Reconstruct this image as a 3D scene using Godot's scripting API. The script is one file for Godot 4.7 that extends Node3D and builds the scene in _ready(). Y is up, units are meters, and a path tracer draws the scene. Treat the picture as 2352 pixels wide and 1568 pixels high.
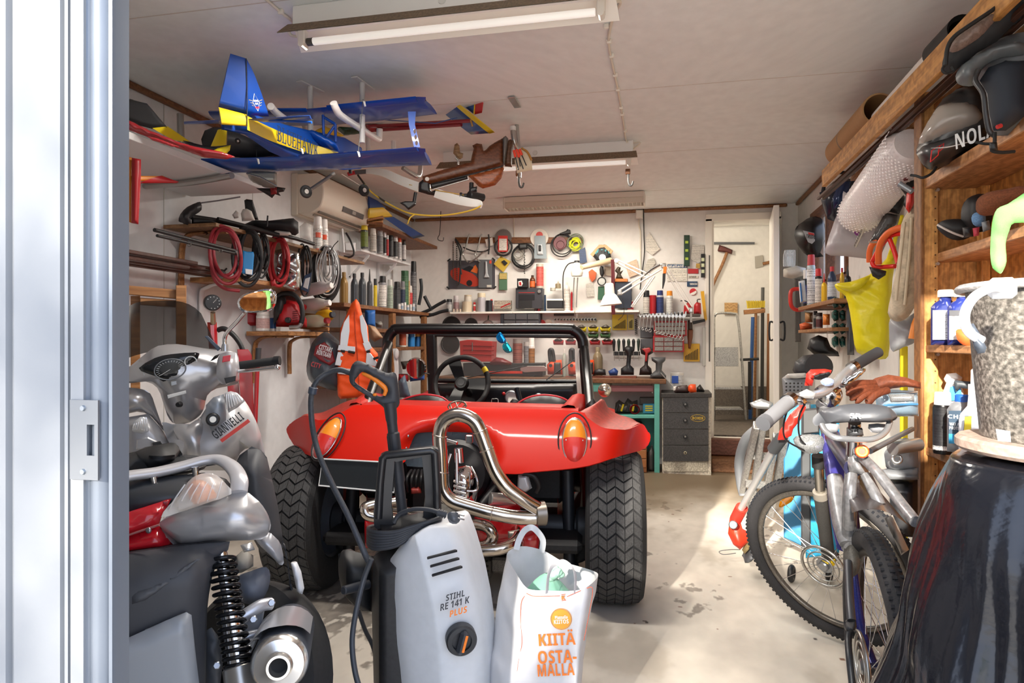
extends Node3D
# A cluttered garage seen through its open front door: a red buggy,a scooter,model planes,a workbench wall,bicycles and shelves.
# Metres,y up. The room's depth runs along -z;the eye stands just outside the doorway.

const F:=1568.0
const EYE:=Vector3(0,1.2,0)
const YAW:=.21904
const BACK:=6.85      # back wall
const LEFT:=-2.62
const RIGHT:=1.23
const CEIL:=2.5
const FRONT:=.78     # inner face of the front wall

var cur: Node3D
var mats:={}
var tex:={}
var rng:=RandomNumberGenerator.new()

func _ready():
	rng.seed=11
	# camera
	var cam:=Camera3D.new();cam.name="camera";cam.position=EYE;cam.rotation.y=YAW
	cam.fov=53.13;cam.near=.02;add_child(cam);cam.current=true
	# sky and exposure
	var we:=WorldEnvironment.new();we.name="environment"
	var env:=Environment.new();env.background_mode=Environment.BG_SKY
	var sky:=Sky.new();var sm:=ProceduralSkyMaterial.new()
	sm.sky_top_color=Color(.73,.80,.93);sm.sky_horizon_color=Color(.93,.94,.97)
	sm.ground_bottom_color=Color(.42,.40,.37);sm.ground_horizon_color=Color(.72,.72,.70)
	sm.energy_multiplier=2.6
	sky.sky_material=sm;env.sky=sky
	env.tonemap_mode=Environment.TONE_MAPPER_LINEAR;env.tonemap_exposure=1.35
	env.sdfgi_enabled=true;env.ssao_enabled=true;env.ssil_enabled=true
	we.environment=env;add_child(we)
	# low sun from behind the eye,a little to its left
	var sun:=DirectionalLight3D.new();sun.name="sun";sun.light_energy=6.0;sun.light_color=Color(1.,.96,.90)
	sun.light_angular_distance=1.2;sun.shadow_enabled=true
	sun.look_at_from_position(Vector3.ZERO,Vector3(.229,-.385,-1.));add_child(sun)
	build_all()

# ---------------------------------------------------------------- where things stand
func ray(u: float,v: float) -> Vector3:
	var a:=(u - 1176.)/F
	return Vector3(a*cos(YAW) - sin(YAW),(784.0 - v)/F,-(a*sin(YAW)+cos(YAW)))
func W(u: float,v: float,t: float) -> Vector3:      # at distance t before the eye
	return EYE+ray(u,v)*t
func P(u: float,v: float,d: float) -> Vector3:      # on the plane at room depth d
	var r:=ray(u,v);return EYE+r*(d/-r.z)
func PX(u: float,v: float,x: float) -> Vector3:     # on the plane x
	var r:=ray(u,v);return EYE+r*(x/r.x)
func PY(u: float,v: float,y: float) -> Vector3:     # on the plane y
	var r:=ray(u,v);return EYE+r*((y - 1.2)/r.y)
func PL(u: float,v: float,xf: Transform3D,z:=.0) -> Vector3:   # in xf's own axes,on its plane z
	var i:=xf.affine_inverse();var o:=i*EYE;var r:=i.basis*ray(u,v)
	return o+r*((z - o.z)/r.z)
func PLX(u: float,v: float,xf: Transform3D,x:=.0) -> Vector3:
	var i:=xf.affine_inverse();var o:=i*EYE;var r:=i.basis*ray(u,v)
	return o+r*((x - o.x)/r.x)
func dist(p: Vector3) -> float:
	return (p - EYE).dot(Vector3(-sin(YAW),0,-cos(YAW)))
func Ws(a: Array) -> Array:                           # [[u,v,t],...]
	return a.map(func(q): return W(q[0],q[1],q[2]))
func Ps(a: Array,d: float) -> Array:
	return a.map(func(q): return P(q[0],q[1],d))

# ---------------------------------------------------------------- meshes
class MB:
	var v:=PackedVector3Array()
	var n:=PackedVector3Array()
	var uv:=PackedVector2Array()
	var ix:=PackedInt32Array()
	var X:=Transform3D()
	func tri(a: Vector3,b: Vector3,c: Vector3):
		var k:=v.size();var m:=(b - a).cross(c - a).normalized()
		for p in [a,b,c]:
			v.push_back(p);n.push_back(m);uv.push_back(Vector2(p.x+p.z,p.y))
		ix.append_array([k,k+2,k+1])
	func quad(a: Vector3,b: Vector3,c: Vector3,d: Vector3,ua:=Vector2.ZERO,ub:=Vector2.RIGHT,uc:=Vector2.ONE,ud:=Vector2.DOWN):
		var k:=v.size();var m:=(c - a).cross(d - b).normalized()
		v.append_array([a,b,c,d]);n.append_array([m,m,m,m]);uv.append_array([ua,ub,uc,ud])
		ix.append_array([k,k+2,k+1,k,k+3,k+2])
	func grid(rows: Array,cu:=false,cv:=false,us:=1.,vs:=1.):
		var h:=rows.size();var w: int=rows[0].size()
		var nh:=h if cv else h - 1;var nw:=w if cu else w - 1
		var acc:=PackedVector3Array();acc.resize(h*w)
		for j in nh:
			var r0=rows[j];var j1:=(j+1) % h;var r1=rows[j1]
			for i in nw:
				var i1:=(i+1) % w
				var f: Vector3=(r1[i1] - r0[i]).cross(r1[i] - r0[i1])
				acc[j*w+i]+=f;acc[j*w+i1]+=f;acc[j1*w+i]+=f;acc[j1*w+i1]+=f
		var k:=v.size();var ww:=nw+1
		for j in nh+1:
			for i in ww:
				v.push_back(rows[j % h][i % w]);n.push_back(acc[(j % h)*w+i % w].normalized())
				uv.push_back(Vector2(us*i/nw,vs*j/nh))
		for j in nh:
			for i in nw:
				var a:=k+j*ww+i
				ix.append_array([a,a+ww+1,a+1,a,a+ww,a+ww+1])
	func fan(ring: Array,flip:=false):
		var c:=Vector3.ZERO
		for p in ring: c+=p
		c /= ring.size()
		for i in ring.size():
			var a: Vector3=ring[i];var b: Vector3=ring[(i+1) % ring.size()]
			if flip: tri(c,b,a)
			else: tri(c,a,b)
	func loft(rows: Array,caps:=true,us:=1.,vs:=1.):
		grid(rows,true,false,us,vs)
		if caps: fan(rows[0],true);fan(rows[-1])
	func sweep(p: Array,sec: Array,sc=null,up=null,closed:=false,caps:=true):
		var rows:=[];var m:=p.size();var nn:=Vector3.ZERO;var len:=.0
		for i in m:
			var a: Vector3=p[(i - 1+m) % m] if closed else p[maxi(i - 1,0)]
			var b: Vector3=p[(i+1) % m] if closed else p[mini(i+1,m - 1)]
			var t:=(b - a).normalized()
			if i: len+=p[i].distance_to(p[i - 1])
			if up != null: nn=up
			elif i==0: nn=Vector3.UP if absf(t.y)<.9 else Vector3.RIGHT
			nn=(nn - t*t.dot(nn)).normalized()
			var bb:=t.cross(nn)
			var s: float=1.0 if sc==null else (sc[i] if sc is Array else sc)
			var row:=[]
			for q in sec: row.push_back(p[i]+(nn*q.x+bb*q.y)*s)
			rows.push_back(row)
		grid(rows,true,closed,1.,maxf(len,.01))
		if caps and not closed: fan(rows[0],true);fan(rows[-1])
	func tube(p: Array,r,sides:=8,closed:=false,caps:=true):
		var s:=[]
		for i in sides: s.push_back(Vector2.from_angle(TAU*i/sides))
		sweep(p,s,r,null,closed,caps)
	func strap(p: Array,w: float,th: float,up=null,closed:=false):
		sweep(p,[Vector2(th,w),Vector2(-th,w),Vector2(-th,-w),Vector2(th,-w)].map(func(q): return q*.5),1.,up,closed)
	func lathe(prof: Array,xf:=Transform3D(),seg:=20,from:=.0,arc:=TAU):
		var runs:=[[prof[0]]]
		for i in range(1,prof.size()):
			runs[-1].push_back(prof[i])
			if i<prof.size() - 1:
				var a: Vector2=prof[i] - prof[i - 1];var b: Vector2=prof[i+1] - prof[i]
				if absf(a.angle_to(b))>.62: runs.push_back([prof[i]])
		var full:=arc>TAU - .001
		for run in runs:
			var rows:=[]
			for q in run:
				var row:=[]
				for i in (seg if full else seg+1):
					var w:=from+arc*i/seg
					row.push_back(xf*Vector3(q.x*cos(w),q.y,-q.x*sin(w)))
				rows.push_back(row)
			grid(rows,full)
	func cyl(a: Vector3,b: Vector3,r0: float,r1:=-1.,seg:=16,bev:=.0):
		if r1<0: r1=r0
		var l:=a.distance_to(b)
		var q:=[Vector2(0,0),Vector2(r0 - bev,0),Vector2(r0,bev),Vector2(r1,l - bev),Vector2(r1 - bev,l),Vector2(0,l)] if bev>0 else [Vector2(0,0),Vector2(r0,0),Vector2(r1,l),Vector2(0,l)]
		lathe(q,MB.along(a,b - a),seg)
	static func along(p: Vector3,d: Vector3) -> Transform3D:
		var y:=d.normalized();var x:=y.cross(Vector3.BACK if absf(y.z)<.9 else Vector3.UP).normalized()
		return Transform3D(Basis(x,y,x.cross(y)),p)
	func ball(c: Vector3,r: Vector3,seg:=16,b:=Basis()):
		var rows:=[];var h:=maxi(seg/2,4)
		for j in h+1:
			var row:=[];var f:=PI*j/h - PI/2
			for i in seg:
				var w:=TAU*i/seg
				row.push_back(c+b*Vector3(r.x*cos(f)*cos(w),r.y*sin(f),-r.z*cos(f)*sin(w)))
			rows.push_back(row)
		grid(rows,true)
	func torus(c: Vector3,ax: Vector3,R: float,r,seg:=32,sides:=10,from:=.0,arc:=TAU):
		var xf:=MB.along(c,ax);var p:=[];var full:=arc>TAU - .001
		for i in (seg if full else seg+1):
			var w:=from+arc*i/seg
			p.push_back(xf*Vector3(R*cos(w),0,R*sin(w)))
		tube(p,r,sides,full)
	func box(c: Vector3,s: Vector3,b:=.0,xf:=Basis()):
		var h:=s/2;b=minf(b,minf(h.x,minf(h.y,h.z))*.99)
		var la:=s.max_axis_index()
		for ax in 3:
			var p1:=(ax+1) % 3;var p2:=(ax+2) % 3
			for sg in [-1.,1.]:
				var q:=[];var w:=[]
				for k in [[-1,-1],[1,-1],[1,1],[-1,1]]:
					var e:=Vector3.ZERO;e[ax]=sg*h[ax];e[p1]=k[0]*(h[p1] - b);e[p2]=k[1]*(h[p2] - b)
					q.push_back(c+xf*e)
					var l: float=e[p1] if p1==la or (p2 != la and s[p1]>s[p2]) else e[p2]
					var m: float=e[p2] if p1==la or (p2 != la and s[p1]>s[p2]) else e[p1]
					w.push_back(Vector2(l+c.x,m+ax*.37+sg*.11+c.y))
				if sg>0: quad(q[0],q[1],q[2],q[3],w[0],w[1],w[2],w[3])
				else: quad(q[3],q[2],q[1],q[0],w[3],w[2],w[1],w[0])
		if b>0:
			for ax in 3:
				var p1:=(ax+1) % 3;var p2:=(ax+2) % 3
				for k in [[1,1],[-1,1],[-1,-1],[1,-1]]:
					var q:=[]
					for z in [[-1,0],[-1,1],[1,1],[1,0]]:
						var e:=Vector3.ZERO;e[ax]=z[0]*(h[ax] - b)
						e[p1]=k[0]*(h[p1] - (b if z[1] else .0));e[p2]=k[1]*(h[p2] - (.0 if z[1] else b))
						q.push_back(c+xf*e)
					if k[0]*k[1]>0: quad(q[3],q[2],q[1],q[0])
					else: quad(q[0],q[1],q[2],q[3])
			for sx in [-1,1]:
				for sy in [-1,1]:
					for sz in [-1,1]:
						var a:=c+xf*Vector3(sx*h.x,sy*(h.y - b),sz*(h.z - b))
						var d:=c+xf*Vector3(sx*(h.x - b),sy*h.y,sz*(h.z - b))
						var e:=c+xf*Vector3(sx*(h.x - b),sy*(h.y - b),sz*h.z)
						if sx*sy*sz>0: tri(a,d,e)
						else: tri(a,e,d)
	func bar(a: Vector3,b: Vector3,w: float,th: float,bev:=.002,up:=Vector3.UP):   # a straight bar of rectangular section,th along up
		var z:=(b - a).normalized();var y:=(up - z*z.dot(up)).normalized()
		box((a+b)/2,Vector3(w,th,a.distance_to(b)),bev,Basis(y.cross(z),y,z))
	func prism(poly: Array,th: float,xf: Transform3D,bev:=.0):   # outline in xf's xy plane,th along its z,centred
		var q:=PackedVector2Array(poly)
		if Geometry2D.is_polygon_clockwise(q) : q.reverse()   # y-down test: make it counter-clockwise
		var area:=.0
		for i in q.size(): area+=q[i].cross(q[(i+1) % q.size()])
		if area<0: q.reverse()
		var m:=q.size();var inn:=PackedVector2Array()
		for i in m:
			var d0:=(q[i] - q[(i - 1+m) % m]).normalized();var d1:=(q[(i+1) % m] - q[i]).normalized()
			var k:=Vector2(-d0.y - d1.y,d0.x+d1.x);var l:=k.length()
			inn.push_back(q[i]+(k/l*bev/maxf(l/2,.4) if l>.01 else Vector2.ZERO))
		var t:=Geometry2D.triangulate_polygon(inn)
		for i in range(0,t.size(),3):
			var a:=inn[t[i]];var b:=inn[t[i+1]];var c:=inn[t[i+2]]
			if (b - a).cross(c - a)<0: var s:=b;b=c;c=s
			var z:=th/2
			tri(xf*Vector3(a.x,a.y,z),xf*Vector3(b.x,b.y,z),xf*Vector3(c.x,c.y,z))
			tri(xf*Vector3(a.x,a.y,-z),xf*Vector3(c.x,c.y,-z),xf*Vector3(b.x,b.y,-z))
		var rows:=[]
		for s in ([[inn,-th/2],[q,-th/2+bev],[q,th/2 - bev],[inn,th/2]] if bev>0 else [[q,-th/2],[q,th/2]]):
			var row:=[]
			for p in s[0]: row.push_back(xf*Vector3(p.x,p.y,s[1]))
			rows.push_back(row)
		for j in rows.size() - 1:
			var run:=[[rows[j][0]],[rows[j+1][0]]]
			for i in range(1,m+1):
				run[0].push_back(rows[j][i % m]);run[1].push_back(rows[j+1][i % m])
				var d0:=q[i % m] - q[i - 1];var d1:=q[(i+1) % m] - q[i % m]
				if absf(d0.angle_to(d1))>.6 or i==m:
					grid(run);run=[[rows[j][i % m]],[rows[j+1][i % m]]]
	func patch(poly: Array,cell: float,f: Callable,th:=.0,holes:=[]):   # a sheet of any outline,bent by f(Vector2) -> Vector3
		var q:=PackedVector2Array(poly);var lo:=q[0];var hi:=q[0]
		for p in q: lo=lo.min(p);hi=hi.max(p)
		var key:={};var vs:=[];var ps:=[];var fs:=[]
		var nx:=ceili((hi.x - lo.x)/cell);var ny:=ceili((hi.y - lo.y)/cell)
		for j in ny:
			for i in nx:
				var o:=lo+Vector2(i,j)*cell
				var bits:=Geometry2D.intersect_polygons(q,PackedVector2Array([o,o+Vector2(cell,0),o+Vector2(cell,cell),o+Vector2(0,cell)]))
				for hole in holes:
					var nb: Array[PackedVector2Array]=[]
					for b in bits: nb.append_array(Geometry2D.clip_polygons(b,PackedVector2Array(hole)))
					bits=nb
				for b in bits:
					var t:=Geometry2D.triangulate_polygon(b)
					for k in range(0,t.size(),3):
						var a:=[b[t[k]],b[t[k+1]],b[t[k+2]]]
						var ar: float=(a[1] - a[0]).cross(a[2] - a[0])
						if absf(ar)<1e-10: continue
						if ar<0: a.reverse()
						for p in a:
							var kk:=Vector2i((p*20000.).round())
							if not key.has(kk): key[kk]=vs.size();vs.push_back(f.call(p));ps.push_back(p)
							fs.push_back(key[kk])
		var ns:=PackedVector3Array();ns.resize(vs.size())
		var edge:={}
		for k in range(0,fs.size(),3):
			var m: Vector3=(vs[fs[k+1]] - vs[fs[k]]).cross(vs[fs[k+2]] - vs[fs[k]])
			for z in 3:
				ns[fs[k+z]]+=m
				var e:=Vector2i(fs[k+z],fs[k+(z+1) % 3])
				if edge.has(Vector2i(e.y,e.x)): edge.erase(Vector2i(e.y,e.x))
				else: edge[e]=true
		var k0:=v.size()
		for i in vs.size():
			v.push_back(vs[i]);n.push_back(ns[i].normalized());uv.push_back(ps[i])
		for k in range(0,fs.size(),3): ix.append_array([k0+fs[k],k0+fs[k+2],k0+fs[k+1]])
		if th != .0:
			var k1:=v.size()
			for i in vs.size():
				v.push_back(vs[i] - ns[i].normalized()*th);n.push_back(-ns[i].normalized());uv.push_back(ps[i])
			for k in range(0,fs.size(),3): ix.append_array([k1+fs[k],k1+fs[k+1],k1+fs[k+2]])
			for e in edge: quad(v[k1+e.x],v[k1+e.y],v[k0+e.y],v[k0+e.x])
	func slab(poly: Array,th: float,xf: Transform3D,r:=.01,cell:=.0,lump:=.0):   # a cushion-edged solid of any outline
		var q:=PackedVector2Array(poly);var m:=q.size()
		if cell==.0: cell=r*.8
		var hgt:=func(p: Vector2) -> float:
			var d:=1e9
			for i in m: d=minf(d,p.distance_to(Geometry2D.get_closest_point_to_segment(p,q[i],q[(i+1) % m])))
			var w:=1.0 - minf(d/r,1.)
			return th/2*sqrt(maxf(1.0 - w*w,.0))+lump*sin(p.x*47.0+3.0*sin(p.y*31.))*sin(p.y*39.0+1.3)*minf(d/r,1.)
		var flip:=xf*Transform3D(Basis(Vector3(-1,0,0),Vector3(0,1,0),Vector3(0,0,-1)),Vector3.ZERO)
		patch(poly,cell,func(p: Vector2): return xf*Vector3(p.x,p.y,hgt.call(p)))
		patch(poly.map(func(p): return Vector2(-p.x,p.y)),cell,func(p: Vector2): return flip*Vector3(p.x,p.y,hgt.call(Vector2(-p.x,p.y))))
	func mesh() -> ArrayMesh:
		var a:=[];a.resize(Mesh.ARRAY_MAX)
		var vv:=X*v;var nn:=PackedVector3Array();nn.resize(n.size())
		for i in n.size(): nn[i]=(X.basis*n[i]).normalized()
		a[Mesh.ARRAY_VERTEX]=vv;a[Mesh.ARRAY_NORMAL]=nn;a[Mesh.ARRAY_TEX_UV]=uv;a[Mesh.ARRAY_INDEX]=ix
		var m:=ArrayMesh.new();m.add_surface_from_arrays(Mesh.PRIMITIVE_TRIANGLES,a);return m

static func cr(p: Array,k:=6,closed:=false) -> Array:      # a smooth curve through the points
	var out:=[];var m:=p.size();var last:=m if closed else m - 1
	for i in last:
		var a=p[(i - 1+m) % m] if closed else p[maxi(i - 1,0)]
		var b=p[i];var c=p[(i+1) % m]
		var d=p[(i+2) % m] if closed else p[mini(i+2,m - 1)]
		for j in k:
			var t:=float(j)/k
			out.push_back(.5*(2.0*b+(c - a)*t+(2.0*a - 5.0*b+4.0*c - d)*t*t+(3.0*b - a - 3.0*c+d)*t*t*t))
	if not closed: out.push_back(p[-1])
	return out
static func rrect(w: float,h: float,r: float,k:=4) -> Array:
	var o:=[]
	for c in [[1,1,0],[-1,1,1],[-1,-1,2],[1,-1,3]]:
		for i in k+1: o.push_back(Vector2(c[0]*(w/2 - r),c[1]*(h/2 - r))+Vector2.from_angle((c[2]+float(i)/k)*PI/2)*r)
	return o
static func oval(a: float,b: float,k:=20) -> Array:
	var o:=[]
	for i in k: o.push_back(Vector2(a*cos(TAU*i/k),b*sin(TAU*i/k)))
	return o
func facing(p: Vector3) -> Transform3D:               # upright plane through p,square to the line of sight in plan
	var z:=EYE - p;z.y=0;z=z.normalized()
	return Transform3D(Basis(Vector3.UP.cross(z),Vector3.UP,z),p)
func frame(o: Vector3,x: Vector3,y: Vector3) -> Transform3D:
	x=x.normalized();y=(y - x*x.dot(y)).normalized();return Transform3D(Basis(x,y,x.cross(y)),o)
func px(xf: Transform3D,a: Array,z:=.0) -> Array:   # pixels -> outline in xf's plane
	return a.map(func(q): var l:=PL(q[0],q[1],xf,z);return Vector2(l.x,l.y))

# ---------------------------------------------------------------- nodes
func tag(o: Node,label:="",cat:="",group:="",kind:="") -> Node:
	for q in [["label",label],["category",cat],["group",group],["kind",kind]]:
		if q[1] != "": o.set_meta(q[0],q[1])
	return o
func thing(nm: String,label: String,cat: String,at:=Vector3.ZERO,group:="",ry:=.0) -> Node3D:
	cur=Node3D.new();cur.name=nm;cur.position=at;cur.rotation.y=ry
	tag(cur,label,cat,group);add_child(cur,true);return cur
func B() -> MB:          # in world coordinates,under the current thing
	var m:=MB.new();m.X=cur.transform.affine_inverse();return m
func L() -> MB:          # in the current thing's own axes
	return MB.new()
func put(m: MB,nm: String,mat: Material,parent: Node=null,label:="") -> MeshInstance3D:
	var o:=MeshInstance3D.new();o.name=nm;o.mesh=m.mesh();o.material_override=mat
	o.cast_shadow=GeometryInstance3D.SHADOW_CASTING_SETTING_ON
	if label != "": o.set_meta("label",label)
	(parent if parent else cur).add_child(o,true);return o
func struct(m: MB,nm: String,mat: Material,parent: Node=null) -> MeshInstance3D:
	var o:=put(m,nm,mat,parent if parent else self)
	if parent==null: o.set_meta("kind","structure")
	return o
func txt(s: String,h: float,xf: Transform3D,mat: Material,w:=.0,bold:=true,parent: Node=null,nm:="lettering",serif:=false,slant:=.0):
	var f:=SystemFont.new();f.font_names=PackedStringArray(["Droid Serif" if serif else "Droid Sans"]);f.font_weight=700 if bold else 400
	var t:=TextMesh.new();t.font=f;t.text=s;t.font_size=48;t.depth=.8;t.pixel_size=.01;t.curve_step=2.0
	var bx:=t.get_aabb();var k:=h/maxf(bx.size.y,.01);var kx:=w/maxf(bx.size.x,.01) if w>0 else k
	var c:=bx.get_center()
	var o:=MeshInstance3D.new();o.name=nm;o.mesh=t;o.material_override=mat
	var loc:=Transform3D(Basis(Vector3(kx,0,0),Vector3(slant*k,k,0),Vector3(0,0,.0012)),Vector3.ZERO)*Transform3D(Basis(),-c)
	var p: Node=parent if parent else cur
	p.add_child(o,true)
	o.transform=cur.transform.affine_inverse()*xf*loc if p != self else xf*loc
	return o

# ---------------------------------------------------------------- materials
func noise_img(kind: String) -> ImageTexture:
	if tex.has(kind): return tex[kind]
	var s:=512;var im:=Image.create(s,s,false,Image.FORMAT_RGB8)
	var a:=FastNoiseLite.new();a.seed=kind.hash() % 1000;a.noise_type=FastNoiseLite.TYPE_SIMPLEX_SMOOTH;a.fractal_octaves=4;a.frequency=.1
	for y in s:
		for x in s:
			var w:=Vector2(x,y)*TAU/s;var g:=1.0;var c:=Color.WHITE
			var p:=Vector3(cos(w.x),sin(w.x),cos(w.y)) ;var q:=sin(w.y)
			match kind:
				"wood":
					var k:=a.get_noise_3d(p.x*9.,p.y*9.0+q*150.,p.z*150.)
					var b:=sin((y+26.0*a.get_noise_3d(p.x*22.,p.y*22.,p.z*16.0+q*16.))*TAU/32.)
					g=.86+.16*k+.075*b;c=Color(g,g*(.985+.02*b),g*(.96+.04*b))
				"mottle":
					g=.985+.03*a.get_noise_3d(p.x*60.0+q*37.,p.y*60.,p.z*60.);c=Color(g,g,g)
				"fine":
					g=.5+.5*a.get_noise_3d(x*3.1,y*3.1,.0);c=Color(g,g,g)
				"grime":
					var k:=a.get_noise_3d(p.x*45.,p.y*45.0+q*45.,p.z*45.);var k2:=a.get_noise_2d(x*2.2,y*2.2)
					g=clampf(.88+.28*k+.07*k2,.4,1.);c=Color(g,g*.985,g*.965)
				"dirt":
					var k:=a.get_noise_2d(x*1.4,y*1.4);var k2:=a.get_noise_2d(x*7.0+91.,y*7.)
					g=clampf(.42+.9*k+.5*k2,.0,1.);c=Color(.35+.65*g,.33+.62*g,.3+.58*g)
				"print":
					g=1.0
					if (y/12) % 3 != 2 and hash(y/12) % 5 != 0:
						if hash(Vector2i(x/9,y/12)) % 3 != 0 and y % 12<6: g=.35
					c=Color(g,g,g)
				"mud":
					var k:=a.get_noise_2d(x*9.,y*9.)
					g=.45+.55*smoothstep(-.15,.25,k);c=Color(g,g,g)
			im.set_pixel(x,y,c)
	tex[kind]=ImageTexture.create_from_image(im);return tex[kind]
func m(hex: String,rough:=.55,metal:=.0,t:="",sc:=2.,bump:=.0,bt:="fine") -> StandardMaterial3D:
	var key:="%s|%s|%s|%s|%s|%s|%s" % [hex,rough,metal,t,sc,bump,bt]
	if mats.has(key): return mats[key]
	var o:=StandardMaterial3D.new();o.albedo_color=Color(hex);o.roughness=rough;o.metallic=metal
	if t != "":
		o.albedo_texture=noise_img(t)
		o.uv1_scale=Vector3.ONE*sc
		if t != "wood" and t != "print": o.uv1_triplanar=true
	if bump>.0:
		o.heightmap_enabled=true;o.heightmap_texture=noise_img(bt);o.heightmap_scale=bump
		if t=="": o.uv1_triplanar=true;o.uv1_scale=Vector3.ONE*sc
	mats[key]=o;return o
func paint(hex: String,rough:=.3,coat:=1.) -> StandardMaterial3D:
	var o:=m(hex,rough,.0,"",1.01)
	o.clearcoat_enabled=true;o.clearcoat=coat;o.clearcoat_roughness=.06;return o
func wood(hex: String,sc:=1.6,rough:=.55) -> StandardMaterial3D:
	return m(hex,rough,.0,"wood",sc)
func glass(hex: String,alpha: float) -> StandardMaterial3D:
	var key:="glass"+hex+str(alpha)
	if mats.has(key): return mats[key]
	var o:=StandardMaterial3D.new();var c:=Color(hex);c.a=alpha;o.albedo_color=c;o.roughness=.05
	o.transparency=BaseMaterial3D.TRANSPARENCY_ALPHA;mats[key]=o;return o
func film(hex: String,alpha: float,rough:=.4) -> StandardMaterial3D:   # thin milky plastic
	var key:="film"+hex+str(alpha)+str(rough)
	if mats.has(key): return mats[key]
	var o:=StandardMaterial3D.new();var c:=Color(hex);c.a=alpha;o.albedo_color=c;o.roughness=rough
	o.transparency=BaseMaterial3D.TRANSPARENCY_ALPHA;mats[key]=o;return o
func glow(hex: String,e: float) -> StandardMaterial3D:
	var o:=m(hex,.5,.0,"",1.02);o.emission_enabled=true;o.emission=Color(hex);o.emission_energy_multiplier=e;return o

func sl(nm: String,a: Array,t: float,th: float,r: float,mat: Material,par: Node=null,k:=0,lump:=.0,cell:=.0) -> MeshInstance3D:   # a padded solid of the outline a (pixels) at distance t
	var c:=Vector2.ZERO
	for q in a: c+=Vector2(q[0],q[1])
	c /= a.size();var xf:=facing(W(c.x,c.y,t));var o:=px(xf,a)
	if k: o=cr(o,k,true)
	var b:=B();b.slab(o,th,xf,r,cell,lump);return put(b,nm,mat,par)
func pr(nm: String,a: Array,t: float,th: float,mat: Material,par: Node=null,bev:=.002,k:=0) -> MeshInstance3D:   # a plate of the outline a at distance t
	var c:=Vector2.ZERO
	for q in a: c+=Vector2(q[0],q[1])
	c /= a.size();var xf:=facing(W(c.x,c.y,t));var o:=px(xf,a)
	if k: o=cr(o,k,true)
	var b:=B();b.prism(o,th,xf,bev);return put(b,nm,mat,par)
func tb(nm: String,a: Array,r,mat: Material,par: Node=null,k:=5,sides:=10,closed:=false) -> MeshInstance3D:    # a tube through [u,v,t] points
	var p:=Ws(a);var b:=B();b.tube(cr(p,k,closed) if k>1 else p,r,sides,closed);return put(b,nm,mat,par)

static func v3(x: float,y: float,z: float) -> Vector3: return Vector3(x,y,z)
static func v2(x: float,y: float) -> Vector2: return Vector2(x,y)

# ---------------------------------------------------------------- cans,bottles,jars
# style,base point,radius,height,colours of body,label and cap
func can(style: String,nm: String,label: String,cat: String,p: Vector3,r: float,h: float,cb: String,cl: String,cc: String,group:=""):
	thing(nm,label,cat,p,group,(p.x*37.0+p.z*11.))
	var k:=L();var shiny:=.3;var prof:=[];var lab:=[.0,.0];var body:=m(cb,.3,.15) ;var cap=null
	match style:
		"spray":
			prof=[v2(0,0),v2(r*.96,0),v2(r,.004),v2(r,h*.76),v2(r*.93,h*.79),v2(r*.6,h*.82),v2(0,h*.82)];lab=[.06,.72]
			cap=[v2(r*.86,h*.79),v2(r*.9,h*.80),v2(r*.84,h*.98),v2(r*.76,h),v2(0,h)]
		"nozzle":
			prof=[v2(0,0),v2(r,0),v2(r,h*.80),v2(r*.9,h*.85),v2(r*.45,h*.9),v2(0,h*.9)];lab=[.05,.76]
			cap=[v2(0,h*.89),v2(r*.3,h*.89),v2(r*.28,h),v2(0,h)]
		"bottle":
			prof=[v2(0,0),v2(r*.94,0),v2(r,.006),v2(r,h*.62),v2(r*.9,h*.72),v2(r*.45,h*.84),v2(r*.4,h*.88),v2(0,h*.88)];lab=[.14,.56]
			cap=[v2(r*.46,h*.86),v2(r*.46,h*.99),v2(r*.42,h),v2(0,h)]
		"cone":
			prof=[v2(0,0),v2(r,0),v2(r,h*.55),v2(r*.85,h*.64),v2(r*.3,h*.7),v2(0,h*.7)];lab=[.08,.5]
			cap=[v2(r*.36,h*.69),v2(r*.34,h*.76),v2(r*.12,h),v2(0,h)]
		"jar":
			prof=[v2(0,0),v2(r*.95,0),v2(r,.004),v2(r,h*.72),v2(r*.85,h*.78),v2(0,h*.78)];lab=[.12,.6]
			cap=[v2(r*.92,h*.77),v2(r*.92,h*.98),v2(r*.86,h),v2(0,h)]
		"tin":
			prof=[v2(0,0),v2(r*1.02,0),v2(r*1.02,.005),v2(r,.007),v2(r,h - .007),v2(r*1.02,h - .005),v2(r*1.02,h),v2(r*.9,h),v2(r*.88,h - .005),v2(0,h - .005)];lab=[.1,.88]
	if cb.length()>6: body=glass(cb.substr(0,6),.35);
	k.lathe(prof,Transform3D(),20);put(k,"can_body" if style in ["spray","nozzle","tin"] else "bottle_body",body)
	if cl != "":
		k=L();k.lathe([v2(r*1.012,h*lab[0]),v2(r*1.012,h*lab[1])],Transform3D(),20)
		var pm:=m(cl,.45,.0,"print",1.);pm.uv1_scale=v3(2,1,1);put(k,"label_band",pm)
	if cap != null:
		k=L();k.lathe(cap,Transform3D(),16);put(k,"cap",m(cc,.4))
	return cur
# a row of them: [style,u,v top,width in pixels,body,label,cap,label text];stood at height y on the plane that at(u) gives
func row_of(list: Array,y: float,at: Callable,nm: String,cat: String,group: String):
	for q in list:
		var p: Vector3=at.call(q[1]);var t:=dist(p);p.y=y
		var h: float=1.2+(784.0 - q[2])/F*t - y
		can(q[0],q[8] if q.size()>8 else nm,q[7],q[9] if q.size()>9 else cat,p,q[3]*.5*t/F,h,q[4],q[5],q[6],group)

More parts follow.
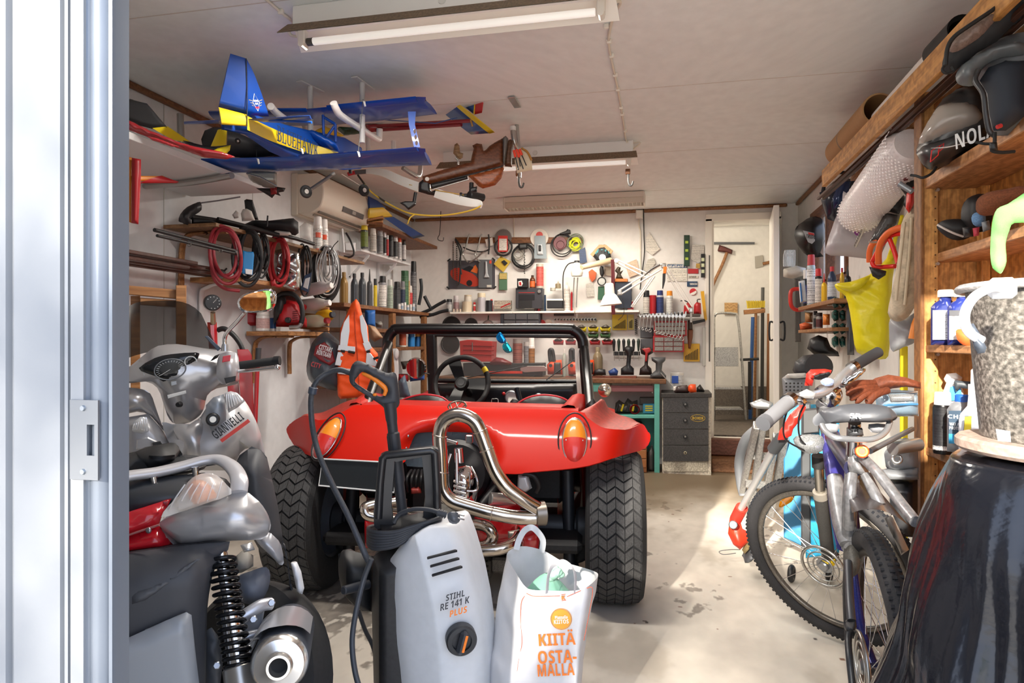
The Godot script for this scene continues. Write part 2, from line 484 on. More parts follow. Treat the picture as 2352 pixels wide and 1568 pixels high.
# ---------------------------------------------------------------- the room
func floor_mat() -> StandardMaterial3D:
	var s:=1024;var im:=Image.create(s,s,false,Image.FORMAT_RGB8)
	var a:=FastNoiseLite.new();a.seed=5;a.frequency=.006;a.fractal_octaves=5
	var b:=FastNoiseLite.new();b.seed=8;b.frequency=.05;b.fractal_octaves=4
	for y in s:
		for x in s:
			var k:=a.get_noise_2d(x,y);var f:=b.get_noise_2d(x,y)
			var g:=.97+.10*k+.05*f
			var c:=Color(g,g*.985,g*.955)
			var px_:=x/1024.0*6.0 - 3.4;var pz:=y/1024.0*9.0 - 1.0    # metres: x,depth
			var wear:=clampf(1.0 - v2((px_+1.15)/.75,(pz - 2.75)/.8).length(),.0,1.)   # bare concrete where the paint is gone
			var bare:=smoothstep(.02,.12,f*.6+k*.9+wear*.5 - .40)
			c=c.lerp(Color(.50,.48,.46)*(1.0+f*.5),bare*.75)
			var oil:=smoothstep(.30,.45,-k - .1*f)
			c=c.lerp(Color(.62,.57,.50),oil*.22)
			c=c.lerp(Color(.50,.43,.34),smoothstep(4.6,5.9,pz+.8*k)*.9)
			im.set_pixel(x,y,c)
	for i in 260:
		var o:=Vector2i(rng.randi_range(0,s - 4),rng.randi_range(0,s - 4));var l:=rng.randi_range(1,3)
		im.fill_rect(Rect2i(o,Vector2i(l,1+rng.randi() % 2)),Color(.34,.30,.28) if rng.randf()<.6 else Color(.55,.42,.36))
	var o:=m("d2cec8",.5);o.albedo_texture=ImageTexture.create_from_image(im)
	o.heightmap_enabled=true;o.heightmap_texture=noise_img("mottle");o.heightmap_scale=.15
	return o

func room():
	var white:=m("e6e3de",.75,.0,"mottle",.35)
	var mb:=MB.new()
	# floor,with its own coordinates in metres
	var rows:=[]
	for j in 10:
		var row:=[]
		for i in 7: row.push_back(v3(-3.4+i,0,1.0 - j))
		rows.push_back(row)
	mb.grid(rows);mb.box(v3(-.4,-.11,-3.5),v3(6.,.2,9.))
	for k in mb.n.size(): if k<70: mb.n[k]=Vector3.UP
	struct(mb,"floor",floor_mat())
	mb=MB.new();mb.box(v3(-2.9,-.06,8.),v3(14,.1,14.4));struct(mb,"driveway",m("d6d2cb",.9,.0,"grime",.8))
	mb=MB.new();mb.box(v3(-.7,CEIL+.08,-3.75),v3(4.3,.16,6.6));var cl:=struct(mb,"ceiling",m("edf0ee",.8,.0,"mottle",.3))
	# panel seams of the ceiling
	mb=MB.new()
	for d in [2.35,3.57,4.79,6.01]: mb.box(v3(-.7,CEIL+.0015,-d),v3(3.8,.005,.006))
	struct(mb,"seam",m("cfc8bf",.8),cl)
	mb=MB.new();mb.box(v3(LEFT - .08,1.25,-3.75),v3(.16,2.5,6.6));var wl:=struct(mb,"wall_left",m("e2e3e5",.7,.0,"mottle",.35))
	mb=MB.new()
	for d in [1.95,3.17,3.98,5.2,6.1]: mb.box(v3(LEFT,1.37,-d),v3(.004,2.26,.006))
	struct(mb,"seam",m("c9c8c4",.8),wl)
	mb=MB.new();mb.box(v3(LEFT+.012,.115,-3.75),v3(.03,.23,6.4),.004);struct(mb,"baseboard_left",m("6e625b",.9,.0,"grime",2.,.4))
	# right wall with a window near the back
	mb=MB.new();var wx:=RIGHT+.08
	mb.box(v3(wx,1.25,-2.9),v3(.16,2.5,4.3));mb.box(v3(wx,1.25,-6.63),v3(.16,2.5,.84))
	mb.box(v3(wx,.82,-5.63),v3(.16,1.64,1.16));mb.box(v3(wx,2.39,-5.63),v3(.16,.22,1.16))
	struct(mb,"wall_right",white)
	mb=MB.new()
	for y in [1.66,2.26]: mb.box(v3(RIGHT+.03,y,-5.63),v3(.1,.04,1.16),.003)
	for d in [5.07,5.63,6.19]: mb.box(v3(RIGHT+.03,1.96,-d),v3(.1,.6,.04),.003)
	var wn:=struct(mb,"window_1",wood("7a4d30"))
	mb=MB.new();mb.box(v3(RIGHT+.04,1.96,-5.63),v3(.005,.58,1.1));put(mb,"pane",glass("e8fbff",.1),wn)
	# back wall with the doorway
	mb=MB.new();var bz:=-BACK - .08
	mb.box(v3(-1.163,1.3,bz),v3(3.23,2.6,.16));mb.box(v3(1.17,1.3,bz),v3(.3,2.6,.16));mb.box(v3(.735,2.48,bz),v3(.57,.244,.16));mb.box(v3(.735,.13,bz),v3(.57,.27,.16))
	struct(mb,"wall_back",white)
	mb=MB.new()
	mb.box(v3(.42,1.2,-BACK+.012),v3(.065,2.36,.03),.004);mb.box(v3(1.05,1.2,-BACK+.012),v3(.065,2.36,.03),.004);mb.box(v3(.735,2.39,-BACK+.012),v3(.69,.07,.03),.004)
	mb.box(v3(.46,1.3,bz),v3(.02,2.1,.18));mb.box(v3(1.01,1.3,bz),v3(.02,2.1,.18))
	struct(mb,"trim_1",m("e9e4da",.5))
	# timber cove along the ceiling
	mb=MB.new();mb.box(v3(LEFT+.016,CEIL - .016,-3.8),v3(.03,.03,6.1),.006);struct(mb,"trim_2",wood("8a5a36"))
	mb=MB.new();mb.box(v3(-.72,CEIL - .018,-BACK+.016),v3(3.7,.03,.03),.006);struct(mb,"trim_3",wood("9a6a42"))
	mb=MB.new();mb.box(v3(RIGHT - .016,CEIL - .016,-5.),v3(.03,.03,3.6),.006);struct(mb,"trim_4",wood("9a6a42"))
	# the room behind: boarded ceiling,white walls,dark floor
	mb=MB.new();mb.box(v3(.6,1.4,-9.08),v3(2.4,2.6,.16));struct(mb,"wall_annex_back",white)
	mb=MB.new();mb.box(v3(1.42,1.4,-8.),v3(.16,2.6,2.));struct(mb,"wall_annex_right",white)
	mb=MB.new();mb.box(v3(-.6,1.4,-8.),v3(.16,2.6,2.));struct(mb,"wall_annex_left",white)
	mb=MB.new();mb.box(v3(.4,.2,-8.06),v3(2.2,.16,2.08));struct(mb,"floor_annex",m("6b635c",.7,.0,"grime",1.))
	mb=MB.new();mb.box(v3(.4,.46,-8.97),v3(1.9,.36,.04));struct(mb,"baseboard_annex",m("77706a",.8,.0,"grime",2.))
	mb=MB.new();mb.box(v3(.4,2.72,-8.),v3(2.2,.1,2.3));var ca:=struct(mb,"ceiling_annex",white)
	for i in 12:
		mb=MB.new();mb.box(v3(.4,2.63,-7.0 - i*.16),v3(1.9,.02,.15),.005);put(mb,"plank",m("e2ded8",.6),ca)
	# step and threshold
	mb=MB.new();mb.box(v3(.735,.2,-BACK+.06),v3(.72,.15,.14),.008);var st:=struct(mb,"doorstep",wood("7b4a3a"))
	mb=MB.new();mb.box(v3(.80,.06,-BACK+.2),v3(.75,.12,.26),.008);put(mb,"plank",wood("8a5f3d"),st)
	# open door leaf,seen along its edge
	cur=self
	var a:=v3(1.,1.32,-6.86);var b:=v3(.925,1.32,-6.1)
	mb=MB.new();mb.bar(a,b,.045,2.06,.003);var dr:=struct(mb,"door_2",m("ece9e2",.45))
	mb=MB.new()
	for s in [-1,1]:
		var q:=v3(.945+s*.024,1.36,-6.2);var e:=v3(s*.035,0,0)
		mb.tube(cr([q,q+e,q+e+v3(0,-.14,0),q+v3(0,-.14,0)],6),.008,8)
	put(mb,"handle",m("2a2a2c",.4,.5),dr)
	# front: closed leaf on the left with its steel edge,lintel and right jamb
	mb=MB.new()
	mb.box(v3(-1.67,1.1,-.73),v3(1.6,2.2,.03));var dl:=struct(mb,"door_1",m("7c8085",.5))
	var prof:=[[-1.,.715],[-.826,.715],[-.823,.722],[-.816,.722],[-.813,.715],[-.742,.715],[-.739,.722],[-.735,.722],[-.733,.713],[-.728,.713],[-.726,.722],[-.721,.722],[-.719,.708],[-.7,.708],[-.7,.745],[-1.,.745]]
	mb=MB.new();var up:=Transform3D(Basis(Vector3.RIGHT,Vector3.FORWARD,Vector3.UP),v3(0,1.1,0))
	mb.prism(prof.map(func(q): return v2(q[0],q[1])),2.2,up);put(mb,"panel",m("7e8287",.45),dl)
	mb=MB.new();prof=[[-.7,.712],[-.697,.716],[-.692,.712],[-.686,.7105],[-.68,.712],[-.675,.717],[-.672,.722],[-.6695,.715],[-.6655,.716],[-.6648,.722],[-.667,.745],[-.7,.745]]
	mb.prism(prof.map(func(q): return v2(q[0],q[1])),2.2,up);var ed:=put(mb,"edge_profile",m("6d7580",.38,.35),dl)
	mb=MB.new();var kx:=-.697
	mb.patch([v2(-.717,1.03),v2(-.676,1.03),v2(-.676,1.128),v2(-.717,1.128)],.02,func(p): return v3(p.x,p.y,-.705),.003,[[v2(-.692,1.06),v2(-.681,1.06),v2(-.681,1.098),v2(-.692,1.098)]])
	var kp:=put(mb,"latch_keeper",m("7c8085",.35,.6),dl)
	for y in [1.04,1.118]:
		mb=MB.new();mb.cyl(v3(kx,y,-.706),v3(kx,y,-.7025),.004,.003,12);put(mb,"screw",m("9ba3ab",.3,.9),kp)
	mb=MB.new();mb.box(v3(-.7,2.4,-.86),v3(4.,.4,.16));mb.box(v3(1.17,1.1,-.86),v3(.26,2.2,.16));mb.box(v3(-2.55,1.1,-.86),v3(.3,2.2,.16));struct(mb,"wall_front",white)

func ceiling_lights():
	# two batten fittings with reflectors,one louvred fitting;ends measured on the ceiling side
	var defs:=[
		["fluorescent batten nearest the doorway, its bare tube above a white reflector",[680,68,1402,2],2.42],
		["second fluorescent batten, half hidden behind the hanging crossbow",[1020,378,1452,336],2.42],
	]
	for q in defs:
		var a:=PY(q[1][0],q[1][1],q[2]);var b:=PY(q[1][2],q[1][3],q[2])
		b.z=a.z;var c:=(a+b)/2;var l:=b.x - a.x
		thing("ceiling_light",q[0],"light",v3(c.x,CEIL,c.z),"tube lights on the garage ceiling")
		var k:=L();k.box(v3(0,-.04,0),v3(l,.08,.06),.004);put(k,"housing",m("eeede9",.4))
		k=L();k.cyl(v3(0,-.045,.028),v3(0,-.045,.034),.017,.015);put(k,"cap",m("dddcd6",.4))
		# tilted reflector wings: dusty brown outside,white inside
		for s in [1,-1]:
			k=L();var w0:=v3(0,-.07,s*.028);var w1:=v3(0,-.128,s*.09)
			var e:=v3(l/2+.02,0,0);var e2:=v3(l/2+.03,0,0)
			k.grid([[w0 - e,w0+e],[w1 - e2,w1+e2]] if s>0 else [[w1 - e2,w1+e2],[w0 - e,w0+e]])
			put(k,"reflector_back",m("8f7a63",.7,.0,"grime",3.))
			k=L();var dn:=v3(0,-.003,0);k.grid([[w1 - e2+dn,w1+e2+dn],[w0 - e+dn,w0+e+dn]] if s>0 else [[w0 - e+dn,w0+e+dn],[w1 - e2+dn,w1+e2+dn]])
			put(k,"reflector",m("efeae0",.4))
		k=L();k.cyl(v3(-l/2+.06,-.134,0),v3(l/2 - .05,-.134,0),.014,.014,16,.002);put(k,"tube",glow("f4f1ea",.35))
		for s in [-1,1]:
			k=L();k.box(v3(s*(l/2 - .03),-.115,0),v3(.03,.06,.035),.004);k.cyl(v3(s*(l/2 - .03),-.145,.02),v3(s*(l/2 - .03),-.145,-.02),.012,.012);put(k,"lamp_holder",m("e4e0d6",.4))
		k=L();k.cyl(v3(-l/2+.05,-.134,0),v3(-l/2+.075,-.134,0),.0148);put(k,"tube_end",m("55524e",.4,.3))
		var al:=AreaLight3D.new();al.name="tube_glow";al.area_size=v2(l - .12,.05);al.light_energy=LAMP;al.light_color=Color(1.,.97,.93)
		al.position=v3(0,-.152,0);al.rotation.x=-PI/2;al.area_range=12.0;al.shadow_enabled=true;cur.add_child(al)
	# louvred fitting by the back wall
	var a:=PY(1140,460,2.4);var b:=PY(1474,446,2.4);var l:=b.x - a.x+.02
	thing("ceiling_light","louvred strip light with a pale grille, close to the back wall","light",v3((a.x+b.x)/2,CEIL,-6.05),"tube lights on the garage ceiling")
	var k:=L();k.box(v3(0,-.03,0),v3(l,.05,.17),.006);put(k,"housing",m("dcd5c8",.45))
	k=L()
	for s in [-1,1]: k.box(v3(0,-.08,s*.078),v3(l,.05,.012),.004)
	put(k,"side_rail",m("d2cabb",.35,.2))
	for i in 34:
		k=L();k.box(v3(-l/2+.03+i*(l - .06)/33,-.088,0),v3(.004,.03,.15));put(k,"slat",m("d8d2c4",.4))
	for s in [-1,1]:
		k=L();k.box(v3(s*l/2,-.06,0),v3(.016,.1,.18),.004);put(k,"end_cap",m("d9d2c6",.45))
	k=L();k.cyl(v3(-l/2+.03,-.066,0),v3(l/2 - .03,-.066,0),.013);put(k,"tube",glow("f4f1ea",.3))
	var al:=AreaLight3D.new();al.name="tube_glow";al.area_size=v2(l - .1,.08);al.light_energy=LAMP;al.light_color=Color(1.,.96,.90)
	al.position=v3(0,-.108,0);al.rotation.x=-PI/2;al.area_range=12.0;al.shadow_enabled=true;cur.add_child(al)
	# surface cable with clips along the ceiling
	thing("ceiling_cable","cream cable clipped along the ceiling between the two bare-tube battens","cable",PY(1440,230,2.49))
	k=B();k.tube(cr([PY(1402,8,2.47),PY(1425,5,2.49),PY(1408,40,2.492),PY(1398,92,2.492),PY(1405,140,2.492),PY(1418,200,2.492),PY(1432,280,2.492),PY(1438,322,2.492),PY(1448,328,2.49),PY(1470,328,2.47),PY(1455,342,2.45)],5),.006,6);put(k,"cord",m("e3dccb",.5))
	for v in [60,95,128,172,205,246,262,300,326]:
		k=B();k.box(PY(1398+(v - 90)*.182,v,2.49),v3(.022,.02,.014),.003);put(k,"clip",m("ebe6d9",.5))
	thing("ceiling_cable","cream cable curling into the left end of the front batten","cable",PY(640,30,2.49))
	k=B();k.tube(cr([PY(590,-20,2.492),PY(640,24,2.492),PY(672,50,2.492),PY(678,62,2.48),PY(660,62,2.46),PY(668,80,2.44),PY(682,84,2.43)],5),.006,6);put(k,"cord",m("e3dccb",.5))
	k=B();k.box(PY(645,27,2.49),v3(.022,.02,.014),.003);put(k,"clip",m("ebe6d9",.5))
const LAMP:=2.9

# ---------------------------------------------------------------- the buggy
func tyre(nm: String,R: float,wd: float,at: Vector3,rimr: float,rows:=44,treadcol:="454648"):
	var h:=wd/2;var xf:=Transform3D(Basis(v3(0,0,1),v3(1,0,0),v3(0,1,0)),at)
	var k:=L()
	k.lathe([v2(rimr,-h*.86),v2(rimr+.02,-h*.97),v2(R*.82,-h),v2(R*.93,-h*.95),v2(R*.985,-h*.80),v2(R - .004,-h*.4),v2(R - .003,0),v2(R - .004,h*.4),v2(R*.985,h*.80),v2(R*.93,h*.95),v2(R*.82,h),v2(rimr+.02,h*.97),v2(rimr,h*.86)],xf,60)
	var ty:=put(k,nm,m("232426",.8,.0,"grime",3.))
	k=L()
	for r in rows:
		for c in 6:
			var w0:=TAU*(r+(.5 if c % 2 else .0))/rows;var y0:=-h*.84+c*h*1.68/6;var y1:=y0+h*1.68/6*.93
			var d:=TAU/rows;var sl:=d*.55*(1.0 if c % 2 else -1.)
			var q:=[]
			for rr in [R*.98,R+.005]:
				for z in [[y0,-.40,.0],[y1,-.40,1.],[y1,.40,1.],[y0,.40,.0]]:
					var f:=absf(z[0])/h;var r2: float=rr - maxf(f - .5,.0)*.035
					var w: float=w0+z[1]*d+sl*z[2]
					q.push_back(xf*v3(r2*cos(w),z[0],-r2*sin(w)))
			k.quad(q[4],q[7],q[6],q[5])
			for i in 4: k.quad(q[i],q[i+4],q[(i+1) % 4+4],q[(i+1) % 4])
	tag(put(k,"tread",m(treadcol,.75,.0,"grime",4.),ty),"","","","stuff")
	return ty

func buggy():
	var red:=paint("bd1a0a",.4,.15);red.metallic_specular=.28;var black:=m("0c0c0e",.32);var satin:=m("151517",.5)
	var steel:=m("cfc6bb",.16,1.,"mottle",3.);var chrome:=m("d8d8da",.08,1.);var dark:=m("1a1a1b",.7,.0,"grime",3.)
	thing("beach_buggy","open red buggy with black roll bar, polished exhaust and fat rear tyres, parked mid-floor","car",v3(-.96,0,-3.15),"",.1)
	var bx:=cur.transform
	var q:=func(u: float,v: float,z: float) -> Vector3: return PL(u,v,bx,z)
	# wheels
	for s in [-1,1]:
		var t=tyre("rear_tyre",.345,.262,v3(s*.735,.345,0),.195)
		var k:=L();var xf:=Transform3D(Basis(v3(0,0,1),v3(1,0,0),v3(0,1,0)),v3(s*.735,.345,0))
		k.lathe([v2(.2,-.11),v2(.185,-.1),v2(.17,.02*s),v2(.09,.03*s),v2(.07,.05*s),v2(0,.05*s)],xf,32);k.lathe([v2(.17,.02*s),v2(.185,.1),v2(.2,.11)],xf,32)
		put(k,"rim",m("9a9fa6",.35,.8),t)
		k=L();var fx:=Transform3D(xf.basis,v3(s*.62,.28,-2.02))
		k.lathe([v2(.17,-.08),v2(.25,-.085),v2(.28,-.06),v2(.285,0),v2(.28,.06),v2(.25,.085),v2(.17,.08),v2(0,.04)],fx,32);put(k,"front_tyre",m("232426",.8))
	# rear panel: outline in the picture,bulging in depth
	var pan:=func(p: Vector2) -> Vector3:
		var s:=clampf((p.y - 935.)/150.,.0,1.);var z:=.06+.25*pow(s,.65)
		var e:=smoothstep(300.,425.,absf(p.x - 1077.));z=lerpf(z,.20 - .25*e,e)
		var r:=v2((p.x - 1025.)/135.,(p.y - 1050.)/85.).length()     # the engine bay lies in a dip
		z-=.07*(1.0 - smoothstep(.62,1.,r))
		return PL(p.x,p.y,bx,z)
	var out:=[[662,992],[668,975],[692,958],[712,956],[735,966],[765,960],[800,942],[827,933],[950,934],[1060,937],[1200,941],[1328,947],[1350,962],[1380,982],[1412,987],[1443,985],[1471,973],[1484,990],[1491,1003],[1478,1029],[1426,1046],[1351,1071],[1260,1082],[1156,1087],[1140,1060],[1123,1025],[1102,998],[1080,991],[1014,989],[965,991],[950,1000],[938,1030],[928,1060],[910,1072],[870,1078],[793,1081],[745,1062],[730,1052],[689,1033]].map(func(a): return v2(a[0],a[1]))
	var k:=L();k.patch(cr(out,3,true),11.,pan,.008);var body:=put(k,"rear_panel",red)
	# dusty tops of the rear fenders
	for side in [[[[1328,947,.06],[1350,962,.10],[1380,982,.14],[1412,987,.15],[1443,985,.1],[1471,973,.02],[1491,1003,-.05]],[[1345,938,-.02],[1366,938,-.05],[1392,958,-.1],[1418,965,-.12],[1450,968,-.12],[1470,972,-.1],[1489,1001,-.12]],[[1366,927,-.15],[1384,918,-.2],[1398,938,-.3],[1420,951,-.32],[1452,962,-.32],[1472,985,-.32],[1486,1012,-.34]],[[1380,916,-.4],[1388,920,-.45],[1400,944,-.55],[1418,957,-.55],[1440,980,-.5],[1455,1008,-.48],[1470,1030,-.5]]],
			[[[662,992,-.05],[692,958,.05],[712,956,.1],[735,966,.12],[765,960,.1],[800,942,.08],[827,933,.06]],[[664,990,-.1],[694,955,-.08],[714,950,-.1],[740,953,-.08],[765,945,-.06],[798,932,-.04],[828,925,-.03]],[[668,1000,-.3],[698,965,-.3],[720,952,-.3],[745,945,-.3],[768,934,-.26],[798,921,-.2],[830,914,-.15]],[[690,1020,-.5],[712,985,-.5],[730,962,-.5],[750,945,-.5],[775,934,-.45],[800,922,-.42],[832,912,-.4]]]]:
		var rows:=[]
		for r in side: rows.push_back(cr(r.map(func(a): return q.call(a[0],a[1],a[2])),4))
		var rr:=[]
		for i in rows[0].size(): rr.push_back(cr(rows.map(func(a): return a[i]),4))
		k=L();k.grid(rr);put(k,"fender_top",m("b8392c",.5,.0,"grime",1.6))
	# rear deck,side coamings,tub,cowl,bonnet
	k=L();var d0:=[];var d1:=[];var d2:=[]
	for i in 13:
		var u:=827.0+i*501/12.0
		d0.push_back(q.call(u,933.0+i*14/12.,.06));d1.push_back(d0[-1]+v3(0,.012,-.06));d2.push_back(d0[-1]+v3(0,.0,-.4))
	k.grid([d0,d1,d2]);put(k,"rear_deck",red)
	for s in [-1,1]:
		k=L();var rows:=[]
		for a in [[-.02,.9,.52],[-.35,.93,.56],[-.75,.88,.60],[-1.2,.80,.60],[-1.6,.82,.58],[-1.95,.86,.55]]:
			rows.push_back([v3(s*(a[2]+.07),.35,a[0]),v3(s*(a[2]+.06),a[1] - .06,a[0]),v3(s*(a[2]+.03),a[1] - .005,a[0]),v3(s*a[2],a[1],a[0]),v3(s*(a[2] - .03),a[1] - .01,a[0]),v3(s*(a[2] - .05),a[1] - .07,a[0]),v3(s*(a[2] - .05),.35,a[0])])
		if s>0: rows.reverse()
		k.grid(rows);put(k,"side_coaming",red)
		k=L();rows=[]
		for j in 7:
			var f:=PI*(j/6.);var row:=[]
			for i in 7:
				var z:=-2.02+.42*cos(f);var y:=.32+.44*sin(f)
				row.push_back(v3(s*(.46+.34*i/6.),y - .07*pow(i/6.,3)+.02*sin(i),z))
			rows.push_back(row)
		if s<0: rows.reverse()
		k.grid(rows);put(k,"front_fender",paint("c4281a",.35))
	k=L();k.box(v3(0,.3,-.9),v3(1.18,.06,2.3),.02);k.box(v3(0,.5,-1.95),v3(1.05,.5,.06),.02);put(k,"tub",dark)
	k=L();k.patch([v2(-.56,.0),v2(.56,.0),v2(.42,.85),v2(-.42,.85)],.08,func(p): return v3(p.x,.84 - .25*p.y*p.y - .25*p.x*p.x,-1.72 - p.y),.01);put(k,"bonnet",red)
	# dash with gauges
	var zd:=-1.35
	k=L();k.slab(px(bx,[[1000,884],[1326,880],[1336,960],[1000,960]],zd),.08,Transform3D(Basis(),v3(0,0,zd)),.03);var dash:=put(k,"dashboard",black)
	for g in [[1175,912,.048],[1237,911,.026],[1215,920,.02]]:
		var c: Vector3=q.call(g[0],g[1],zd+.04)
		k=L();k.cyl(c,c+v3(0,0,.02),g[2],g[2]*.93,24,.004);put(k,"gauge",m("9c9ea0",.3,.6),dash)
		k=L();k.cyl(c+v3(0,0,.0205),c+v3(0,0,.0225),g[2]*.75);put(k,"gauge_face",m("d9d8d2",.4),dash)
	k=L();var kc: Vector3=q.call(1157,904,zd+.05);k.ball(kc,v3(.012,.012,.014));put(k,"choke_knob",m("b81d1d",.4),dash)
	k=L();k.tube(cr([q.call(1133,916,zd+.06),q.call(1130,916,zd+.06),q.call(1130,926,zd+.06),q.call(1143,926,zd+.06),q.call(1143,916,zd+.06),q.call(1133,916,zd+.06)],3),.003,6);put(k,"bracket",m("d5d5d5",.3,.8),dash)
	# windscreen frame: posts,lower rails,glass
	var zw:=-1.62
	k=L();k.slab(px(bx,[[978,765],[1003,765],[1004,800],[1006,880],[1000,930],[985,930],[981,850]],zw),.05,Transform3D(Basis(),v3(0,0,zw)),.012);put(k,"windscreen_post",black)
	k=L();k.bar(q.call(1333,768,zw),q.call(1335,925,zw),.035,.04,.006,Vector3.BACK);put(k,"windscreen_post",black)
	k=L();k.bar(q.call(985,768,zw),q.call(1335,772,zw),.05,.03,.008);put(k,"windscreen_header",satin)
	k=L();k.tube([q.call(1000,874,zw),q.call(1330,876,zw)],.016,10);k.bar(q.call(1000,884,zw),q.call(1330,886,zw),.03,.02,.004);k.bar(q.call(1000,895,zw+.05),q.call(1330,897,zw+.05),.05,.05,.01);put(k,"windscreen_sill",black)
	k=L();k.box(q.call(1167,822,zw - .01),v3(1.1,.36,.005));put(k,"windscreen",glass("f2f6f4",.03));cur.get_child(-1).material_override.metallic_specular=.2
	for w in [[1050,871,1210,840],[1255,872,1325,822]]:
		k=L();k.tube([q.call(w[0],w[1],zw+.03),q.call(w[2],w[3],zw - .04)],.004,6);put(k,"wiper",satin)
	# sticker on the lower rail
	k=L();var sp: Vector3=q.call(1301,896,zw+.077);k.box(sp,v3(.105,.03,.001));var stk:=put(k,"sticker",m("d8481c",.5))
	txt("SULLE",.02,bx*Transform3D(Basis(),sp+v3(-.012,0,.001)),m("f0ede5",.5),.075,true,stk)
	txt("AUDE RUSKA",.012,bx*Transform3D(Basis(),sp+v3(0,.024,0)),m("d9d6d0",.5),.1,true,stk)
	# roll bar
	var zr:=-.72
	var hoop:=[[888,948],[887,870],[889,800],[892,775],[905,759],[925,755],[1100,755],[1290,755],[1318,759],[1335,775],[1340,800],[1344,870],[1347,948]].map(func(a): return q.call(a[0],a[1],zr))
	k=L();k.tube(cr(hoop,6),.031,14);var rb:=put(k,"roll_bar",black)
	k=L();k.tube(cr([q.call(893,790,zr+.02),q.call(870,850,-.45),q.call(836,945,-.1)],4),.025,12);put(k,"brace",black,rb);k=L();k.tube(cr([q.call(1342,800,zr+.02),q.call(1350,870,-.5),q.call(1356,940,-.2)],4),.025,12);put(k,"brace",black,rb)
	k=L();k.slab(px(bx,[[1345,930],[1362,915],[1378,935],[1362,950]],-.18),.05,Transform3D(Basis(),v3(0,0,-.18)),.02);put(k,"flange",satin,rb)
	k=L();k.tube(cr([q.call(1330,800,zr+.05),q.call(1326,830,zr+.06),q.call(1332,900,zr+.06),q.call(1335,946,zr+.06)],4),.004,6);k.strap(cr([q.call(1325,800,zr+.05),q.call(1327,850,zr+.06),q.call(1331,900,zr+.06),q.call(1334,946,zr+.06)],4),.025,.003,Vector3.BACK);put(k,"belt_strap",m("b9b4ac",.7))
	k=L();k.strap(cr([q.call(907,800,zr+.05),q.call(911,850,zr+.06),q.call(907,900,zr+.06)],4),.025,.003,Vector3.BACK);k.ball(q.call(911,812,zr+.07),v3(.015,.03,.012));put(k,"belt_strap",m("c9c6c2",.6))
	# steering wheel
	var cw: Vector3=q.call(1060,880,-1.05);var ax:=v3(0,.32,1).normalized();var sw:=MB.along(cw,ax)
	k=L();k.torus(cw,ax,.172,.017,40,10);var stw:=put(k,"steering_wheel",m("121213",.7))
	k=L()
	for w in [.0,PI*.62,-PI*.62]:
		var dr: Vector3=sw.basis*v3(cos(w+PI),0,sin(w+PI));var pr:=dr.cross(ax)
		k.prism([v2(-.03,.03),v2(.03,.03),v2(.042,.165),v2(-.042,.165)],.004,Transform3D(Basis(pr,dr,pr.cross(dr)),cw - ax*.01))
	k.cyl(cw - ax*.02,cw+ax*.02,.05,.04,24,.005);k.cyl(cw - ax*.5,cw,.025);put(k,"spoke",m("161617",.45,.3),stw)
	k=L();k.torus(cw,ax,.172,.018,4,10,2.5,.2);put(k,"grip_mark",m("d9c21d",.5),stw)
	k=L();k.cyl(cw+ax*.02,cw+ax*.026,.022);put(k,"horn_button",m("2a2a2c",.3),stw)
	# seats
	for a in [[[905,936],[925,918],[960,907],[985,906],[1015,912],[1036,928],[1040,960],[905,960]],[[1178,940],[1195,922],[1225,909],[1260,907],[1295,915],[1322,935],[1335,960],[1178,960]]]:
		var o:=px(bx,a,-.42);o.append_array([v2(o[-2].x,.4),v2(o[0].x,.4)]);o.remove_at(6);o.remove_at(6)
		k=L();k.slab(o,.13,Transform3D(Basis(),v3(0,0,-.42)),.05,.03);var seat:=put(k,"seat",m("191a1b",.45))
		k=L();k.tube(cr(a.slice(0,6).map(func(e): return q.call(e[0],e[1],-.36)),4),.005,6);put(k,"piping",m("b32430",.5),seat)
	k=L();k.slab(px(bx,[[1035,930],[1050,920],[1130,926],[1176,930],[1180,950],[1035,950]],-.3),.06,Transform3D(Basis(),v3(0,0,-.3)),.015);put(k,"centre_tunnel",paint("c01c22",.35))
	k=L();k.tube([q.call(1187,893,-.6),q.call(1203,955,-.5)],.016,12);put(k,"gear_lever",m("3b4046",.15,.9))
	k=L();k.tube(cr([q.call(1176,930,-.45),q.call(1183,922,-.45),q.call(1195,940,-.45)],4),.018,8);put(k,"lever_boot",satin)
	# badge: an oval ring with two letters
	var bc: Vector3=q.call(1050,937,.075);var bf:=Transform3D(Basis(Vector3.RIGHT,-1.),bc+v3(0,.008,0))
	k=L();var ring:=[]
	for p in oval(.042,.04,28): ring.push_back(bf*v3(p.x,p.y,0))
	k.tube(ring,.0042,8,true)
	for l in [[[-.014,.03],[0,.004],[.014,.03]],[[-.036,.012],[-.019,-.026],[0,.002],[.019,-.026],[.036,.012]]]:
		k.tube(l.map(func(p): return bf*v3(p[0],p[1],.001)),.0034,6)
	put(k,"badge",m("7b7a70",.25,.9))
	# tail lamps
	for a in [[1320.,1009.,.0],[757.,1003.,.36]]:
		var c: Vector3=pan.call(v2(a[0],a[1]));var w: float=a[2]
		var rt:=Basis(Vector3.BACK,-w)*Basis(Vector3.RIGHT,-.5)*Basis(Vector3.UP,w*-1.2)
		var fx:=Transform3D(rt,c+v3(0,0,.012))
		k=L();k.tube(oval(.072,.122,36).map(func(p): return fx*v3(p.x+.008*w,p.y,.012 - .1*absf(p.x) - .06*maxf(-p.y,.0))),.0035,6,true);var lamp:=put(k,"lamp_gasket",satin)
		k=L();k.tube(oval(.052,.105,36).map(func(p): return fx*v3(p.x,p.y - .006,.006)),.0045,8,true);put(k,"chrome_ring",chrome,lamp)
		var egg:=oval(.05,.102,36).map(func(p): return v2(p.x,p.y - .006))
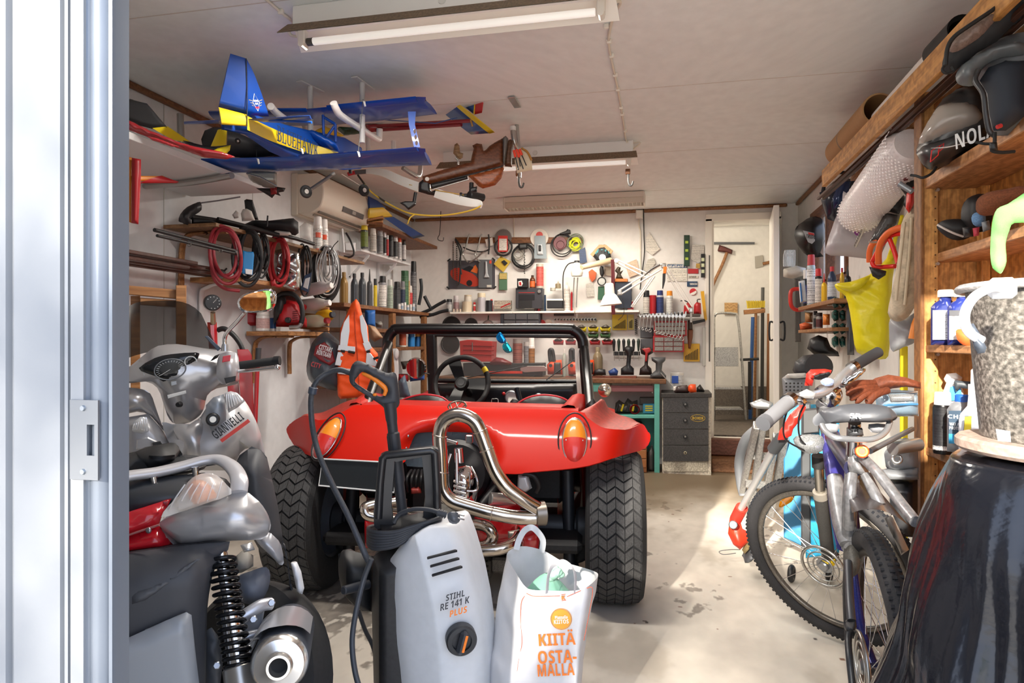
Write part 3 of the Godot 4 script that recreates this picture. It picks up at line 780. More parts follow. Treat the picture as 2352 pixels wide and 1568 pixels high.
		for half in [["amber_lens","e88a10",.002,1],["red_lens","c81e16",.002,-1]]:
			var hp:=[]
			for p in egg: hp.push_back(v2(p.x,maxf(p.y,.0) if half[3]>0 else minf(p.y,.0)))
			k=L();k.patch(hp,.012,func(p): return fx*v3(p.x,p.y,.006+.032*sqrt(maxf(.0,1.0 - pow(p.x/.0502,2) - pow((p.y+.006)/.1022,2)))))
			var lm:=m(half[1],.12);lm.clearcoat_enabled=true;lm.emission_enabled=false
			put(k,half[0],lm,lamp)
		k=L()
		for s in [-1,1]: k.ball(fx*v3(s*.036,-.012,.026),Vector3.ONE*.004)
		put(k,"screw",chrome,lamp)
	# clear cover over the engine bay,with its bolts
	k=L();k.patch(cr([v2(934,1050),v2(945,1010),v2(958,994),v2(1014,988),v2(1085,990),v2(1104,1002),v2(1125,1035),v2(1135,1062),v2(1090,1070),v2(1000,1072),v2(935,1070)],2,true),14.,func(p): return q.call(p.x,p.y,.13));put(k,"engine_cover",glass("9fb4c4",.3))
	k=L()
	for b in [[946,1000],[941,1028],[936,1056]]: k.ball(pan.call(v2(b[0] - 9,b[1]))+v3(0,0,.004),v3(.009,.009,.006))
	put(k,"bolt",chrome)
	# engine and gearbox
	k=L();k.box(v3(.0,.42,.02),v3(.5,.5,.1),.04);k.cyl(v3(.02,.60,-.02),v3(.02,.60,.16),.16,.15,28,.02);put(k,"fan_shroud",m("1d1d1f",.4))
	k=L();k.box(v3(.0,.36,.12),v3(.3,.22,.3),.05);k.box(v3(.08,.17,.12),v3(.2,.14,.2),.03)
	for i in 6: k.box(v3(.08,.11+i*.022,.23),v3(.19,.008,.03))
	put(k,"crankcase",m("5c5b58",.55,.5,"grime",4.))
	var redtin:=paint("b5121c",.3)
	k=L();k.slab(px(bx,[[1095,1158],[1140,1152],[1192,1158],[1202,1188],[1232,1190],[1238,1235],[1100,1248],[1085,1190]],.22),.16,Transform3D(Basis(),v3(0,0,.22)),.03);put(k,"engine_tin",redtin)
	k=L();k.slab(px(bx,[[1193,1215],[1235,1208],[1243,1225],[1236,1262],[1200,1265]],.4),.12,Transform3D(Basis(),v3(0,0,.4)),.025);put(k,"rocker_cover",redtin)
	k=L();k.slab(px(bx,[[838,1180],[935,1172],[935,1230],[845,1260]],.24),.16,Transform3D(Basis(),v3(0,0,.24)),.03);put(k,"engine_tin",redtin)
	# chrome generator cover with louvres
	k=L();k.slab(cr(px(bx,[[1044,1080],[1062,1070],[1082,1072],[1096,1095],[1096,1135],[1088,1160],[1062,1165],[1036,1150]],.27),3,true),.14,Transform3D(Basis(),v3(0,0,.27)),.04);var gc:=put(k,"generator_cover",chrome)
	for i in 5:
		k=L();var a: Vector3=q.call(1042,1104+i*11,.345);k.tube([a,a+v3(.055,-.012,.004)],.006,8);put(k,"louvre",m("f0f0f0",.15,.8),gc)
	k=L();k.tube(cr([q.call(1083,1072,.3),q.call(1096,1100,.33),q.call(1095,1125,.33),q.call(1072,1127,.345)],5),.005,8);put(k,"cover_bead",chrome,gc)
	k=L();k.slab(px(bx,[[1190,1090],[1212,1086],[1222,1120],[1208,1130],[1188,1120]],.25),.06,Transform3D(Basis(),v3(0,0,.25)),.01);put(k,"coil",m("c9cbcd",.35,.4))
	k=L();k.tube(cr([q.call(1200,1088,.27),q.call(1225,1092,.27),q.call(1238,1115,.26),q.call(1232,1130,.25)],5),.011,8);put(k,"cable",satin)
	k=L()
	for i in 4: k.tube(cr([q.call(938+i*9,1128,.2),q.call(934+i*11,1100,.24),q.call(945+i*8,1080,.18)],4),.008,6)
	put(k,"plug_lead",satin)
	k=L();k.slab(px(bx,[[944,1118],[966,1118],[968,1132],[944,1134]],.22),.04,Transform3D(Basis(),v3(0,0,.22)),.008);put(k,"lead_holder",m("8a2a22",.5))
	k=L();k.tube(cr([q.call(1105,1160,.25),q.call(1130,1130,.2),q.call(1165,1095,.1),q.call(1195,1075,.05)],5),.018,10);put(k,"breather_hose",satin)
	k=L();k.cyl(q.call(1125,1145,.25),q.call(1195,1152,.18),.03,.03,18,.004);put(k,"oil_filler",m("c3c1bd",.3,.8))
	# exhaust: U-bend tail pipe,collector and headers
	var pipe:=func(a: Array,r: float,nm: String,par=null):
		var kk:=L();kk.tube(cr(a.map(func(e): return q.call(e[0],e[1],e[2])),7),r,18);return put(kk,nm,steel,par)
	var ex=pipe.call([[1243,1172,.45],[1205,1150,.47],[1165,1120,.48],[1138,1082,.48],[1118,1030,.48],[1103,990,.48],[1085,963,.48],[1052,952,.48],[1022,965,.48],[1010,995,.48],[1012,1040,.48],[1014,1085,.48],[1018,1125,.48],[1038,1150,.48],[1080,1165,.48],[1130,1178,.48],[1190,1188,.47],[1240,1190,.45]],.0295,"exhaust_pipe")
	k=L();k.cyl(q.call(1228,1180,.455),q.call(1252,1178,.44),.046,.05,24,.003);put(k,"outlet_sleeve",m("8d857b",.35,.9),ex)
	for b in [[1010,1000],[1014,1082],[1103,990],[1118,1032],[1130,1178]]:
		k=L();var c: Vector3=q.call(b[0],b[1],.48);k.torus(c,v3(.2,1,0) if b[0]<1100 else v3(-.4,1,0) if b[1]<1100 else v3(1,-.2,0),.029,.0035,24,6);put(k,"weld",steel,ex)
	pipe.call([[1050,1205,.3],[1095,1204,.36],[1122,1212,.4],[1132,1232,.4],[1118,1252,.4],[1085,1255,.4]],.024,"exhaust_header")
	pipe.call([[960,1262,.42],[1040,1264,.44],[1120,1264,.44],[1165,1255,.42],[1188,1235,.36],[1185,1215,.28]],.025,"exhaust_header")
	pipe.call([[1000,1205,.3],[900,1192,.36],[850,1185,.38],[838,1172,.38],[850,1160,.36],[920,1148,.3]],.023,"exhaust_header")
	pipe.call([[840,1170,.3],[905,1170,.3],[1000,1182,.3]],.02,"exhaust_header")
	k=L();k.slab(px(bx,[[1166,1220],[1192,1215],[1198,1240],[1188,1262],[1170,1258]],.34),.03,Transform3D(Basis(),v3(0,0,.34)),.008);put(k,"flange",m("a39c93",.4,.8))
	for r in [[1036,1042,1020,1090],[1049,1040,1050,1108],[1024,1010,1050,1018]]:
		k=L();k.tube([q.call(r[0],r[1],.38),q.call(r[2],r[3],.4)],.007,8);put(k,"linkage",chrome)
	k=L();k.cyl(q.call(1053,1028,.3),q.call(1055,1062,.3),.02,.024,16,.003);put(k,"clamp",chrome);k=L();k.box(q.call(1078,1008,.4),v3(.03,.035,.02),.004);put(k,"clamp",chrome)
	# axle,dampers,underbody
	for s in [-1,1]:
		k=L();k.cyl(v3(s*.2,.33,.0),v3(s*.63,.33,0),.052,.052,20,.006);k.cyl(v3(s*.56,.33,0),v3(s*.62,.33,0),.09,.09,20,.01);put(k,"axle_tube",m("2e3134",.5,.2))
		k=L();k.cyl(v3(s*.53,.17,.06),v3(s*.52,.6,.02),.028,.028,16,.004);k.ball(v3(s*.53,.16,.06),v3(.045,.03,.03));put(k,"damper",m("24262a",.45,.2))
		k=L();k.slab([v2(0,.13),v2(.09,.17),v2(.1,.36),v2(.06,.42),v2(.03,.24)].map(func(p): return v2(s*(p.x+.54),p.y)),.05,Transform3D(Basis(),v3(0,0,-.04)),.015);put(k,"trailing_arm",m("1f2123",.6))
	k=L();k.box(v3(.36,.55,-.12),v3(.3,.25,.2),.03);k.box(v3(-.36,.55,-.12),v3(.3,.25,.2),.03);k.box(v3(0,.3,-.4),v3(.3,.3,.6),.06);put(k,"gearbox",dark)
	k=L();k.box(q.call(1165,1290,.1),v3(.14,.07,.12),.01);put(k,"sump_bracket",m("8a8780",.6,.5,"grime",5.))
	# number plate carrier
	k=L();var np:=px(bx,[[742,1053],[912,1062],[906,1130],[733,1114]],.33);k.prism(np,.006,Transform3D(Basis(),v3(0,0,.33)),.002);var pl:=put(k,"number_plate",m("20262b",.5))
	k=L();k.sweep(np.map(func(p): return v3(p.x,p.y,.335)),[v2(.003,.003),v2(-.003,.003),v2(-.003,-.003),v2(.003,-.003)],1.,Vector3.BACK,true);put(k,"plate_border",m("dfe1e2",.4),pl)
	# headlamp and wing mirror
	var hl: Vector3=q.call(1389,896,-1.75);k=L();k.ball(hl,v3(.05,.05,.07));put(k,"headlamp",m("c9c2b6",.2,.9))
	var mc: Vector3=q.call(955,845,-1.15);k=L();k.cyl(mc - v3(0,0,.03),mc,.066,.07,28,.008);var mi:=put(k,"mirror_shell",chrome)
	k=L();k.cyl(mc+v3(0,0,.001),mc+v3(0,0,.003),.062,.062,28);put(k,"mirror_glass",m("f2efe8",.02,1.),mi)
	k=L();k.tube([mc+v3(0,-.02,-.02),q.call(985,858,-1.5)],.006,8);put(k,"mirror_arm",chrome,mi)
	# mirrored sunglasses hung on the roll bar
	thing("sunglasses","blue mirrored sunglasses hanging from the buggy's roll bar","sunglasses",bx*q.call(1160,770,-.66))
	var gx:=Transform3D(bx.basis*Basis(Vector3.BACK,-1.),bx*q.call(1157,788,-.66))
	for s in [-1,1]:
		k=B();k.slab(cr([v2(-.034,.018),v2(0,.024),v2(.034,.018),v2(.028,-.012),v2(0,-.024),v2(-.028,-.014)].map(func(p): return p*.95+v2(s*.033,0)),3,true),.008,gx,.012);put(k,"lens",m("1f8fe0",.06,.85) if s<0 else m("35c3d6",.06,.85))
	k=B();k.tube([gx*v3(-.01,.012,.003),gx*v3(.01,.012,.003)],.003,6);k.tube(cr([gx*v3(-.062,.015,0),gx*v3(-.066,.012,-.03),gx*v3(-.05,.01,-.1)],4),.0025,6);put(k,"temple",m("1a2c4a",.3))

# ---------------------------------------------------------------- the scooter
func scooter():
	var silver:=m("b4b4b6",.3,.55,"",1.03);silver.clearcoat_enabled=true;silver.clearcoat=.6;silver.clearcoat_roughness=.1
	var pale:=m("c6c6c9",.35,.35,"",1.04);var black:=m("17181a",.5);var plastic:=m("3b3d42",.55);var chrome:=m("dddddf",.08,1.)
	thing("scooter","silver motor scooter with smoked windscreen and big silencer, tail towards the doorway","scooter",PY(470,1500,.0))
	# far end: screen,dash,bars
	var k:=B();var rows:=[]
	for i in 15:
		var w:=float(i)/14;var row:=[]
		for j in 9:
			var h:=j/8.0
			var top:=690.0+34.0*pow(absf(w - .52)*2.,3.5) ;var bot:=850.0 - 45.0*sin(w*PI*.95)
			var uu:=lerpf(230,512,w) if h<.1 else lerpf(lerpf(230,512,w),lerpf(268,462,w),pow(h,1.2))
			row.push_back(W(uu,lerpf(bot,top,h),2.62+.16*h+.14*(1.0 - pow(w*2.0 - 1.,2))))
		rows.push_back(row)
	k.grid(rows);put(k,"windscreen",film("0d0b0a",.86,.3))
	pr("screen_bracket",[[470,772],[478,771],[508,800],[500,806]],2.55,.02,m("3d4a5c",.4))
	sl("dash_cowl",[[285,850],[300,840],[334,812],[363,794],[407,790],[454,797],[495,803],[542,809],[547,830],[550,872],[537,884],[497,892],[476,908],[470,933],[460,953],[437,969],[413,974],[396,970],[384,953],[373,919],[361,890],[334,876],[285,880]],2.6,.2,.07,silver,null,2)
	var ins:=sl("instrument_panel",[[319,845],[355,822],[393,813],[451,809],[457,816],[448,831],[419,851],[416,863],[375,876],[363,866],[337,857]],2.505,.03,.014,m("15181c",.15),null,2)
	var fx:=facing(W(391,848,2.478));fx.basis=fx.basis*Basis(Vector3.BACK,.2)
	k=B();k.tube(oval(.052,.037,32).map(func(p): return fx*v3(p.x,p.y,0)),.0022,6,true);put(k,"dial_ring",m("6d7278",.4),ins)
	for i in 19:
		var w:=-.5+i*(PI+1.)/18.0;k=B()
		k.bar(fx*v3(.046*cos(w),.032*sin(w),.001),fx*v3(.037*cos(w),.026*sin(w),.001),.003,.001,.0);put(k,"dial_mark",m("dde2e4",.5),ins)
	k=B();k.bar(fx*v3(0,0,.002),fx*v3(-.034,-.014,.002),.003,.001,.0);put(k,"needle",m("f0f0f0",.5),ins)
	for g in [[344,854],[438,831]]:
		var f2:=facing(W(g[0],g[1],2.48));k=B();k.tube(oval(.02,.02,20).slice(0,13).map(func(p): return f2*v3(p.x,p.y,0)),.002,5);put(k,"side_gauge",m("c9cdd0",.5),ins)
	pr("badge",[[392,876],[406,873],[407,883],[393,887]],2.49,.006,m("a9adb0",.4,.5));pr("sticker",[[384,907],[427,896],[428,903],[386,915]],2.488,.003,m("dedfdc",.6))
	k=B();var sc:=W(414,928,2.5);k.cyl(sc,sc+v3(.005,0,.02),.011,.009,16,.002);put(k,"screw",black)
	# handlebar covers: right switch block and left cover
	sl("switch_housing",[[505,812],[542,810],[549,835],[548,862],[520,884],[500,872],[497,850]],2.53,.11,.04,pale,null,2)
	sl("bar_cover",[[270,895],[320,892],[345,903],[356,930],[372,975],[388,1000],[372,985],[345,955],[315,945],[270,950]],2.52,.14,.05,silver,null,2)
	pr("kill_switch",[[512,818],[530,815],[528,829],[510,832]],2.465,.012,m("c8313f",.35));pr("switch",[[515,868],[542,863],[541,874],[519,881]],2.47,.014,black)
	sl("vent_slot",[[482,829],[493,817],[505,812],[500,821],[488,828]],2.53,.05,.006,black)
	tb("grip",[[545,840,2.56],[600,833,2.56],[632,829,2.56]],.0155,m("1d1e20",.75),null,2,14);tb("bar_end",[[630,829,2.56],[643,828,2.56]],.018,m("232427",.4,.3),null,1,16)
	tb("brake_lever",[[548,852,2.53],[580,850,2.52],[615,846,2.52],[638,844,2.52]],.007,chrome,null,3);k=B();k.ball(W(637,843,2.52),Vector3.ONE*.011);put(k,"lever_ball",chrome)
	# mirror
	var ms:=tb("mirror_stem",[[517,800,2.56],[516,777,2.56],[524,760,2.55],[545,738,2.53],[562,718,2.51]],.0075,chrome,null,5);k=B();k.cyl(W(517,806,2.56),W(517,790,2.56),.016,.011,14);put(k,"stem_base",m("c4c6c8",.3,.7),ms)
	var mo:=[[545,693],[556,678],[577,669],[605,664],[624,664],[635,675],[634,695],[627,708],[612,715],[585,718],[562,717],[549,708]]
	var mh:=sl("mirror",mo,2.52,.05,.022,chrome,null,3)
	var mx:=facing(W(590,691,2.49));mx.basis=Basis(Vector3.UP,.5)*mx.basis;mx.origin=W(590,691,2.475)
	k=B();k.prism(cr(px(mx,mo.map(func(p): return [590+(p[0] - 590)*.9,691+(p[1] - 691)*.86])),3,true),.004,mx,.001);put(k,"mirror_glass",m("d9d6d0",.02,1.),mh)
	# leg shield,column,key,indicators,script
	sl("leg_shield",[[372,970],[396,974],[436,974],[462,955],[478,930],[510,912],[545,906],[563,921],[580,950],[598,992],[608,1042],[600,1052],[575,1028],[552,1040],[540,1065],[520,1080],[420,1075],[405,1050],[385,1010]],2.56,.24,.08,m("bfc0c3",.35,.4),null,2)
	sl("column",[[396,974],[436,974],[460,960],[472,1000],[480,1060],[420,1060],[408,1010]],2.46,.12,.055,silver,null,2)
	sl("inner_panel",[[280,960],[340,950],[372,985],[398,1030],[400,1052],[280,1060]],2.5,.1,.03,m("a9a9ac",.35,.4),null,0)
	pr("glovebox_lid",[[314,1008],[340,1003],[375,1020],[382,1030],[312,1032]],2.455,.012,silver,null,.004);pr("latch",[[350,1016],[368,1013],[374,1022],[352,1028]],2.44,.02,black)
	sl("key_panel",[[473,930],[490,912],[514,905],[520,950],[519,965],[486,990],[472,960]],2.45,.05,.02,m("8f959d",.4,.3),null,0)
	k=B();var kb:=W(489,963,2.425);var kd:=(EYE - kb).normalized();k.cyl(kb,kb+kd*.02,.024,.022,24,.004);var ky:=put(k,"ignition_lock",black)
	k=B();k.cyl(kb+kd*.02,kb+kd*.024,.011,.011,18);put(k,"barrel",m("b8b2a6",.3,.8),ky)
	for q in [[[516,902],[530,898],[545,902],[563,921],[545,936],[525,948],[519,927]],[[305,970],[322,957],[337,958],[343,990],[325,996],[303,990]]]:
		var le:=sl("indicator_lens",q,2.44,.05,.02,m("c9ccd0",.12,.3),null,0)
		for i in 7:
			var f:=i/6.0;var a:=v2(q[0][0]+4,q[0][1]+3).lerp(v2(q[2][0],q[2][1]+4),f);var b2:=v2(q[6 if q.size()>6 else 5][0]+3,q[5][1] - 8).lerp(v2(q[3][0] - 6,q[3][1]),f)
			k=B();k.tube([W(a.x,a.y,2.412),W((a.x+b2.x)/2,(a.y+b2.y)/2,2.408),W(b2.x,b2.y,2.412)],.0025,6);put(k,"rib",m("eef0f2",.08,.5),le)
	var tp:=W(523,977,2.405);var tf:=facing(tp);tf.basis=tf.basis*Basis(Vector3.BACK,.64)
	txt("GIANNELLI",.032,tf,m("25272c",.5),.115,true)
	k=B();k.box(tf*v3(.008,-.03,0),v3(.115,.013,.002),0,tf.basis);put(k,"sticker",m("d8453c",.5))
	sl("lower_apron",[[540,1066],[550,1045],[578,1025],[600,1034],[613,1050],[625,1100],[638,1160],[648,1225],[652,1256],[600,1270],[560,1200],[545,1130]],2.35,.16,.05,plastic,null,1)
	# seat and grab rail
	sl("seat",[[230,1048],[300,1040],[345,1026],[378,1018],[403,1018],[414,1034],[418,1050],[380,1062],[300,1082],[230,1095]],1.95,.3,.04,m("1d1e20",.6),null,2)
	sl("seat_base",[[230,1095],[300,1078],[420,1048],[470,1056],[500,1066],[420,1080],[300,1110],[230,1130]],1.92,.3,.02,m("26282b",.6))
	var rail:=[[240,1104,1.62],[299,1092,1.66],[360,1084,1.7],[417,1071,1.74],[465,1058,1.77],[500,1055,1.78],[526,1066,1.76],[543,1085,1.72],[550,1105,1.68],[548,1130,1.66]]
	k=B();k.sweep(cr(Ws(rail),5),oval(.013,.021,12),1.,Vector3.UP);var gr:=put(k,"grab_rail",pale)
	for s in [[352,1095,1.68,356,1117],[448,1072,1.72,450,1096]]:
		k=B();k.cyl(W(s[0],s[1],s[2]),W(s[3],s[4],s[2]),.009,.007,10);put(k,"rail_stub",chrome,gr)
	sl("tail_top",[[240,1120],[330,1100],[420,1090],[470,1085],[520,1100],[545,1130],[410,1180],[240,1200]],1.72,.2,.05,m("2b2f35",.4),null,1)
	# tail: side,lamps
	sl("tail_panel",[[366,1200],[410,1177],[470,1157],[527,1137],[558,1126],[585,1142],[604,1162],[617,1185],[622,1205],[617,1222],[600,1238],[536,1241],[470,1246],[400,1252]],1.66,.16,.06,silver,null,2)
	sl("side_panel",[[585,1236],[612,1220],[632,1233],[646,1252],[652,1292],[642,1296],[628,1282],[608,1262]],1.78,.06,.018,m("a3a4a8",.35,.4),null,2)
	sl("indicator_lens",[[370,1187],[388,1160],[410,1139],[432,1106],[450,1092],[475,1085],[500,1092],[520,1112],[532,1134],[470,1157],[410,1177]],1.585,.1,.045,glass("f2efe8",.42),null,2)
	sl("lamp_reflector",[[385,1180],[420,1135],[450,1100],[478,1093],[505,1104],[520,1130],[470,1150],[410,1172]],1.64,.06,.02,m("d9d6cf",.25,.5))
	sl("amber_bulb",[[430,1125],[444,1104],[464,1102],[480,1112],[494,1130],[496,1142],[470,1151],[445,1158]],1.6,.05,.02,m("f08a1c",.3),null,2)
	for i in 6:
		k=B();k.tube(cr([W(388+i*22,1170 - i*5,1.56),W(402+i*21,1145 - i*6,1.545),W(425+i*17,1112 - i*1.5,1.56)],4),.0018,5);put(k,"lens_rib",glass("ffffff",.35))
	sl("tail_lamp",[[240,1190],[299,1174],[350,1158],[394,1144],[370,1190],[366,1203],[299,1226],[240,1244]],1.6,.08,.02,m("b3202a",.15),null,0);sl("brake_lamp",[[240,1248],[299,1229],[366,1207],[384,1228],[401,1250],[350,1259],[299,1266],[240,1275]],1.59,.08,.018,m("a81420",.15),null,0)
	k=B();k.tube(Ws([[240,1246,1.555],[299,1227,1.555],[366,1205,1.555]]),.003,6);put(k,"chrome_strip",m("d98f8f",.2,.7))
	k=B();var lp:=W(341,1218,1.55);k.ball(lp,v3(.007,.007,.005));put(k,"screw",m("8d8d90",.3,.8))
	# rear mudguard,reflector,number plate
	sl("rear_mudguard",[[220,1290],[299,1268],[400,1254],[470,1247],[528,1243],[524,1262],[500,1288],[487,1326],[480,1365],[476,1400],[474,1480],[470,1640],[220,1640]],1.58,.16,.045,plastic,null,0)
	sl("moulded_ridge",[[299,1362],[380,1330],[452,1283],[460,1284],[400,1330],[340,1375],[299,1390]],1.495,.03,.012,m("45474c",.5));sl("reflector_bezel",[[240,1412],[299,1396],[366,1370],[384,1372],[392,1395],[382,1410],[299,1440],[240,1458]],1.5,.03,.012,black,null,0)
	pr("reflector",[[250,1416],[299,1402],[377,1377],[382,1398],[299,1431],[250,1446]],1.483,.012,m("e8432c",.2),null,.003)
	sl("number_plate",[[230,1482],[299,1462],[380,1425],[428,1405],[440,1412],[447,1480],[466,1640],[230,1640]],1.47,.05,.02,m("8f949a",.45,.1),null,0)
	# spring and damper
	var a:=W(508,1270,1.62);var b:=W(552,1560,1.52);var ax:=(b - a).normalized();var sx:=MB.along(a,ax);var l:=a.distance_to(b);var hp:=[]
	for i in 16*16+1:
		var w:=TAU*i/16.0;var f:=i/256.0;hp.push_back(sx*v3(.028*cos(w),.01+f*(l - .03),.028*sin(w)))
	k=B();k.cyl(a,a+ax*l*.65,.014,.014,16);k.cyl(a+ax*l*.5,b,.021,.021,20);var dm:=put(k,"damper",chrome)
	k=B();k.tube(hp,.0048,8);put(k,"spring",m("222326",.25,.6),dm);k=B();k.cyl(b - ax*.03,b+ax*.06,.034,.034,24,.004);put(k,"spring_seat",m("a9a6a0",.3,.8),dm)
	# wheel,drive casing,swing arm
	k=B();var wc:=W(575,1450,1.85);var wx:=(W(600,1400,1.6) - W(500,1400,1.5)).normalized();wc.y=.27
	k.lathe([v2(.16,-.05),v2(.23,-.06),v2(.262,-.035),v2(.268,0),v2(.262,.035),v2(.23,.06),v2(.16,.05),v2(.03,.03)],MB.along(wc,wx),40);put(k,"tyre",m("1a1b1d",.8,.0,"grime",3.))
	sl("air_box",[[540,1330],[560,1318],[590,1306],[612,1302],[621,1320],[616,1352],[600,1378],[575,1388],[550,1378],[538,1356]],1.75,.1,.03,m("5a5f69",.5),null,2)
	sl("cooling_duct",[[525,1290],[560,1262],[582,1275],[582,1300],[555,1315],[530,1318]],1.85,.1,.03,m("8f8c85",.6),null,0);sl("footpeg_bracket",[[552,1252],[578,1245],[586,1262],[560,1268]],1.75,.05,.01,m("c6c8ca",.3,.6))
	tb("swing_arm",[[545,1425,1.6],[575,1405,1.62],[600,1390,1.64],[622,1386,1.66]],.015,m("b7bac0",.35,.6),null,4,12);tb("swing_arm",[[540,1475,1.6],[575,1460,1.62],[605,1455,1.64]],.012,m("b7bac0",.35,.6),null,4,12)
	pr("mount_plate",[[560,1420],[608,1398],[604,1420],[590,1470],[575,1500],[562,1470]],1.66,.02,m("8d929a",.4,.5),null,.004);sl("drive_casing",[[470,1450],[486,1440],[505,1465],[512,1520],[500,1620],[472,1620]],1.66,.08,.03,m("4a4f57",.45,.2))
	for c in [[570,1490],[498,1528],[624,1384],[582,1422]]:
		k=B();var p:=W(c[0],c[1],1.6);k.cyl(p,p+(EYE - p).normalized()*.025,.009,.009,6,.002);put(k,"bolt",m("9a9da2",.3,.8))
	# silencer with its shield
	var e0:=W(640,1530,1.42);var e1:=W(672,1425,1.85);var ed:=(e1 - e0).normalized()
	k=B();var mf:=MB.along(e0,ed);k.lathe([v2(.016,.02),v2(.019,-.012),v2(.024,-.012),v2(.026,.004),v2(.03,.008),v2(.05,.012),v2(.056,.02),v2(.058,.03)],mf,40);var si:=put(k,"silencer_cap",m("d5d2cc",.22,.9))
	k=B();k.lathe([v2(.058,.03),v2(.06,.035),v2(.06,.36),v2(.03,.42)],mf,40);put(k,"silencer_body",m("4b5059",.4,.4),si);k=B();k.lathe([v2(.018,.015),v2(.0,.016)],mf,20);put(k,"outlet",m("0c0c0d",.8),si)
	k=B();rows=[]
	for j in 7:
		var row:=[]
		for i in 9:
			var w:=-1.1+2.1*i/8.0;var rr:=.073;var yy:=.03+j*.035*(1.0 if j<6 else 1.1)
			if j==0: yy+=.05*absf(w+.1)
			row.push_back(mf*v3(rr*cos(w+SH),yy,rr*sin(w+SH)))
		rows.push_back(row)
	k.grid(rows);put(k,"heat_shield",m("c9cbd0",.28,.6),si)
	# footboard edge and peg
	sl("footboard_edge",[[648,1240],[660,1290],[664,1340],[672,1392],[690,1394],[696,1370],[690,1360],[676,1365],[668,1330],[662,1290],[655,1250]],1.9,.06,.008,m("2a2d33",.45));sl("footpeg",[[668,1292],[682,1290],[692,1312],[699,1350],[694,1364],[682,1358]],1.86,.05,.01,m("d9dadc",.45),null,1)
const SH:=-.2

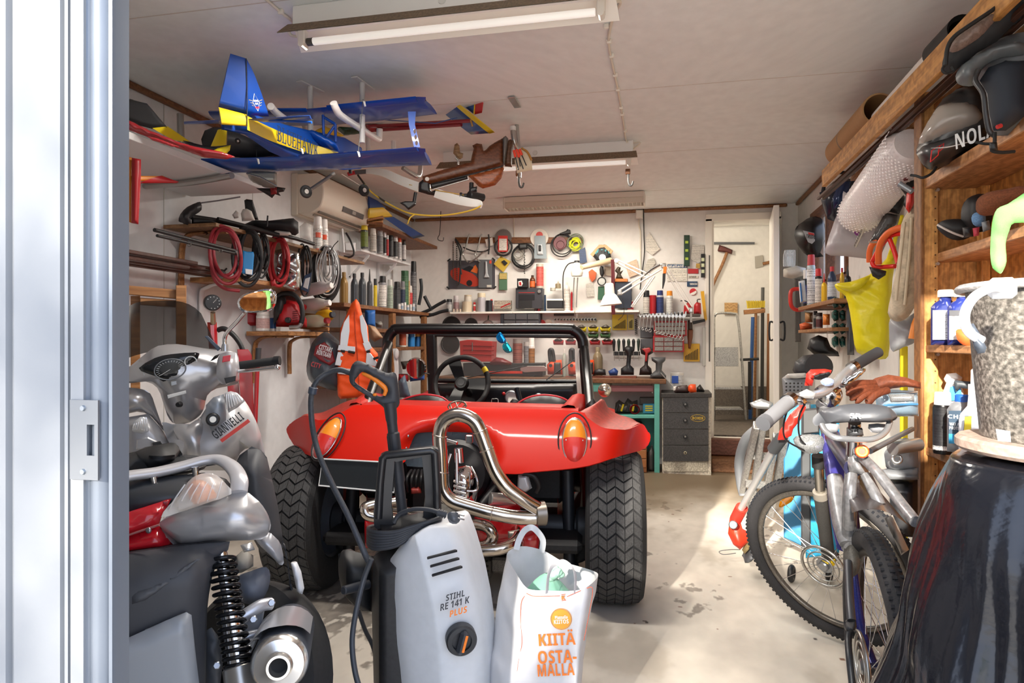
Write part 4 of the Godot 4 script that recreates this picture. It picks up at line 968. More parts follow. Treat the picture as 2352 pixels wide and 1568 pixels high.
# ---------------------------------------------------------------- pressure washer and shopping bag
func washer():
	var black:=m("222326",.5,.0,"grime",2.);var shell:=m("cdd0d3",.42,.0,"mottle",.8);var rubber:=m("2a2d33",.55)
	thing("pressure_washer","upright white and black pressure washer with coiled flex and a lance in its handle","pressure washer",PY(980,1720,.0))
	var base:=cur
	# housing: side face,crease,front face,back
	var rows:=[]
	for r in [[1202,996,1002,1024],[1206,980,988,1031],[1214,966,974,1036],[1230,946,952,1042],[1255,918,960,1051],[1283,897,968,1059],[1330,892,981,1072],[1400,891,997,1086],[1480,893,1009,1097],[1568,906,1014,1101],[1640,915,1016,1102],[1700,930,1017,1100]]:
		var f:=clampf((r[0] - 1202.)/120.,.0,1.);var g:=sqrt(f);var v: float=r[0]
		var l:=W(r[1],v,1.97 - .02*g);var c:=W(r[2],v,1.95 - .09*g);var e:=W(r[3],v,1.95 - .06*g)
		var bk:=v3(.01,0,-.16)
		var row:=[l+bk*.8,l+bk*.25,l,l.lerp(c,.5)+v3(-.006*g,0,.008*g),c.lerp(l,.06),c.lerp(e,.05)+v3(0,0,.003),c.lerp(e,.5)+v3(0,0,.012*g),c.lerp(e,.85)+v3(0,0,.008*g),e,e+v3(.012,0,-.03),e+bk]
		rows.push_back(row)
	rows.reverse()
	var k:=B();k.grid(rows);var o: Array=rows[-1].duplicate();k.fan(o);put(k,"housing",shell)
	# black spine,neck and handle
	sl("spine",[[858,1276],[880,1262],[905,1255],[935,1232],[1000,1198],[1012,1205],[1000,1290],[960,1500],[950,1720],[870,1720],[858,1560],[854,1400]],2.03,.2,.03,black)
	sl("neck",[[866,1190],[905,1192],[960,1178],[1010,1176],[1015,1205],[960,1235],[900,1262],[868,1240]],2.06,.14,.03,black)
	var hb:=facing(W(938,1120,2.05));k=B()
	k.patch(cr(px(hb,[[860,1205],[866,1100],[872,1052],[880,1041],[900,1037],[985,1027],[1000,1028],[1008,1040],[1011,1120],[1012,1185],[985,1190],[900,1200]]),3,true),.02,func(p): return hb*v3(p.x,p.y,.02),.045,[cr(px(hb,[[904,1196],[906,1066],[910,1058],[962,1049],[970,1056],[972,1182]]),3,true)])
	put(k,"handle",m("1f2023",.35))
	k=B();k.tube(Ws([[869,1190,2.015],[873,1110,2.015],[879,1052,2.015],[888,1045,2.015],[935,1040,2.015],[990,1034,2.015],[999,1040,2.015],[1003,1110,2.015],[1005,1180,2.015]]),.012,10);put(k,"handle_rib",m("1f2023",.3))
	# reel pocket at the side
	sl("lance_pocket",[[777,1272],[796,1261],[860,1278],[860,1406],[835,1400],[812,1390],[787,1362],[777,1317]],2.1,.12,.03,m("131416",.55));k=B();k.cyl(W(788,1356,1.98),W(846,1341,2.06),.013,.015,18,.003);put(k,"crank_knob",m("2d3036",.5))
	# coiled flex
	for i in 7:
		var d:=i*7.5;var e:=minf(1.,.75+.25*(6 - i)/6.);var p:=[]
		for q in [[846,1214+d*.75,2.],[862,1222+d*.85,1.945],[905,1222+d*.72,1.935],[945*e+50*(1 - e)*18,1210+d*.62,1.94],[990 - i*6,1196+d*.45,1.95],[1012 - i*9,1188+d*.4,2.],[985,1196+d*.4,2.2],[900,1206+d*.5,2.2],[858,1208+d*.6,2.12]]: p.push_back(W(q[0],q[1],q[2]))
		k=B();k.tube(cr(p,5,true),.0062,8,true);put(k,"flex_loop",rubber)
	tb("flex_end",[[905,1200,1.93],[918,1180,1.93],[950,1169,1.92],[985,1170,1.91],[1012,1178,1.9]],.0062,rubber,null,5,8)
	k=B()
	for i in 5: k.cyl(W(1006+i*4,1176.5+i*1.2,1.9),W(1008.5+i*4,1177.3+i*1.2,1.9),.011)
	k.cyl(W(1004,1176,1.9),W(1026,1182,1.9),.0085);put(k,"strain_relief",rubber);sl("plug",[[1027,1180],[1040,1174],[1052,1178],[1058,1192],[1048,1203],[1032,1199]],1.89,.035,.014,m("4a4d53",.25),null,2)
	for d in [0,9]:
		k=B();k.cyl(W(1053,1181+d,1.88),W(1066,1184+d,1.87),.0026,.0022,10);put(k,"pin",m("e0e0e0",.2,.9))
	# vents,writing,dial
	for s in [[982,1281,1048,1264],[989,1300,1053,1282],[993,1321,1060,1301]]:
		k=B();var a:=W(s[0],s[1],1.845);var b:=W(s[2],s[3],1.87);var mid:=W((s[0]+s[2])/2.,(s[1]+s[3])/2.,1.845)
		k.strap(cr([a,mid,b],4),.0055,.01,Vector3.BACK);put(k,"vent_slot",m("141518",.7))
	for w in [["STIHL",1046,1367,44,14,"33363c",.25],["RE 141 K",1045,1385.5,68,15,"33363c",.25],["PLUS",1053,1404,40,14,"ef7d1c",.25]]:
		var c:=W(w[1],w[2],1.838);var fx:=frame(c,W(w[1]+30,w[2] - 8.5,1.847) - c,Vector3.UP)
		txt(w[0],w[4]*1.84/F,fx,m(w[5],.5),w[3]*1.84/F,true,null,"lettering",false,w[6])
	var dc:=W(1060,1470,1.842);var dn:=v3(.42,-.05,.9).normalized();var df:=MB.along(dc,dn)
	k=B();k.lathe([v2(.042,-.02),v2(.042,.004),v2(.038,.009),v2(.027,.010),v2(.026,.002),v2(0,.002)],df,36);var dl:=put(k,"dial",m("26282c",.45))
	var yb:=Basis(Vector3.UP.cross(dn).normalized(),dn.cross(Vector3.UP.cross(dn)).normalized(),dn)
	k=B();k.box(dc+dn*.012,v3(.022,.066,.024),.008,yb*Basis(Vector3.BACK,-.25));put(k,"knob",m("2c2f35",.4),dl);k=B();k.box(dc+dn*.0245+yb*v3(.006,.0,0),v3(.007,.046,.002),.0008,yb*Basis(Vector3.BACK,-.25));put(k,"pointer",m("ef7d1c",.5),dl)
	# spray gun: grip loop,trigger,lance
	cur=base;thing("spray_gun","black spray gun with orange trigger and long lance, standing in the pressure washer","spray gun",W(930,1190,2.1))
	var gp:=facing(W(860,890,2.1));k=B()
	var grip:=cr(px(gp,[[802,867],[804,850],[810,836],[820,829],[836,832],[865,846],[889,857],[903,855],[911,862],[915,890],[918,925],[910,938],[897,944],[886,941],[874,929],[845,910],[818,893],[805,880]]),3,true)
	var hole:=cr(px(gp,[[815,877],[822,864],[830,855],[839,855],[862,869],[883,885],[889,894],[885,906],[874,911],[857,905],[835,892]]),3,true)
	k.patch(grip,.012,func(p):
		var d:=1e9
		for q in [grip,hole]:
			for i in q.size(): d=minf(d,p.distance_to(Geometry2D.get_closest_point_to_segment(p,q[i],q[(i+1) % q.size()])))
		return gp*v3(p.x,p.y,.012*sqrt(1.0 - pow(1.0 - minf(d/.014,1.),2))),.0,[hole])
	k.patch(grip.map(func(p): return v2(-p.x,p.y)),.02,func(p): return gp*v3(-p.x,p.y,-.02),.0,[hole.map(func(p): return v2(-p.x,p.y))])
	for lp in [grip,hole]: k.grid([lp.map(func(p): return gp*v3(p.x,p.y,-.02)),lp.map(func(p): return gp*v3(p.x,p.y,.0))],true)
	put(k,"grip",m("303237",.5))
	tb("trigger",[[832,857,2.1],[850,864,2.1],[868,876,2.1],[882,888,2.1],[886,897,2.1],[882,908,2.1]],[.004,.006,.0065,.007,.007,.007,.0075,.0075,.008,.008,.008,.008,.008,.008,.007,.007,.007,.006,.006,.006,.005],m("f08522",.4),null,4,10)
	k=B();k.ball(W(861,906,2.09),v3(.007,.005,.006));put(k,"safety_catch",m("f08522",.4))
	k=B();var g0:=W(895,925,2.1);var g1:=W(927,1200,2.1);k.lathe([v2(0,0),v2(.02,.0),v2(.018,.05),v2(.016,.06),v2(.0155,.09),v2(.0195,.095),v2(.0195,.24),v2(.016,.25),v2(.016,.4),v2(0,.4)],MB.along(g0,g1 - g0),22);put(k,"lance",m("2b2d32",.5))
	for i in 8:
		k=B();var w:=i*.42 - 1.45;var lx:=MB.along(g0,g1 - g0)
		k.bar(lx*v3(.0195*cos(w),.1,.0195*sin(w)),lx*v3(.0195*cos(w),.235,.0195*sin(w)),.003,.003,.001);put(k,"grip_rib",m("25272b",.5))
	thing("hose","dark rubber hose looping from the spray gun down past the pressure washer","hose",PY(825,1700,0))
	tb("tube",[[806,857,2.1],[780,849,2.1],[752,857,2.1],[730,873,2.09],[718,897,2.08],[714,930,2.06],[719,988,2.04],[733,1044,2.],[763,1112,1.97],[801,1187,1.93],[833,1260,1.9],[846,1290,1.9]],.0085,m("3c424b",.5,.0,"grime",5.),null,5,10)
	tb("tube",[[853,1283,1.86],[836,1328,1.86],[819,1398,1.83],[809,1469,1.8],[815,1539,1.77],[832,1600,1.75],[850,1660,1.8]],.0075,m("33373d",.45),null,5,10);tb("tube",[[823,1400,2.2],[838,1445,2.2],[855,1480,2.2],[870,1530,2.2]],.007,rubber,null,4,8);tb("tube",[[1095,1520,2.1],[1108,1545,2.05],[1120,1570,2.],[1140,1620,2.]],.007,rubber,null,4,8)
	k=B();k.cyl(W(720,889,2.08),W(717,905,2.08),.0135,.0135,16,.002);put(k,"collar",m("3a4452",.4))

func shopping_bag():
	var white:=m("d3d3d6",.55,.0,"mottle",.7);white.backlight_enabled=true;white.backlight=Color(.35,.35,.35)
	thing("shopping_bag","white carrier bag with orange lettering standing on the floor by the right rear tyre","bag",PY(1255,1725,.0))
	var fx:=facing(W(1270,1450,1.86));var fp:=func(u,v,z=.0): return fx*PL(u,v,fx,z)
	var ring:=func(a: Array): return cr(a,4,true)
	var rows:=[
		ring.call([W(1164,1272,2.07),W(1198,1254,2.11),W(1248,1264,2.11),W(1293,1289,2.09),W(1358,1309,2.04),W(1374,1321,1.98),fp.call(1352,1345),fp.call(1318,1356),fp.call(1262,1356),fp.call(1222,1354),fp.call(1205,1345),W(1186,1316,1.94)]),
		ring.call([W(1160,1296,2.06),W(1200,1290,2.12),W(1250,1300,2.12),W(1295,1320,2.1),W(1355,1335,2.05),W(1369,1350,1.97),fp.call(1350,1375),fp.call(1316,1385,.004),fp.call(1262,1385,.004),fp.call(1216,1384),fp.call(1200,1376),W(1182,1350,1.94)]),
		ring.call([W(1149,1350,2.06),W(1200,1360,2.13),W(1250,1370,2.13),W(1295,1380,2.11),W(1345,1400,2.04),W(1358,1400,1.98),fp.call(1340,1430),fp.call(1310,1435,.006),fp.call(1260,1435,.006),fp.call(1210,1434),fp.call(1193,1425),W(1170,1400,1.93)]),
		ring.call([W(1141,1390,2.06),W(1200,1400,2.13),W(1250,1410,2.13),W(1290,1420,2.11),W(1335,1430,2.04),W(1350,1441,1.97),fp.call(1334,1475),fp.call(1306,1478,.004),fp.call(1258,1478,.004),fp.call(1207,1478),fp.call(1189,1470),W(1163,1440,1.95)]),
		ring.call([W(1135,1470,2.05),W(1200,1480,2.12),W(1250,1490,2.12),W(1290,1500,2.1),W(1330,1505,2.03),W(1342,1500,1.96),fp.call(1330,1530),fp.call(1306,1535,.004),fp.call(1256,1535,.004),fp.call(1203,1535),fp.call(1180,1525),W(1150,1500,1.94)]),
		ring.call([W(1122,1540,2.03),W(1200,1560,2.1),W(1250,1560,2.1),W(1290,1560,2.08),W(1325,1560,2.02),W(1336,1555,1.95),fp.call(1326,1590),fp.call(1306,1595),fp.call(1256,1595),fp.call(1198,1595),fp.call(1168,1585),W(1138,1560,1.92)]),
		ring.call([PY(1125,1720,.01),PY(1200,1700,.01),PY(1250,1700,.01),PY(1290,1700,.01),PY(1320,1705,.01),PY(1332,1715,.01),PY(1325,1770,.01),PY(1305,1775,.01),PY(1256,1775,.01),PY(1190,1775,.01),PY(1160,1770,.01),PY(1135,1750,.01)]),
	]
	var rr:=[]
	for i in rows[0].size(): rr.push_back(cr(rows.map(func(r): return r[i]),5))
	var back:=[]
	for j in rr[0].size():
		var row:=[]
		for i in rr.size():
			var p: Vector3=rr[i][j];var w:=sin(i*.9+j*.35)*sin(j*.7+i*.2)
			var fr:=(fx.affine_inverse()*p).z>-.012
			row.push_back(p+v3(.4,.2,1.)*w*(.0008 if fr else .006)*minf(j/6.,1.))
		back.push_back(row)
	back.reverse()
	var k:=B();k.grid(back,true);put(k,"bag_body",white)
	for s in [[[1186,1262,2.085],[1192,1240,2.09],[1204,1219,2.09],[1220,1211,2.08],[1234,1220,2.08],[1247,1241,2.09],[1244,1268,2.1]],[[1256,1362,1.855],[1260,1320,1.86],[1271,1298,1.87],[1293,1292,1.87],[1313,1304,1.87],[1321,1320,1.86],[1321,1362,1.855]]]:
		k=B();var c: Array=cr(Ws(s),6);var mid: Vector3=(c[0]+c[-1])/2
		var n:=fx.basis.x;k.sweep(c,[v2(.0008,.009),v2(-.0008,.009),v2(-.0008,-.009),v2(.0008,-.009)],1.,(fx.basis.z*.55+Vector3.UP*.2).normalized() if s[0][0]<1200 else fx.basis.z*.4+fx.basis.x)
		put(k,"handle",white)
	# writing and frame line on the front
	var org:=m("ef7a22",.5)
	for w in [["KIITÄ",1279,1464,84,35,"ef7a22"],["OSTA-",1280,1508,88,29,"ef7a22"],["MALLA",1277,1538,84,27,"ef7a22"],["K",1294,1372,9,10,"ef7a22"]]:
		var c: Vector3=fp.call(w[1],w[2],.0095);txt(w[0],w[4]*1.86/F,Transform3D(fx.basis*Basis(Vector3.BACK,.07),c),org,w[3]*1.86/F)
	k=B();var cc: Vector3=fp.call(1289,1421,.008);k.cyl(cc,cc+fx.basis.z*.002,.0265,.0265,32);var dk:=put(k,"roundel",m("f0a030",.5));k=B();k.torus(cc+fx.basis.z*.001,fx.basis.z,.0285,.0008,32,6);put(k,"ring",m("f0a030",.5),dk)
	txt("KIITOS",.011,Transform3D(fx.basis*Basis(Vector3.BACK,.07),cc+fx.basis.z*.003 - fx.basis.y*.006),m("fbf6ee",.5),.04,true,dk);txt("Plussalla",.009,Transform3D(fx.basis*Basis(Vector3.BACK,.07),cc+fx.basis.z*.003+fx.basis.y*.006),m("fbf6ee",.5),.034,true,dk)
	var li:=m("e0643c",.5)
	for s in [[[1209,1362],[1222,1368],[1240,1369],[1286,1368]],[[1302,1370],[1320,1362],[1355,1348],[1361,1352]],[[1205,1368],[1197,1385],[1196,1430],[1199,1475],[1192,1510],[1184,1570]],[[1361,1352],[1360,1370],[1349,1430],[1341,1470]],[[1289,1365],[1299,1364]],[[1290,1379],[1300,1378]]]:
		k=B();k.tube(cr(s.map(func(q): return fp.call(q[0],q[1],.0078 if q[0]>1200 and q[0]<1340 else .004)),4),.0009,5);put(k,"printed_line",li)
	# what is inside: a knotted green refuse sack
	thing("refuse_sack","knotted translucent green sack stuffed inside the white carrier bag","bag",W(1255,1420,1.98))
	k=B();var gl:=film("7fb59f",.75,.4);var sm:=[]
	for j in 13:
		var row:=[];var f:=j/12.0
		for i in 30:
			var w:=TAU*i/30;var r:=.085*pow(1.0 - f,.75)+.008;r*=1.0+.10*sin(i*3.1)*f
			row.push_back(W(1258,1352,1.97)+v3(r*cos(w),-.05+.095*f+.01*sin(i*2.3)*(1 - f),-r*sin(w)*.7))
		sm.push_back(row)
	k.grid(sm,true);put(k,"sack",gl)
	k=B()
	for i in 7:
		var w:=i*.9;k.ball(W(1276,1318,1.95)+v3(.012*cos(w),.009*sin(w*1.7),.012*sin(w)),v3(.016,.01,.013),10,Basis(v3(1,.3,.2).normalized(),w))
	put(k,"knot",film("a5d3bd",.85,.4))

# ---------------------------------------------------------------- right-hand side: bicycle,shelving,hanging things
func bicycle():
	var silver:=m("9a9da4",.3,.5,"grime",2.);var black:=m("1d1e20",.55,.0,"grime",5.);var chrome:=m("d5d7da",.12,1.);var blue:=m("2a2a78",.25,.3);var rub:=m("26262a",.8,.0,"grime",6.,.2)
	thing("bicycle","muddy silver and blue mountain bicycle, front wheel turned, leaning towards the shelves","bicycle",PY(1960,1600,.0))
	var hub:=W(1904,1287,2.64);var f:=v3(-.757,0,-.654);var up:=(Vector3.UP - f.cross(Vector3.UP)*.36).normalized();var ax:=f.cross(up).normalized()
	var wheels:=[[hub,f,up,ax,.352,.026],[v3(.55,.352,-1.94),v3(.05,0,-1).normalized(),v3(-.05,1,0).normalized(),v3(1,.05,.05).normalized(),.352,.029]]
	for w in wheels:
		var c: Vector3=w[0];var wx:=MB.along(c,w[3])
		var k:=B();k.torus(c,w[3],w[4] - w[5],w[5],64,14);var ty:=put(k,"tyre",rub)
		k=B()
		for i in 110:
			for s in [-1,0,1]:
				var a:=TAU*(i+.5*absi(s))/110.0;var d: Vector3=wx.basis*v3(cos(a),0,sin(a));var tn: Vector3=wx.basis*v3(-sin(a),0,cos(a))
				var o: Vector3=c+d*(w[4] - (.0 if s==0 else .007))+w[3]*s*w[5]*.6
				k.box(o,v3(.008,.011,.006),0,Basis(tn,w[3],tn.cross(w[3])))
		tag(put(k,"tread",m("1e222c",.7,.0,"mud",3.),ty),"","","","stuff")
		k=B();var rp:=[]
		for i in 64: rp.push_back(wx*v3((w[4] - .062)*cos(TAU*i/64.),0,(w[4] - .062)*sin(TAU*i/64.)))
		k.sweep(rp,[v2(.01,.0),v2(.006,.011),v2(-.008,.011),v2(-.012,0),v2(-.008,-.011),v2(.006,-.011)],1.,w[3],true);put(k,"rim",m("6f6b66",.35,.6,"grime",5.))
		k=B();k.cyl(c - w[3]*.05,c+w[3]*.05,.02,.02,16,.004);k.cyl(c - w[3]*.036,c - w[3]*.032,.032,.032,20);var hb:=put(k,"hub",m("8d8f92",.3,.8))
		for i in 28:
			var a:=TAU*i/28.0;var b:=a+(.5 if i % 4<2 else -.5);var s:=.03 if i % 2 else -.03
			k=B();k.tube([wx*v3(.024*cos(b),s,.024*sin(b)),wx*v3((w[4] - .068)*cos(a),0,(w[4] - .068)*sin(a))],.0013,5,false,false);put(k,"spoke",chrome,hb)
		for s in [.085,.062,.04]:
			k=B();var rr: Vector3=-w[3]*.045;k.torus(c+rr,w[3],s,.006 if s>.08 else .003,40,6)
			put(k,"brake_disc",m("a9a7a2",.3,.9),hb)
	# reflector on the front spokes
	sl("wheel_reflector",[[1789,1160],[1798,1142],[1820,1131],[1826,1136],[1818,1152],[1794,1165]],2.86,.012,.006,m("f09a12",.2),null,2)
	# fork,head,stem and bars
	tb("fork_leg",[[1884,1130,2.5],[1894,1210,2.57],[1904,1290,2.64]],.024,m("4a4947",.6,.0,"mud",4.),null,2,14);tb("stanchion",[[1880,1060,2.46],[1885,1140,2.51]],.0175,m("b9b4aa",.12,.95),null,1,14)
	tb("fork_cap",[[1880,1046,2.45],[1881,1072,2.46]],.024,black,null,1,14);tb("fork_seal",[[1884,1128,2.5],[1886,1142,2.51]],.027,m("77726a",.6),null,1,14);tb("yellow_ring",[[1902,1281,2.62],[1903,1290,2.63]],.0255,m("e0c020",.5),null,1,14)
	tb("fork_leg",[[1950,1150,2.62],[1975,1290,2.75]],.024,m("4a4947",.6,.0,"mud",4.),null,2,12);tb("head_tube",[[1893,925,2.28],[1912,1040,2.4]],.027,silver,null,1,16)
	sl("stem",[[1870,893],[1900,880],[1930,890],[1935,915],[1915,935],[1885,925]],2.25,.06,.025,chrome,null,2)
	tb("handlebar",[[1790,936,2.02],[1822,916,2.08],[1850,910,2.14],[1885,903,2.2],[1915,885,2.25],[1935,862,2.28],[1965,838,2.32],[1985,826,2.34]],.0145,m("c3c5c8",.25,.7),null,5,12)
	tb("grip",[[1758,968,1.96],[1785,945,2.],[1808,925,2.05]],.021,m("6b6c70",.7),null,3,16);tb("grip",[[1962,841,2.31],[2000,818,2.36],[2018,808,2.38]],.0185,m("2b2b2e",.75),null,3,16);tb("grip_end",[[1752,973,1.95],[1760,966,1.963]],.0225,m("505155",.5),null,1,16)
	tb("clamp_ring",[[1808,924,2.05],[1818,917,2.07]],.024,chrome,null,1,16);tb("clamp_ring",[[1955,846,2.3],[1963,840,2.31]],.021,chrome,null,1,16)
	sl("brake_lever",[[1806,912],[1822,905],[1850,915],[1852,928],[1830,930],[1812,925]],2.06,.03,.012,chrome,null,2);sl("brake_lever",[[1928,884],[1950,862],[1982,845],[1988,852],[1965,872],[1938,890]],2.26,.03,.012,chrome,null,2)
	sl("cycle_computer",[[1832,903],[1853,893],[1875,903],[1868,915],[1845,914]],2.1,.025,.01,m("b5b8bc",.3,.4));sl("bell",[[1884,876],[1898,867],[1915,872],[1912,884],[1895,886]],2.2,.04,.016,m("a9bbe0",.3,.3),null,2)
	for c in [[[1812,930,2.05],[1800,975,2.1],[1806,1010,2.2],[1850,1035,2.3]],[[1850,925,2.1],[1835,960,2.15],[1840,1010,2.25],[1880,1040,2.35]],[[1930,890,2.25],[1910,930,2.25],[1900,980,2.3],[1905,1030,2.4]]]: tb("brake_cable",c,.003,m("18181a",.5),null,6,6)
	sl("headlight",[[1822,1008],[1840,998],[1880,998],[1893,1010],[1890,1035],[1860,1042],[1832,1030]],2.3,.06,.025,m("9d9fa1",.15,.2,"mud",3.),null,2)
	# frame
	tb("down_tube",[[1908,1000,2.34],[1930,1120,2.12],[1950,1255,1.98]],[.03,.032,.034,.036,.037,.038,.04,.04,.038,.036,.034],m("3d3a86",.25,.4),null,5,16);tb("tube_panel",[[1917,1095,2.08],[1932,1180,2.],[1946,1250,1.93]],[.022,.025,.027,.028,.028,.028,.026,.024,.02],silver,null,4,14)
	tb("top_tube",[[1908,1000,2.34],[1935,1040,2.05],[1960,1075,1.85]],.024,m("23233f",.3,.3),null,4,14);tb("seat_tube",[[1963,985,1.83],[1960,1060,1.86],[1952,1160,1.9],[1950,1260,1.95]],.02,silver,null,4,14)
	sl("rocker_link",[[1948,1050],[1975,1045],[1993,1075],[1998,1098],[1985,1096],[1970,1088],[1958,1098],[1950,1080]],1.8,.06,.015,silver,null,2)
	for s in [[[1957,1092,1.78],[1953,1140,1.75],[1950,1210,1.8]],[[1990,1092,1.76],[2008,1130,1.72],[2022,1160,1.7]],[[1983,1052,1.76],[2020,1090,1.68],[2065,1150,1.6],[2103,1198,1.5]],[[1955,1260,1.95],[1963,1340,1.92],[1980,1450,1.84],[2006,1528,1.76]]]:
		tb("stay",s,.014 if s.size()<4 else .013,silver if s[3 % s.size()][0] != 2006 else m("2c3488",.25,.3,"mud",4.),null,4,12)
	k_bb()
	# saddle,its rails and lamp
	sl("saddle",[[1866,964],[1873,953],[1890,942],[1927,931],[1960,927],[1991,927],[2025,930],[2045,937],[2059,950],[2058,964],[2023,970],[1965,969],[1927,971],[1880,977],[1870,975]],1.76,.2,.045,m("484a4f",.4,.1),null,2)
	txt("SR",.013,Transform3D(facing(W(1965,955,1.655)).basis*Basis(Vector3.RIGHT,-.35),W(1965,955,1.655)),m("d5d6d8",.4),.024)
	tb("saddle_rail",[[1888,976,1.72],[1896,990,1.7],[1912,1002,1.68],[1935,1007,1.67],[1990,1009,1.67],[2018,1003,1.68],[2036,988,1.7],[2044,968,1.72]],.0075,m("9b9da1",.25,.7),null,5,10)
	for s in [[1907,984],[2015,984]]: sl("elastomer",[[s[0] - 20,s[1] - 10],[s[0]+20,s[1] - 10],[s[0]+14,s[1]+8],[s[0] - 14,s[1]+8]],1.76,.05,.015,m("77797e",.6),null,2)
	tb("seat_post",[[1963,970,1.8],[1962,1005,1.82],[1960,1045,1.84]],.0155,chrome,null,2,14);sl("seat_clamp",[[1945,985],[1980,982],[1984,1000],[1948,1003]],1.79,.05,.012,m("4b4d50",.4,.4))
	var k:=B();var lc:=W(1980,1036,1.72);var ld:=(EYE - lc).normalized();k.cyl(lc - ld*.015,lc+ld*.01,.016,.0165,24,.003);var tl:=put(k,"tail_lamp",m("e23a1c",.2));k=B();k.torus(lc+ld*.01,ld,.011,.0035,24,8);put(k,"lens_ring",m("f7a04a",.2),tl)
	# mudguard over the rear wheel
	k=B();var rows:=[]
	for j in 8:
		var row:=[];var f2:=j/7.0
		for i in 9:
			var w:=i/4.0 - 1.0;row.push_back(W(2022,1172,1.62+.3*f2)*v3(1,0,1)+v3(w*.062*(1.0 - .3*f2) - .05*f2,.8+.02*f2 - .022*w*w - .012*w,0))
		rows.push_back(row)
	rows.reverse();k.grid(rows);put(k,"mudguard",m("3a3232",.25,.1))
	tb("kickstand",[[1950,1440,1.85],[1948,1470,1.83],[1952,1520,1.78],[1960,1600,1.75],[1962,1660,1.74]],.009,m("2f3134",.4,.3),null,4,10);sl("kickstand_head",[[1944,1438],[1960,1440],[1962,1466],[1946,1466]],1.85,.03,.008,m("4a4c50",.4,.4))
func k_bb():
	sl("crank_case",[[1940,1255],[1958,1246],[1972,1262],[1976,1300],[1962,1330],[1944,1322],[1936,1290]],1.93,.09,.03,m("77736d",.6,.3,"mud",4.),null,2,.003)
	for r in [.085,.065]:
		var k:=B();k.torus(W(1962,1412,2.1),v3(1,.1,.05),r,.004,36,6);put(k,"chainring",m("3a3a3c",.4,.6))
	tb("crank",[[1948,1290,1.9],[1952,1380,1.8],[1956,1425,1.76]],.011,m("4b4c50",.4,.5),null,2,10);sl("pedal",[[1938,1428],[1966,1424],[1968,1440],[1940,1444]],1.76,.07,.008,m("222326",.6))

